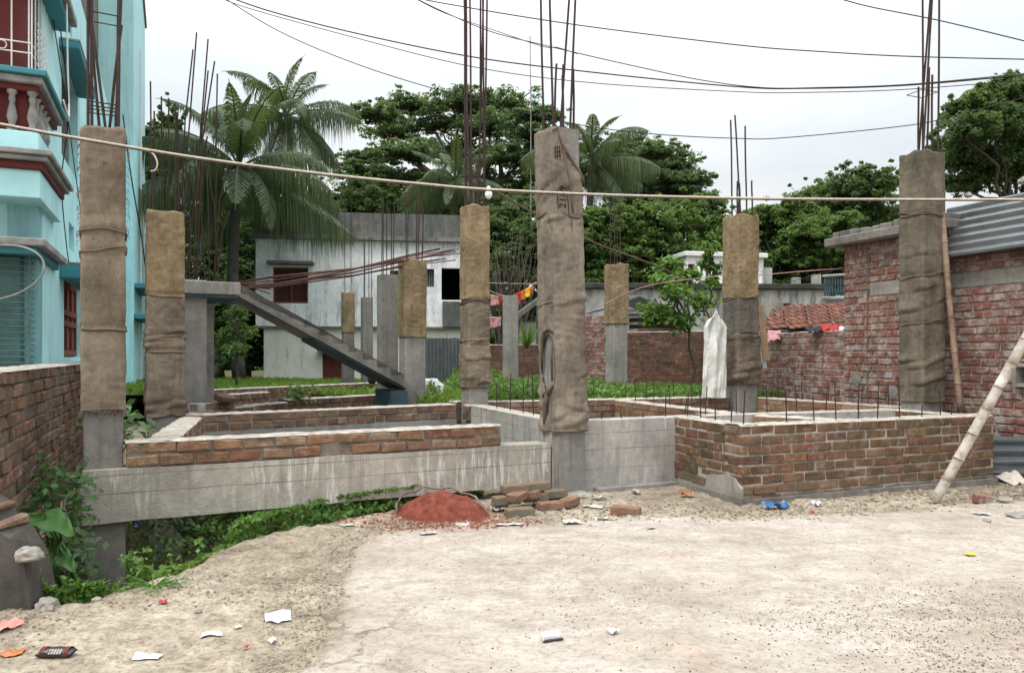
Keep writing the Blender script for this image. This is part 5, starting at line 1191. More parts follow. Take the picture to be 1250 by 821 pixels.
# ------------------------------------------------------------------ overhead lines
wire('upper of two black cables sagging from the top left to the right edge', ap([(262, -10), (330, 14), (440, 42), (579, 70), (720, 88), (900, 106), (985, 108), (1110, 104), (1270, 90)], 13, 12), .011, 'cable')
wire('thin black cable just below the long sagging one from the top left', ap([(262, -10), (293, 7), (440, 48), (579, 82), (720, 101), (900, 112), (980, 113), (1110, 109), (1270, 96)], 13.2, 12.2), .007, 'cable')
wire('steep thin cable from the top left down behind the trees then to the right edge', ap([(262, -10), (340, 38), (440, 80), (557, 116), (690, 149), (790, 163), (900, 169), (960, 168), (1110, 153), (1170, 140), (1270, 114)], 14, 13), .008, 'cable')
wire('straight black cable crossing the sky above all the columns', ap([(480, -9), (540, 4), (700, 30), (900, 55), (1000, 63), (1110, 69), (1270, 73)], 12, 11), .009, 'cable')
wire('reddish wavy cable pair joining at a dark clamp above the central column', ap([(495, -8), (540, 14), (600, 39), (663, 55), (705, 65), (780, 82), (857, 98), (930, 107), (1000, 107), (1110, 103), (1270, 88)], 12.5, 11.5), .008, 'cable_red')
wire('slack thin cable doubling the reddish wavy one before the central column', ap([(495, -8), (540, 15), (600, 36), (663, 57), (680, 58), (705, 66)], 12.5, 12.3), .006, 'cable')
wire('short cable slanting through the top right corner of the sky', ap([(1010, -6), (1060, 8), (1150, 26), (1270, 55)], 11, 10), .008, 'cable')
rp = ap([(-15, 148), (0, 151), (100, 169), (250, 193.5), (400, 212.5), (520, 224.5), (600, 231), (760, 238), (950, 242), (1100, 243), (1265, 243)], 5.25, 6.6)
rp = [Vector(p) for p in rp]
wire('thick pale rope stretched across the whole site in front of the columns', rp, .0078, 'cord', 'rope', 'rope', None, sub=14)
wire('dark twin strand running just under the thick pale rope', [p+Vector((0, .008, -.0115)) for p in rp], .005, 'cord_dark', 'rope', 'rope', None, sub=14)
wire('frayed brown rope slanting from the middle row rebar past the central column to the sapling', ap([(578, 213), (596, 228), (655, 262), (713, 290), (740, 302), (790, 320), (832, 338)], 10.1, 13), .013, 'cord_dark', 'rope', 'rope', None)
wire('pinkish cord tied between the ochre column and the brick building', ap([(700, 391), (780, 352), (868, 338), (922, 336), (980, 331), (1034, 327)], 12.5, 11), .006, 'pink_cloth', 'cord', 'cord', None)
wire('thin black cord sagging between the ochre column and the brick pier', ap([(922, 352), (960, 345), (1000, 334), (1040, 325)], 11.4, 10.9), .005, 'cable', 'cord', 'cord', None)
wl = [at(592, 352, 16), at(612, 360, 16.1), at(632, 359, 16.2), at(655, 344, 16.4)]
wire('thin washing line with coloured clothes behind the middle row', wl, .006, 'cord', 'cord', 'washing_line', None)
wire('taut thin cord above the coloured washing', [at(590, 345, 15.5), at(630, 346, 15.5), at(664, 346, 15.5)], .004, 'cord', 'cord', 'washing_line', None)
Gc = 'clothes on the washing line'
for (x0, x1, y0a, y0b, y1, m_, lab) in ((599, 609, 359, 361, 374, 'pink_cloth', 'patterned pink cloth at the left of the washing line'), (610, 616, 361, 362, 374, 'red_cloth', 'dark red cloth just left of the plain grey column on the line'),
        (629, 635, 358, 356, 374, 'red_cloth', 'red cloth just right of the plain grey column on the line'), (635, 641, 356, 353, 368, 'orange_cloth', 'orange cloth second from the yellow end of the line'), (641, 647, 353, 350, 364, 'yellow_cloth', 'bright yellow cloth on the washing line'), (647, 650, 350, 348, 361, 'orange_cloth', 'small orange scrap at the right end of the line')):
    cloth(lab, [at(x0, y0a, 16.15), at(x1, y0b, 16.15), at(x1, y1-2, 16.15), at(x0, y1, 16.15)], m_, 'garment', 'garment', .0, Gc, seed=x0, nx=8)
cloth('faded pink towel hung low behind the middle wrapped column', [at(596, 386, 17), at(612, 387, 17), at(611, 398, 17), at(597, 402, 17)], 'pink_cloth', 'towel', 'towel', .0, seed=3)
# bulb on the rope
bp = at(596.5, 229, 6.0); bl = thing('light_bulb', 'white light bulb hanging under the pale rope', 'light bulb', bp)
def lathe(mb, c, prof, n=16):
    o = len(mb.v)
    for (r_, z) in prof:
        for k in range(n): mb.v.append((c.x+r_*math.cos(6.2832*k/n), c.y+r_*math.sin(6.2832*k/n), c.z+z))
    for j in range(len(prof)-1):
        for k in range(n): mb.f.append((o+j*n+k, o+j*n+(k+1) % n, o+(j+1)*n+(k+1) % n, o+(j+1)*n+k))
mb = MB(); lathe(mb, bp, [(.001, -.088), (.016, -.084), (.026, -.07), (.030, -.055), (.026, -.038), (.016, -.022), (.013, -.014)]); mb.build('bulb_glass', MT['bulb'], bl, smooth=True)
mb = MB(); lathe(mb, bp, [(.014, -.016), (.015, .004), (.010, .012), (.001, .014)]); mb.build('bulb_holder', MT['white_paint'], bl, smooth=True)
# far aerial mast
am = at(648, 135, 34); tp = at(647, 44, 34); mb = MB(); mb.tube([(am.x, am.y, 5.0), am, tp], .022, 6); tag(mb.build('aerial_mast', MT['rail_grey'], None, loc=(am.x, am.y, 5.0)), 'thin grey aerial mast rising above the spreading tree', 'mast')
# ------------------------------------------------------------------ trees
def limb(mb, a, b2, r0, r1, rr, k=7, wob=.06):
    a, b2 = Vector(a), Vector(b2); L = (b2-a).length; pts = []
    for i in range(k+1):
        t = i/k; p = a.lerp(b2, t); w = math.sin(math.pi*t)*L*wob
        pts.append(p+Vector((rr.uniform(-1, 1), rr.uniform(-1, 1), rr.uniform(-.3, 1.2)))*w)
    mb.tube(pts, [r0+(r1-r0)*(i/k)**.8 for i in range(k+1)], 7)
def tree(label, base, fork, clumps, leaf, leafmat, seed, trunk_r=.25, name='broadleaf_tree', group='trees beyond the site', flat=.45, sub=16, per=60, spread=.30, aspect=.55, grow=1.0):
    rs = np.random.RandomState(seed); rr = random.Random(seed); root = thing(name, label, 'tree', base, group)
    mb = MB(); base = Vector(base); fork = Vector(fork); limb(mb, base-Vector((0, 0, .3)), fork, trunk_r*1.25, trunk_r*.8, rr)
    Cs, Ns = [], []
    for (cx, cy, cz, rx, ry, rz) in clumps:
        rx *= grow; ry *= grow; rz *= grow
        c = Vector((cx, cy, cz)); limb(mb, fork.lerp(base, .1*rr.random()), c-Vector((0, 0, rz*.3)), trunk_r*.5, .03, rr, wob=.09)
        n = sub
        d = rs.normal(size=(n, 3)); d /= np.linalg.norm(d, axis=1, keepdims=True); d[:, 2] = np.where(d[:, 2] < -.35, -d[:, 2], d[:, 2])
        rad = rs.uniform(.25, 1.18, size=(n, 1)); sc = np.array([rx, ry, rz]); rad[1::8] *= 1.35; cen = np.array([cx, cy, cz])+d*sc*rad
        for i in range(n):
            if i % 5 == 0: limb(mb, c-Vector((0, 0, rz*.3)), cen[i], trunk_r*.16, .012, rr, 4, .08)
            s = spread*min(rx, ry)*rs.uniform(.6, 1.5)*(.55 if i % 8 == 1 else 1); q = rs.normal(size=(per, 3)); q /= np.linalg.norm(q, axis=1, keepdims=True)
            q = q*(rs.rand(per, 1)**.5); q[:, 2] *= flat; Cs.append(cen[i]+q*s*1.25)
            nn = rs.normal(size=(per, 3))*.55+np.array([0, 0, .9])+q*.7; Ns.append(nn)
    mb.build('trunk', MT['bark'], root, smooth=True)
    C = np.concatenate(Cs); Nn = np.concatenate(Ns); V = leafquads(C, Nn, np.full(len(C), leaf), np.full(len(C), leaf*aspect), rs)
    quads('crown', V, MT[leafmat], root, base); return root
def px_clumps(lst, Y, seed, dy=1.5):
    r = random.Random(seed); out = []
    for (px, py, rx, rz) in lst:
        y = Y+r.uniform(-dy, dy); p = at(px, py, y); out.append((p.x, p.y, p.z, rx/F*y, rx/F*y*r.uniform(.8, 1.2), rz/F*y))
    return out
# spreading rain tree
cl = px_clumps([(460, 142, 24, 7), (505, 133, 30, 8), (560, 128, 34, 9), (615, 132, 32, 9), (655, 145, 24, 8), (480, 165, 30, 9), (540, 155, 36, 10), (600, 160, 36, 11), (650, 172, 28, 10),
                (450, 196, 26, 8), (500, 190, 32, 10), (560, 190, 34, 10), (625, 196, 34, 12), (440, 212, 26, 8), (475, 222, 28, 9), (520, 226, 28, 9), (660, 215, 28, 12), (690, 185, 24, 12), (590, 225, 26, 9), (640, 235, 26, 10), (452, 240, 24, 8)], 46, 1, 3.5)
tree('huge spreading flat topped tree rising behind the white house', at(570, 452, 46), at(578, 262, 46), cl, .21, 'lf_rain', 101, .55, flat=.32, sub=125, per=32, spread=.165, grow=1.42, name='spreading_tree')
cl = px_clumps([(760, 185, 26, 10), (795, 190, 28, 10), (820, 205, 26, 10), (845, 222, 20, 7), (780, 215, 30, 12), (815, 232, 30, 12), (745, 225, 30, 14), (770, 248, 32, 14), (835, 250, 28, 10), (800, 265, 34, 14)], 50, 2, 3)
tree('dark domed tree behind the palm, right of the central column', at(780, 452, 50), at(780, 290, 50), cl, .22, 'lf_rain', 102, .45, flat=.38, sub=140, per=34, spread=.165, grow=1.4, name='spreading_tree')
# dark masses filling the backdrop
def blob_tree(label, px, py0, Y, w, hgt, mat, seed, leaf=.3, n=12, flat=.6, **kw):
    r = random.Random(seed); lst = []
    for k in range(n):
        a = 6.28*k/n; q = (.62, .30, .72, .5)[k % 4]; lst.append((px+math.cos(a)*w*.5*q*1.3, py0+hgt*.5+math.sin(a)*hgt*.45*q*1.2+r.uniform(-4, 4), w*r.uniform(.15, .25), hgt*r.uniform(.10, .17)))
    lst.append((px, py0+hgt*.2, w*.22, hgt*.15)); lst.append((px, py0+hgt*.55, w*.3, hgt*.2))
    return tree(label, at(px, 452, Y), at(px, py0+hgt*.75, Y), px_clumps(lst, Y, seed, w/F*Y*.3), leaf*.62, mat, seed, .2, flat=flat, sub=84, per=40, spread=.185, grow=1.25)
blob_tree('dark tree filling the gap between the two palms and the spreading tree', 420, 225, 40, 120, 150, 'lf_dark', 111, sub=22, per=70)
blob_tree('dark tree mass low behind the roof of the white house', 500, 232, 42, 150, 150, 'lf_dark', 112, sub=22, per=70)
blob_tree('dark tree directly behind the middle wrapped column', 610, 240, 38, 130, 170, 'lf_dark', 113, sub=22, per=70)
blob_tree('dark leafy tree at the left edge behind the turquoise house', 196, 140, 32, 60, 150, 'lf_dark', 114, sub=20, per=60, leaf=.26)
blob_tree('dark bushy tree in shade left of the white house', 268, 230, 31, 95, 230, 'lf_dark', 115, sub=24, per=70, leaf=.28)
blob_tree('green bushy tree just right of the central column', 745, 248, 25, 120, 130, 'lf_mid', 116, sub=24, per=75, leaf=.22)
blob_tree('brighter green bushy tree left of the ochre and skirted column', 830, 240, 27, 130, 130, 'lf_mid', 117, sub=24, per=75, leaf=.22)
blob_tree('leafy tree low behind the white outbuilding', 880, 268, 33, 100, 110, 'lf_mid', 118, sub=20, per=70, leaf=.26)
blob_tree('tree with pale feathery top right of the skirted column', 955, 245, 36, 100, 120, 'lf_mid', 119, sub=22, per=75, leaf=.26)
blob_tree('darker tree rising behind the roof slab of the brick building', 1050, 205, 40, 110, 160, 'lf_dark', 120, sub=24, per=75, leaf=.3)
blob_tree('mid green tree behind the plastered wall and railing', 1005, 262, 34, 100, 105, 'lf_mid', 121, sub=22, per=75, leaf=.26)
blob_tree('rounded dark tree between the pale feathery one and the roof slab', 1010, 228, 46, 110, 120, 'lf_dark', 122, sub=22, per=70, leaf=.32)
blob_tree('dark tree low behind the boundary pier and central column', 680, 262, 34, 120, 150, 'lf_dark', 123, sub=22, per=70, leaf=.28)
cl = px_clumps([(1190, 135, 20, 12), (1225, 120, 24, 14), (1265, 115, 30, 18), (1180, 165, 22, 14), (1215, 160, 28, 18), (1255, 165, 34, 20), (1175, 200, 24, 16), (1210, 205, 30, 18), (1250, 215, 34, 18), (1295, 180, 40, 30), (1172, 228, 18, 10), (1300, 130, 36, 24)], 22, 3, 1.2)
tree('large dense dark tree above the tin roof at the right edge', at(1260, 452, 22), at(1240, 250, 22), cl, .125, 'lf_dark', 103, .11, flat=.75, sub=110, per=50, spread=.20, grow=1.5)
# small plants close to the buildings
cl = px_clumps([(290, 385, 13, 12), (280, 410, 14, 12), (300, 405, 12, 12), (288, 430, 12, 10)], 17, 5, .4)
tree('small leafy tree growing in the shade under the stair', at(290, 462, 17), at(289, 430, 17), cl, .09, 'lf_mid', 105, .035, name='small_tree', group=None, flat=.8, sub=14, per=26, spread=.5)
cl = px_clumps([(815, 325, 14, 7), (842, 340, 16, 9), (822, 358, 20, 12), (852, 372, 18, 12), (835, 392, 22, 12), (806, 345, 12, 7), (805, 382, 18, 9), (795, 392, 12, 6)], 14.8, 6, .5)
tree('leafy shrub spreading over the brick boundary wall beside the white sack', at(845, 470, 14.8), at(842, 400, 14.8), cl, .125, 'lf_bright', 106, .03, name='shrub', group=None, flat=.9, sub=16, per=13, spread=.6, aspect=.62)
cl = px_clumps([(866, 305, 8, 7), (862, 322, 8, 6), (872, 330, 9, 7), (868, 345, 7, 5)], 12.0, 7, .1)
tree('tall thin sapling with drooping leaves standing before the white outbuilding', at(866, 475, 12), at(866, 340, 12), cl, .16, 'lf_bright', 107, .022, name='sapling', group=None, flat=1.2, sub=7, per=10, spread=.6, aspect=.42)
blob_tree('deep green tree between the palms and the stained white house', 330, 232, 36, 110, 210, 'lf_dark', 124, leaf=.28)
blob_tree('dark shaded bush at the left corner of the stained white house', 300, 350, 29, 70, 110, 'lf_dark', 125, leaf=.22)
# far wood closing the horizon
rs = np.random.RandomState(77); n = 90000; xx = (rs.rand(n)-.5)*170; yy = 62+14*rs.rand(n); zz = (2.2+vnoise(xx, yy, .12, 3)*1.4+3.6*vnoise(xx+50, yy, .3, 2)*.4+2.6)*rs.rand(n)**.8
C = np.stack([xx, yy, zz], 1); Nn = rs.normal(size=(n, 3))*.7+np.array([0, -.4, .7]); tag(quads('far_wood', leafquads(C, Nn, np.full(n, .75), np.full(n, .45), rs), MT['lf_dark']), 'dark far off wood closing the horizon behind all the trees', 'wood', None, 'stuff')
# bare twiggy brush behind the washing
tb = thing('twiggy_bush', 'bare twiggy brown bush behind the coloured washing', 'bush', at(625, 450, 22)); mb = MB(); rr = random.Random(9)
for k in range(70):
    a = at(625+rr.uniform(-18, 18), 430, 22+rr.uniform(-1, 1)); e = at(625+rr.uniform(-45, 45), rr.uniform(275, 330), 22+rr.uniform(-1.5, 1.5)); mb.tube([a, a.lerp(e, .5)+Vector((rr.uniform(-.15, .15), 0, .1)), e], [.022, .013, .006], 4)
mb.build('twigs', MT['bark'], tb)
sp_ = thing('spiky_plant', 'spiky leaved plant beside the plain column under the washing', 'plant', at(643, 425, 17.5)); mb = MB()
for k in range(22):
    a = at(643, 425, 17.5); g_ = rr.uniform(0, 6.28); e = Vector((math.cos(g_)*rr.uniform(.15, .5), math.sin(g_)*.4, rr.uniform(.35, .75))); s = e.cross(Vector((0, 0, 1))).normalized()*.03
    mb.add([a-s, a+s, a+e*.6+s*.9, a+e+Vector((0, 0, -.05)), a+e*.6-s*.9], [(0, 1, 2, 3, 4)])
mb.build('leaves', MT['lf_mid'], sp_)
lt = thing('lean_to', 'dark slanted lean to roof with grey plank wall behind the washing', 'shed', at(650, 420, 18.5)); mb = MB()
a, b2 = at(628, 392, 18.6), at(668, 362, 18.6); k = Vector((0, 1.2, .1)); mb.hexa([a, b2, b2+k, a+k, a+Vector((0, 0, .13)), b2+Vector((0, 0, .13)), b2+k+Vector((0, 0, .13)), a+k+Vector((0, 0, .13))]); mb.build('roof', MT['house_parapet'], lt)
mb = MB(); q0, q1 = at(634, 425, 18.9), at(656, 425, 18.9); mb.box(q0.x, q1.x, 18.9, 18.95, .4, 2.15); mb.build('plank_wall', MT['old_plaster'], lt)
mb = MB(); q = at(659, 425, 18.55); mb.box(q.x-.09, q.x+.09, 18.5, 18.6, .4, 2.5); mb.build('post', MT['formply'], lt)

# coconut palms
def palm(label, base, top, L, seed, nf=20, trunk_r=.16, lean=None, up=.2, leafmat='lf_palm'):
    base, top = Vector(base), Vector(top); rr = random.Random(seed); root = thing('coconut_palm', label, 'palm tree', base, 'coconut palms behind the site')
    mb = MB(); k = 14; pts = []; 
    for i in range(k+1):
        t = i/k; pts.append(base.lerp(top, t)+Vector(((lean or 0)*math.sin(math.pi*t), 0, 0)))
    mb.tube(pts, [trunk_r*(1.25-.45*i/k)*(1+.05*(i % 2)) for i in range(k+1)], 10); mb.build('trunk', MT['palm_bark'], root, smooth=True)
    for f in range(nf):
        az = 2.399*f+rr.uniform(-.2, .2); q = f/nf; el = R(84-120*q**.85+rr.uniform(-17, 17)); Lf = L*rr.uniform(.85, 1.08)*(.78+.3*min(1, q*2)); h = Vector((math.cos(az), math.sin(az), 0)); p = top.copy(); pts = [p.copy()]; ks = 22; e = el; drp = R(rr.uniform(48, 105))*(1.0 if q < .7 else .55); dirs = []
        for i in range(ks):
            d = h*math.cos(e)+Vector((0, 0, math.sin(e))); p = p+d*(Lf/ks); pts.append(p.copy()); dirs.append(d); e -= drp/ks*(.4+1.3*i/ks)
            e = max(e, R(-86))
        tw = rr.uniform(-1, 1); mb = MB(); mb.tube(pts, [.04*(1-i/(ks+2))+.006 for i in range(ks+1)], 5, cap=False)
        side = h.cross(Vector((0, 0, 1)))
        for i in range(3, ks):
            for s2 in (0, .22, .44, .66, .85):
                pp = pts[i].lerp(pts[i+1], s2); d = dirs[i]; u = (i+s2)/ks; ll = Lf*.27*(math.sin(math.pi*min(1, .12+u*.93))**.7)*rr.uniform(.8, 1.1)
                for sg in (-1, 1):
                    if rr.random() < .06: continue
                    o = (side*sg*.80+d*.55+Vector((0, 0, .10+.35*tw*sg))).normalized(); dn = Vector((0, 0, -1))*(.75+.6*rr.random())*(.75 if q < .25 else 1.15)
                    w = d*.019*L/4; hg = .55+.75*min(1, q*1.6); m1 = pp+o*ll*.40+dn*ll*.16*hg; m2 = pp+o*ll*(.66-.14*hg)+dn*ll*.52*hg; m3 = pp+o*ll*(.76-.2*hg)+dn*ll*.95*hg
                    mb.add([pp-w*.6, pp+w*.6, m1+w, m2+w*.8, m3, m2-w*.8, m1-w], [(0, 1, 2, 6), (6, 2, 3, 5), (5, 3, 4)])
        mb.build('frond', MT[leafmat], root)
    mb = MB()
    for k in range(7):
        a = 6.28*k/7; bm = bmesh.new(); bmesh.ops.create_icosphere(bm, subdivisions=2, radius=.13); c = top+Vector((math.cos(a)*.28, math.sin(a)*.28, -.28-.1*(k % 2)))
        bm.verts.index_update(); mb.add([Vector((v.co.x, v.co.y, v.co.z*1.2))+c for v in bm.verts], [tuple(v.index for v in f.verts) for f in bm.faces]); bm.free()
    mb.build('coconuts', MT['lf_palm'], root, smooth=True)
palm('taller coconut palm rising above the roof of the white house at left', at(352, 455, 34), at(350, 142, 34), 3.7, 1, 24, .17, .3)
palm('nearer coconut palm with drooping fronds behind the landing rebar', at(292, 462, 24), at(292, 205, 24), 3.9, 2, 26, .17, -.2)
palm('coconut palm showing beside the top of the central column', at(712, 452, 29), at(722, 195, 29), 3.0, 3, 20, .14)
palm('coconut palm low in front of the spreading tree beside the middle column', at(556, 452, 38), at(556, 220, 38), 3.2, 4, 18, .14)

# ------------------------------------------------------------------ low vegetation
def cover(name, label, cat, pts, zs, leaf, mat, seed, aspect=.5, upright=.5, kind='stuff'):
    rs = np.random.RandomState(seed); C = np.stack([pts[:, 0], pts[:, 1], zs], 1); n = len(C)
    Nn = rs.normal(size=(n, 3))*.7+np.array([0, -.25, upright]); V = leafquads(C, Nn, np.full(n, leaf), np.full(n, leaf*aspect), rs)
    o = quads(name, V, MT[mat]); return tag(o, label, cat, None, kind)
rs = np.random.RandomState(5)
def grass(name, label, P, h, mat, seed, w=.012):
    rs = np.random.RandomState(seed); n = len(P); a = rs.rand(n)*6.283; dx = np.stack([np.cos(a), np.sin(a), np.zeros(n)], 1)*w; hh = (h*(.4+.9*rs.rand(n)))[:, None]; ln = rs.normal(size=(n, 3))*.35; ln[:, 2] = 0
    up_ = np.array([0, 0, 1.0]); V = np.stack([P-dx, P+dx, P+dx*.5+(up_+ln*.6)*hh*.6, P+(up_*.95+ln*1.4)*hh], 1)
    return tag(quads(name, V, MT[mat]), label, 'grass', None, 'stuff')
n = 60000; yy = 10.2+15*rs.rand(n)**1.3; xx = (rs.rand(n)-.5)*2*(yy*.60)
lim = np.interp(xx, [-30, -3.75, -.5, 3.6, 30], [9.6, 9.8, 10.55, 12.0, 19.0]); msk = (yy > lim) & ((xx > -1.3) | (yy > 14.8)) & ~((xx > 3.2) & (yy > 12) & (yy > 40-6*xx))
msk &= vnoise(xx, yy, .9, 3) > -.35
P = np.stack([xx, yy, garden_z(xx, yy)-.01], 1)[msk]
grass('grass', 'short bright green grass covering the raised soil behind the plinth', P, .17, 'lf_grass', 51, .014)
n = 38000; yy = 10.4+7.0*rs.rand(n); xx = -1.2+5.2*rs.rand(n); dn = vnoise(xx, yy, 1.3, 3)
msk = (yy > np.interp(xx, [-.5, 3.6], [10.6, 12.0])) & (dn > -.15) & ((xx+.6)*.55+10.6 < yy+1.2)
hh = .06+.36*rs.rand(n)*np.clip(.6+dn, .2, 1.2)*np.clip((3.6-xx)/3, .35, 1)
cover('weeds', 'leafy green weeds thick behind the plinth walls', 'weeds', np.stack([xx, yy], 1)[msk], (garden_z(xx, yy)+hh)[msk], .085, 'lf_weed', 52)
# ditch undergrowth
n = 80000; xx = -4.6+4.6*rs.rand(n); yy = 4.2+5.6*rs.rand(n)
sd = poly_sd(xx+vnoise(xx, yy, 1.3, 3)*.16, yy, DITCH); dn = vnoise(xx, yy, 1.5, 3); gz_ = ground_z(xx, yy)
hh = (.10+.52*rs.rand(n))*np.clip(.55+dn*1.0, .15, 1.15)*sst(-.02, .35, sd)+.02
right = sst(-2.9, -2.1, xx); msk = (sd > .02) & (dn > -.42+.30*(1-right)) & (rs.rand(n) < .16+.84*right)
top_lim = .10-.02+.0*xx; zz = np.minimum(gz_+hh*(1+.55*right), .42)
und = (xx*.469-yy*.883+3.12*.469+5.53*.883) < .06    # under or behind the beam: stay below it
zz = np.where(und & (zz > .10), .10-.25*rs.rand(n), zz)
cover('undergrowth', 'dense dark green undergrowth filling the ditch under the concrete beam', 'undergrowth', np.stack([xx, yy], 1)[msk], zz[msk], .060, 'lf_weed', 53, .55, .6)
n = 9000; xx = -2.74+.42*rs.rand(n); yy = 4.15+.65*rs.rand(n); sd = poly_sd(xx, yy, DITCH); msk = (sd > -.10) & (vnoise(xx, yy, 3, 2) > -.35)
zz = ground_z(xx, yy)+.02+.24*rs.rand(n)*np.clip(1.1-(xx+2.65)*2.2, .12, 1)
zz = np.maximum(zz, -.42+.22*rs.rand(n))
cover('weeds', 'low bright leafy clump around the foot of the tall left column', 'weeds', np.stack([xx, yy], 1)[msk], zz[msk], .045, 'lf_bright', 54, .6, .6)
n = 20000; xx = -2.35+1.75*rs.rand(n); yy = 4.75+2.2*rs.rand(n); sd = poly_sd(xx, yy, DITCH); lf_ = -(xx*.469-yy*.883+3.12*.469+5.53*.883)   # open strip between bank and beam
msk = (sd > .03) & (lf_ < .05) & (vnoise(xx, yy, 1.9, 3) > -.38); zz = np.minimum(ground_z(xx, yy)+(.12+.55*rs.rand(n))*np.clip(.75+vnoise(xx+3, yy, 1.7, 2), .3, 1.3), .20-.5*np.clip(-1.0-xx, 0, 1)*.15)
cover('undergrowth', 'brighter broad leaved weeds at the mouth of the ditch before the beam', 'undergrowth', np.stack([xx, yy], 1)[msk], zz[msk], .055, 'lf_bright', 55, .6, .7)
def leafy_plant(label, p, n, r, h, leaf, mat, seed, name='weed_plant', cat='plant', group=None, aspect=.5):
    rs = np.random.RandomState(seed); p = Vector(p); root = thing(name, label, cat, p, group); mb = MB(); C = []; Nn = []
    for k in range(n):
        a = rs.rand()*6.28; q = rs.rand()**.5; e = p+Vector((math.cos(a)*r*q, math.sin(a)*r*q, h*(.35+.65*rs.rand())))
        mb.tube([p, p.lerp(e, .5)+Vector((0, 0, h*.12)), e], [.006, .004, .002], 4)
        for j in range(9): C.append(np.array(e)+rs.normal(size=3)*leaf*.75); Nn.append(np.array([math.cos(a)*.5, math.sin(a)*.5-.3, .9])+rs.normal(size=3)*.35)
    mb.build('stems', MT['lf_weed'], root); C = np.array(C); Nn = np.array(Nn)
    quads('leaves', leafquads(C, Nn, np.full(len(C), leaf), np.full(len(C), leaf*aspect), rs), MT[mat], root, tuple(p)); return root
leafy_plant('bright nettle like plant in the ditch under the middle of the beam', gr(300, 652, -.15), 36, .36, .42, .065, 'lf_bright', 61, group='weeds in the ditch')
leafy_plant('leafy weed cluster in the ditch where the beam meets the bank', gr(440, 615, -.02), 40, .42, .17, .055, 'lf_ditch', 62, group='weeds in the ditch')
leafy_plant('broad leafy weed rising at the left of the ditch under the beam', gr(225, 655, -.2), 16, .3, .38, .075, 'lf_ditch', 63, group='weeds in the ditch')
leafy_plant('tall dark green weed between the old brick wall and the left column', (-3.12, 5.25, -.40), 40, .17, 1.0, .07, 'lf_ditch', 64)
leafy_plant('dark weed low against the old brick garden wall', (-2.92, 4.95, -.45), 34, .20, .55, .07, 'lf_dark', 65)
leafy_plant('tiny weed growing at the foot of the central column', gr(688, 602, .0), 12, .06, .10, .03, 'lf_bright', 66)
leafy_plant('pale creeping weed in front of the concrete pier', gr(188, 716, .0), 18, .20, .05, .022, 'lf_weed', 67)
leafy_plant('small green seedling beside the concrete pier', gr(160, 706, .0), 10, .07, .13, .04, 'lf_bright', 68)
leafy_plant('leafy weed sprouting on the low wall behind the stub bricks', gr(362, 495, .62), 14, .16, .28, .085, 'lf_bright', 69)
leafy_plant('young broad leaf weed tucked between the ochre column and the landing post', gr(228, 505, .62), 5, .10, .14, .09, 'lf_bright', 70)
leafy_plant('leafy weed peeping between the two wrapped left columns', (-3.62, 7.0, .35), 12, .22, .45, .10, 'lf_ditch', 71)
# taro
ta = thing('taro_plant', 'taro plant with big arrow shaped leaves beside the old brick wall', 'plant', (-2.62, 4.72, -.25))
def taro_leaf(tip, stem_at, side, L, W, name='leaf'):
    tip, s = Vector(tip), Vector(stem_at); d = (tip-s).normalized(); sd = Vector(side).normalized(); nn = d.cross(sd).normalized(); nn = nn if nn.z > 0 else -nn; mb = MB(); k = 12; rows = []
    for i in range(k+1):
        u = i/k; w = W*(.62 if i == 0 else (1.0-.10*abs(u-.22)/.22 if u < .22 else (1-((u-.22)/.78)**1.6))); c = s+d*(L*(u*1.3-.3)); row = []
        for j in range(-4, 5):
            v = j/4; back = -.16*L*abs(v)*(1-u)**2 if True else 0
            row.append(tuple(c+sd*(v*w*.5)+d*back+nn*(.10*W*abs(v)-.07*L*u*u*2+.012*math.sin(u*17+v*4)*abs(v))))
        rows.append(row)
    for row in rows: mb.v += row
    mb.f = [(i*9+j, i*9+j+1, (i+1)*9+j+1, (i+1)*9+j) for i in range(k) for j in range(8) if not (i < 2 and j in (3, 4) and i == 0)]
    o = mb.build(name, MT['lf_taro'], ta, smooth=True); solid(o, .002); mb = MB(); b0 = Vector((-2.62, 4.72, -.25)); mb.tube([b0, b0.lerp(s, .6)+Vector((0, 0, .06)), s], [.014, .010, .007], 7); mb.build('stem', MT['lf_taro'], ta, smooth=True)
taro_leaf(at(101, 655, 4.40), at(60, 637, 4.62), (.12, .95, .22), .30, .24)
taro_leaf(at(24, 625, 4.45), at(54, 637, 4.68), (-.1, .95, .15), .26, .22)
taro_leaf(at(97, 700, 4.45), at(74, 680, 4.6), (.3, .8, .3), .20, .13)
taro_leaf(at(60, 690, 4.45), at(70, 665, 4.6), (-.5, .5, .1), .22, .14)
taro_leaf(at(45, 715, 4.5), at(62, 700, 4.6), (-.3, .7, .2), .2, .13)

# ------------------------------------------------------------------ heaps, loose bricks and litter
hp = gr(540, 634, 0); hp.y = 6.42; hp.x = (541-625)/F*6.42
dp = thing('brick_dust_heap', 'heap of red brick dust against the concrete beam', 'heap', (hp.x, hp.y, 0)); mb = MB(); n = 44
for j in range(n+1):
    for i in range(n+1):
        x, y = (i/n-.5)*1.04, (j/n-.5)*.8; rr_2 = math.hypot(x/.40, y/.31); nz = mnoise.noise(Vector((x*5, y*5, 3)))
        h = .205*max(0, 1-rr_2**1.6*(1+.38*nz))**.9+.016*mnoise.noise(Vector((x*16, y*16, 1)))*max(0, 1.15-rr_2)+.012*mnoise.noise(Vector((x*40, y*40, 2)))*max(0, 1.1-rr_2)
        gzz = gzs(hp.x+x, hp.y+y); mb.v.append((hp.x+x, hp.y+y, gzz+h-.008-.03*max(0, rr_2-1.0)))
mb.f = [(j*(n+1)+i, j*(n+1)+i+1, (j+1)*(n+1)+i+1, (j+1)*(n+1)+i) for j in range(n) for i in range(n)]
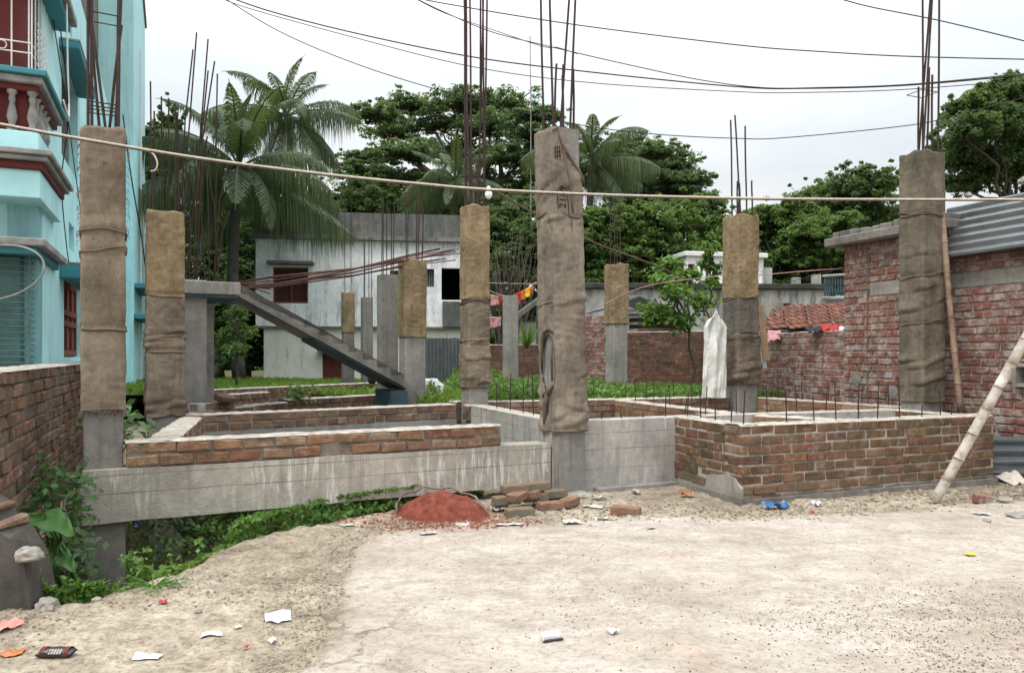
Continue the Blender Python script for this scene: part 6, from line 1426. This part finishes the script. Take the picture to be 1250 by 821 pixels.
mb.build('dust', MT['dust'], dp, smooth=True)
mb = MB(); pts = []
for k in range(15):
    a = R(195-k*13); pts.append((hp.x-.02+.37*math.cos(a), hp.y+.07+.25*math.sin(a)-.10, gzs(hp.x, hp.y)+.03+.15*max(0, math.sin(R(k*13)))**.8+.018*math.sin(k*2.3)))
mb.tube(pts, [.007+.005*math.sin(k*1.7)**2 for k in range(15)], 7); mb.build('sack_rim', MT['bu_grey'], dp, smooth=True)
def brick(label, c, ang, tilt=(0, 0), dims=(.24, .115, .07), mat='brick_loose', group='loose bricks by the beam', seed=0, base=None):
    bm = bmesh.new(); bmesh.ops.create_cube(bm, size=1); bmesh.ops.subdivide_edges(bm, edges=bm.edges[:], cuts=3, use_grid_fill=True)
    rr = random.Random(seed)
    for v in bm.verts:
        c_ = sum(1 for q in v.co if abs(abs(q)-.5) < 1e-4); e = mnoise.noise(v.co*3+Vector((seed*2.7, 0, 0)))
        v.co = Vector((v.co.x*dims[0], v.co.y*dims[1], v.co.z*dims[2]))*(1-(.03 if c_ == 3 else .012 if c_ == 2 else 0)*(1+rr.random())+.018*e)
    Mx = Matrix.Translation(Vector(c)) @ Matrix.Rotation(ang, 4, 'Z') @ Matrix.Rotation(tilt[0], 4, 'X') @ Matrix.Rotation(tilt[1], 4, 'Y')
    bm.verts.index_update(); mb = MB(); mb.add([Mx @ v.co for v in bm.verts], [tuple(v.index for v in f.verts) for f in bm.faces]); bm.free()
    return tag(mb.build('loose_brick', MT[mat], None, loc=Vector(c)-Vector((0, 0, dims[2]/2)), bevel=.004), label, 'brick', group)
def bk(label, px, py, lvl, ang, tilt=(0, 0), seed=0, **kw):
    z = .035+lvl; p = gr(px, py, z+.0); z2 = z+gzs(p.x, p.y); return brick(label, (p.x, p.y, z2), R(ang), tilt, seed=seed, **kw)
bk('pale brown brick on top at the left end of the loose brick pile', 632, 607, .075, 62, (R(4), R(-3)), 1)
bk('pale brick on top of the pile leaning on its left neighbour', 652, 603, .075, 70, (R(-6), 0), 2)
bk('long brown brick in the front of the pile, centre', 672, 616, .0, 24, (0, R(2)), 3)
bk('brown brick at the right end of the pile pointing at the viewer', 695, 613, .0, 62, (0, 0), 4)
bk('dark brick under the left end of the loose brick pile', 634, 624, .0, 18, (0, 0), 5, mat='brick_box')
bk('greenish brick lying in the back row of the pile against the beam, left', 628, 596, .14, 27, (0, 0), 6, mat='brick_box')
bk('greenish brick lying in the back row of the pile against the beam, right', 655, 593, .14, 27, (0, 0), 7, mat='brick_box')
bk('dark brick in the lower back row against the beam, left', 618, 611, .05, 27, (0, 0), 8, mat='brick_box')
bk('dark brick in the lower back row against the beam, right', 652, 606, .05, 27, (0, 0), 9, mat='brick_box')
bk('brown brick jutting from the back of the pile beside the central column', 676, 603, .02, 27, (0, 0), 10, mat='brick_box')
bk('half brick beside the brick dust heap', 610, 618, .0, 10, (R(8), 0), 11, mat='brick_box', dims=(.14, .115, .07))
bk('single reddish brown brick lying alone on the dirt before the pale plinth', 764, 622, .0, -22, (0, 0), 12, dims=(.25, .12, .075))
bk('red broken brick bat near the foot of the whitish bamboo pole', 1199, 611, .0, 15, (R(5), R(6)), 13, mat='brick_red', dims=(.13, .11, .08), group=None)
def slab_stone(label, px, py, r, seed, flat=.3, mat='stone'): 
    p = gr(px, py, 0); z = gzs(p.x, p.y); mb = MB(); rock(mb, (p.x, p.y, z+r*flat*.4), r, seed, flat); return tag(mb.build('rubble_stone', MT[mat], None, loc=(p.x, p.y, z)), label, 'stone', 'rubble stones')
slab_stone('flat grey mortar slab between the brick pile and the lone brick', 705, 606, .12, 21, .22)
slab_stone('flat pale stone near the blue plastic', 1055, 632, .045, 22, .3)
slab_stone('flat grey stone left of the whitish bamboo pole', 1105, 621, .07, 23, .3)
slab_stone('pale rubble lump right of the red brick bat', 1226, 616, .08, 24, .4)
slab_stone('grey rubble chip behind the red brick bat', 1235, 606, .05, 25, .4)
slab_stone('small dark stone low on the right dirt', 1205, 640, .03, 26, .5)
slab_stone('rough mortar lump at the right edge below the tin stack', 1246, 634, .10, 27, .25)
slab_stone('small pebble lying near the crumpled packet in the foreground', 1016, 752, .012, 28, .6)
def sheet(label, px, py, w, d, ang, mat, seed, name='paper_scrap', cat='litter', wob=.015, group='scattered litter', curl=0., lift=.006):
    p = gr(px, py, .02); z = gzs(p.x, p.y)+lift; p = gr(px, py, z); mb = MB(); n = 9; ca, sa = math.cos(R(ang)), math.sin(R(ang)); rr = random.Random(seed); c4 = [rr.uniform(.8, 1.1) for _ in range(4)]
    for j in range(n+1):
        for i in range(n+1):
            u, v = i/n-.5, j/n-.5; k = (c4[0]*(1-i/n)+c4[1]*i/n)*(1-j/n)+(c4[2]*(1-i/n)+c4[3]*i/n)*j/n; x, y = u*w*k, v*d*k; gx_, gy_ = p.x+x*ca-y*sa, p.y+x*sa+y*ca
            e = wob*(mnoise.noise(Vector((u*3.5+seed*1.9, v*3.5, seed)))+.8)+curl*u*u*4+wob*.4*mnoise.noise(Vector((u*11, v*11, seed))); mb.v.append((gx_, gy_, gzs(gx_, gy_)+lift+e))
    mb.f = [(j*(n+1)+i, j*(n+1)+i+1, (j+1)*(n+1)+i+1, (j+1)*(n+1)+i) for j in range(n) for i in range(n)]
    o = mb.build(name, MT[mat], None, loc=p, smooth=False); solid(o, .0015); return tag(o, label, cat, group)
sheet('square white paper with faint print on the left soil', 339, 754, .135, .19, 15, 'paper', 1, wob=.006)
sheet('folded strip of white paper left of the printed square sheet', 258, 772, .095, .06, 20, 'paper', 2, wob=.006)
sheet('plain white rectangle of paper low in the left foreground', 179, 800, .125, .065, 6, 'paper', 3, wob=.004)
sheet('tiny white scrap between the folded strip and the printed sheet', 291, 767, .035, .02, 20, 'paper', 4, wob=.006)
sheet('small white scrap at the side of the cracked paving', 332, 784, .03, .03, 50, 'paper', 5)
sheet('small pale scrap on the bright slab right of the crumpled packet', 748, 771, .045, .05, 30, 'paper', 6)
sheet('red plastic scrap on the tan soil below the pier', 199, 736, .05, .05, 10, 'red_plastic', 7)
sheet('orange square card at the bottom left corner', 15, 797, .10, .075, 8, 'orange_plastic', 8, wob=.005)
sheet('pink and white card at the left edge', 4, 770, .16, .12, 60, 'pink_card', 9, wob=.02)
sheet('pinkish scrap beside the cracked paving edge', 300, 790, .03, .03, 0, 'pink_card', 10)
sheet('blue plastic sheet crumpled at the foot of the brick box corner', 947, 620, .22, .10, 12, 'blue_plastic', 11, wob=.045, name='plastic_scrap')
sheet('orange plastic wrapper in the corner by the pale plinth', 838, 606, .13, .08, 0, 'orange_plastic', 12, wob=.045, name='plastic_scrap')
sheet('white plastic scrap with a red end in front of the brick box', 996, 618, .09, .07, 10, 'paper', 13, wob=.035)
sheet('small red scrap in front of the brick box', 992, 626, .035, .03, 10, 'red_plastic', 14, wob=.02)
sheet('yellow wrapper on the bright slab at the right', 1185, 677, .075, .06, 5, 'yellow_plastic', 15, wob=.01)
sheet('white triangle of paper near the foot of the bamboo pole', 1198, 627, .13, .10, 10, 'paper_dirty', 16, wob=.01)
sheet('white crumpled paper between the brick dust and the brick pile', 608, 624, .10, .10, 20, 'paper_dirty', 17, wob=.03)
sheet('white scrap lying under the pale plinth wall', 776, 602, .08, .08, 60, 'paper_dirty', 18, wob=.03)
sheet('white torn paper behind the lone brick', 732, 609, .15, .07, -30, 'paper_dirty', 19, wob=.03)
sheet('lilac paper scrap in front of the right end of the brick pile', 724, 619, .17, .09, -10, 'paper_dirty', 20, wob=.01)
sheet('pale sheet scrap before the brick pile', 698, 638, .14, .10, 0, 'sack', 21, wob=.02)
sheet('yellow and white wrapper in front of the brick dust heap', 622, 640, .22, .06, 8, 'paper_dirty', 22, wob=.01)
sheet('white scrap at the left front of the brick dust heap', 565, 640, .10, .06, 0, 'paper_dirty', 23, wob=.01)
sheet('white scrap with black marks left of the dust heap trail', 522, 651, .12, .06, 5, 'paper_dirty', 24, wob=.01)
sheet('white scrap alone on the bank above the ditch', 424, 641, .11, .05, 20, 'paper_dirty', 25, wob=.01)
sheet('pale scrap right of the lone brick', 795, 644, .06, .06, 0, 'paper_dirty', 26, wob=.01)
sheet('torn card among the pale debris before the brick pile', 740, 634, .16, .08, 15, 'sack', 27, wob=.02)
pl_ = thing('toffee_packet', 'dark red and black foil snack packet at the bottom left', 'packet', gr(69, 790, .0), 'scattered litter'); q = gr(69, 791, .02); mb = MB(); lathe_p = []
for (i0, i1, mt, nm) in ((0, 14, 'dark_wrap', 'foil'), ):
    for i in range(15):
        u = i/14-.5; t = .028*(1-abs(u*2)**5)+.004
        for k in range(10): a = 6.2832*k/10; mb.v.append((q.x+u*.155, q.y+math.cos(a)*(.030+.006*(abs(u) > .42))+.006*u, gzs(q.x, q.y)+.018+math.sin(a)*t*.75+.004*mnoise.noise(Vector((u*20, a, 1)))))
    for i in range(14):
        for k in range(10): mb.f.append((i*10+k, i*10+(k+1) % 10, (i+1)*10+(k+1) % 10, (i+1)*10+k))
    mb.build('foil', MT['dark_wrap'], pl_, smooth=True)
mb = MB()
for u0, u1, mt in ((-.062, -.04, 'maroon'), (.045, .066, 'maroon')):
    m2 = MB()
    for i in range(2):
        u = (u0, u1)[i]
        for k in range(6): a = R(200-k*40) ; m2.v.append((q.x+u, q.y+math.cos(a)*.0325, gzs(q.x, q.y)+.019+math.sin(a)*.0255))
    for k in range(5): m2.f.append((k, k+1, 7+k, 6+k))
    m2.build('red_band', MT['maroon'], pl_)
m2 = MB()
for i in range(5):
    u = -.022+i*.012; m2.add([(q.x+u, q.y-.031, gzs(q.x, q.y)+.022), (q.x+u+.008, q.y-.031, gzs(q.x, q.y)+.022), (q.x+u+.012, q.y-.020, gzs(q.x, q.y)+.040), (q.x+u+.004, q.y-.020, gzs(q.x, q.y)+.040)], [(0, 1, 2, 3)])
m2.build('pale_marks', MT['paper_dirty'], pl_)
pk_ = thing('crushed_packet', 'crushed white and dark packet in the middle foreground', 'packet', gr(673, 777, .02), 'scattered litter'); q = gr(673, 779, .03); zq = gzs(q.x, q.y)
for (dy, dz, mt, nm, hgt) in ((0, 0, 'paper', 'white_side', .030), (-.022, -.002, 'dark_wrap', 'dark_edge', .010)):
    m2 = MB(); w, d = .055, .028 if mt == 'paper' else .012; ca, sa = math.cos(R(18)), math.sin(R(18)); L8 = []
    for z in (zq+.001, zq+hgt):
        for (x, y) in ((-w, -d), (w*.9, -d), (w, d), (-w*.85, d)): x2 = x*(1 if z < zq+.005 else .86)+rnd.uniform(-.004, .004); L8.append((q.x+x2*ca-(y+dy)*sa, q.y+x2*sa+(y+dy)*ca, z+rnd.uniform(-.003, .006)))
    m2.hexa(L8); m2.build(nm, MT[mt], pk_, bevel=.004)
wsk = gr(526, 470, .62); wsk = at(526, 476, 11.3); mb = MB(); rock(mb, wsk+Vector((0, 0, .02)), .16, 44, .95); tag(mb.build('cement_bag', MT['sack'], None, loc=wsk-Vector((0, 0, .14)), smooth=True), 'crumpled cream cement bag standing behind the half wrapped column', 'bag')
pt = at(454, 468, 16.0); po = thing('cooking_pot', 'small dark rounded pot with a pale top on the far low wall under the stair', 'pot', pt); mb = MB()
lathe(mb, pt, [(.04, 0), (.075, .02), (.092, .07), (.085, .12), (.06, .15), (.065, .165)]); mb.build('pot_body', MT['dark_in'], po, smooth=True)
mb = MB(); lathe(mb, pt, [(.066, .166), (.05, .19), (.02, .20), (.001, .202)]); mb.build('lid', MT['sack'], po, smooth=True)
brick('tilted loose brick resting on the crumbling stub by the landing post', (at(275, 487, 8.9).x, 8.9, .845), R(50), (R(24), R(10)), mat='brick_old', group=None, seed=14)
cloth('small bluish plastic scrap wedged between the pier and the beam', [at(162, 634, 5.72), at(172, 631, 5.74), at(173, 641, 5.72), at(165, 645, 5.70)], 'formply', 'litter', 'plastic_scrap', 0, seed=5, nx=6, ny=6)
# gravel and dry litter
def scatter(name, label, cat, n, fn, r, mat, seed, flat=.7):
    rs = np.random.RandomState(seed); P = fn(rs, n); n = len(P); s = r*(.35+1.1*rs.rand(n)**2.2)
    z = ground_z(P[:, 0], P[:, 1]); V = []
    base = np.array([[1, 0, 0], [0, 1, 0], [-1, 0, 0], [0, -1, 0]], float)
    a = rs.rand(n)*6.28; ca, sa = np.cos(a), np.sin(a); st_ = .6+.8*rs.rand(n)
    ring = np.stack([np.stack([(b0*ca*st_-b1*sa), (b0*sa*st_+b1*ca), np.zeros(n)], 1) for b0, b1, _ in base], 1)*s[:, None, None]
    C = np.stack([P[:, 0], P[:, 1], z], 1); lo = C[:, None]+ring*1.0+np.array([0, 0, -.002]); hi = C[:, None]+ring*.62+(np.array([0, 0, 1.0])*(s*flat)[:, None])[:, None]
    Q_ = [hi]
    for k in range(4): Q_.append(np.stack([lo[:, k], lo[:, (k+1) % 4], hi[:, (k+1) % 4], hi[:, k]], 1))
    o = quads(name, np.concatenate(Q_), MT[mat]); return tag(o, label, cat, None, 'stuff')
MT['pebble'] = m_plain('pebble_grey', (.23, .19, .15), .95, .5, 30, .3)
MT['pebble_dark'] = m_plain('pebble_dark', (.075, .062, .052), .95, .5, 30, .3)
MT['pebble_pale'] = m_plain('pebble_pale', (.42, .37, .30), .95, .3, 30, .3)
def fn_slab(rs, n):
    y = 2.9+3.9*rs.rand(n)**1.1; x = -1.0+(rs.rand(n))*(y*.72+1.2); d = vnoise(x+3, y, 1.1, 3); lowr = np.clip((x-.6)/1.4, 0, 1)*np.clip((4.4-y)/1.2, 0, 1)
    k = rs.rand(n) < np.clip(.10+1.3*np.maximum(d, 0)**1.5+.75*lowr, 0, 1); return np.stack([x, y], 1)[k]
def fn_soil(rs, n):
    y = 2.9+4.2*rs.rand(n); x = -3.2+2.9*rs.rand(n); k = (poly_sd(x, y, SLAB) < .03) & (poly_sd(x, y, DITCH) < -.03) & (rs.rand(n) < np.clip(.25+vnoise(x, y, 1.6, 3)+.8*np.exp(-((poly_sd(x, y, SLAB)+.12)/.22)**2), 0, 1)); return np.stack([x, y], 1)[k]
def fn_corner(rs, n):
    y = 2.95+2.6*rs.rand(n)**1.4; x = .2+(rs.rand(n))*(y*.72+.2); d = vnoise(x+13, y*1.6, 1.3, 4); w = np.clip((x-.9)/1.3, 0, 1)*np.clip((4.9-y)/1.3, 0, 1); k = rs.rand(n) < np.clip((w*1.1-.15+d*1.1), 0, 1)*.8; return np.stack([x, y], 1)[k]
def fn_edge(rs, n):
    t = rs.rand(n); x = -1.0+6.6*t; y = np.interp(x, [-1, .4, 2, 5.2], [6.2, 6.65, 6.45, 7.6])+rs.normal(size=n)*.26; k = poly_sd(x, y, SLAB) < .25; k &= ~((x > 1.7) & (y > 6.75+.4*(x-2.04))) & (y < 7.25+.45*(x-.4)); return np.stack([x, y], 1)[k]
scatter('gravel', 'scattered grey grit on the bright slab', 'gravel', 7000, fn_slab, .0045, 'pebble', 71)
scatter('gravel', 'dense fine dark grit on the dirt at the lower right', 'gravel', 8000, fn_corner, .0042, 'pebble_dark', 77)
scatter('gravel', 'fine brown grit on the dirt at the lower right', 'gravel', 16000, fn_corner, .0046, 'pebble', 78)
scatter('gravel', 'scattered dark grit on the bright slab', 'gravel', 3600, fn_slab, .0045, 'pebble_dark', 72)
scatter('gravel', 'small clods on the tan soil at left', 'gravel', 9000, fn_soil, .008, 'pebble', 73)
scatter('gravel', 'pale chips on the tan soil at left', 'gravel', 3500, fn_soil, .008, 'pebble_pale', 74)
scatter('gravel', 'pale rubble chips along the foot of the plinth', 'gravel', 800, fn_edge, .016, 'pebble_pale', 75, .5)
scatter('gravel', 'grey rubble chips along the foot of the plinth', 'gravel', 1100, fn_edge, .012, 'pebble', 76, .5)
def fn_heap(rs, n):
    a = rs.rand(n)*6.283; q = rs.rand(n)**.5; return np.stack([-.58+math.pi*0+q*np.cos(a)*.85, 6.22+q*np.sin(a)*.36-.12], 1)[rs.rand(n) < np.clip(1.25-q, 0, 1)]
MT['chip_red'] = m_plain('brick_chip', (.24, .085, .06), .95, .5, 30, .3)
scatter('brick_chips', 'crumbs and chips of red brick spilled round the dust heap', 'rubble', 1400, fn_heap, .012, 'chip_red', 79)
def litter(name, label, fn, n, leaf, seed, aspect=.3):
    rs = np.random.RandomState(seed); P = fn(rs, n); n = len(P); C = np.stack([P[:, 0], P[:, 1], ground_z(P[:, 0], P[:, 1])+.006], 1); Nn = rs.normal(size=(n, 3))*.25+np.array([0, 0, 1.]); return tag(quads(name, leafquads(C, Nn, np.full(n, leaf), np.full(n, leaf*aspect), rs), MT['lf_dry']), label, 'debris', None, 'stuff')
litter('dry_litter', 'dry straw and leaf bits on the tan soil', fn_soil, 6000, .026, 81, .2)
litter('dry_litter', 'torn pale bits along the foot of the plinth', fn_edge, 1900, .034, 82, .45)
litter('dry_litter', 'straw bits and twigs scattered on the slab', fn_slab, 2500, .024, 83, .16)
litter('dry_litter', 'fine flakes of dry debris all over the tan soil', fn_soil, 14000, .013, 84, .5)
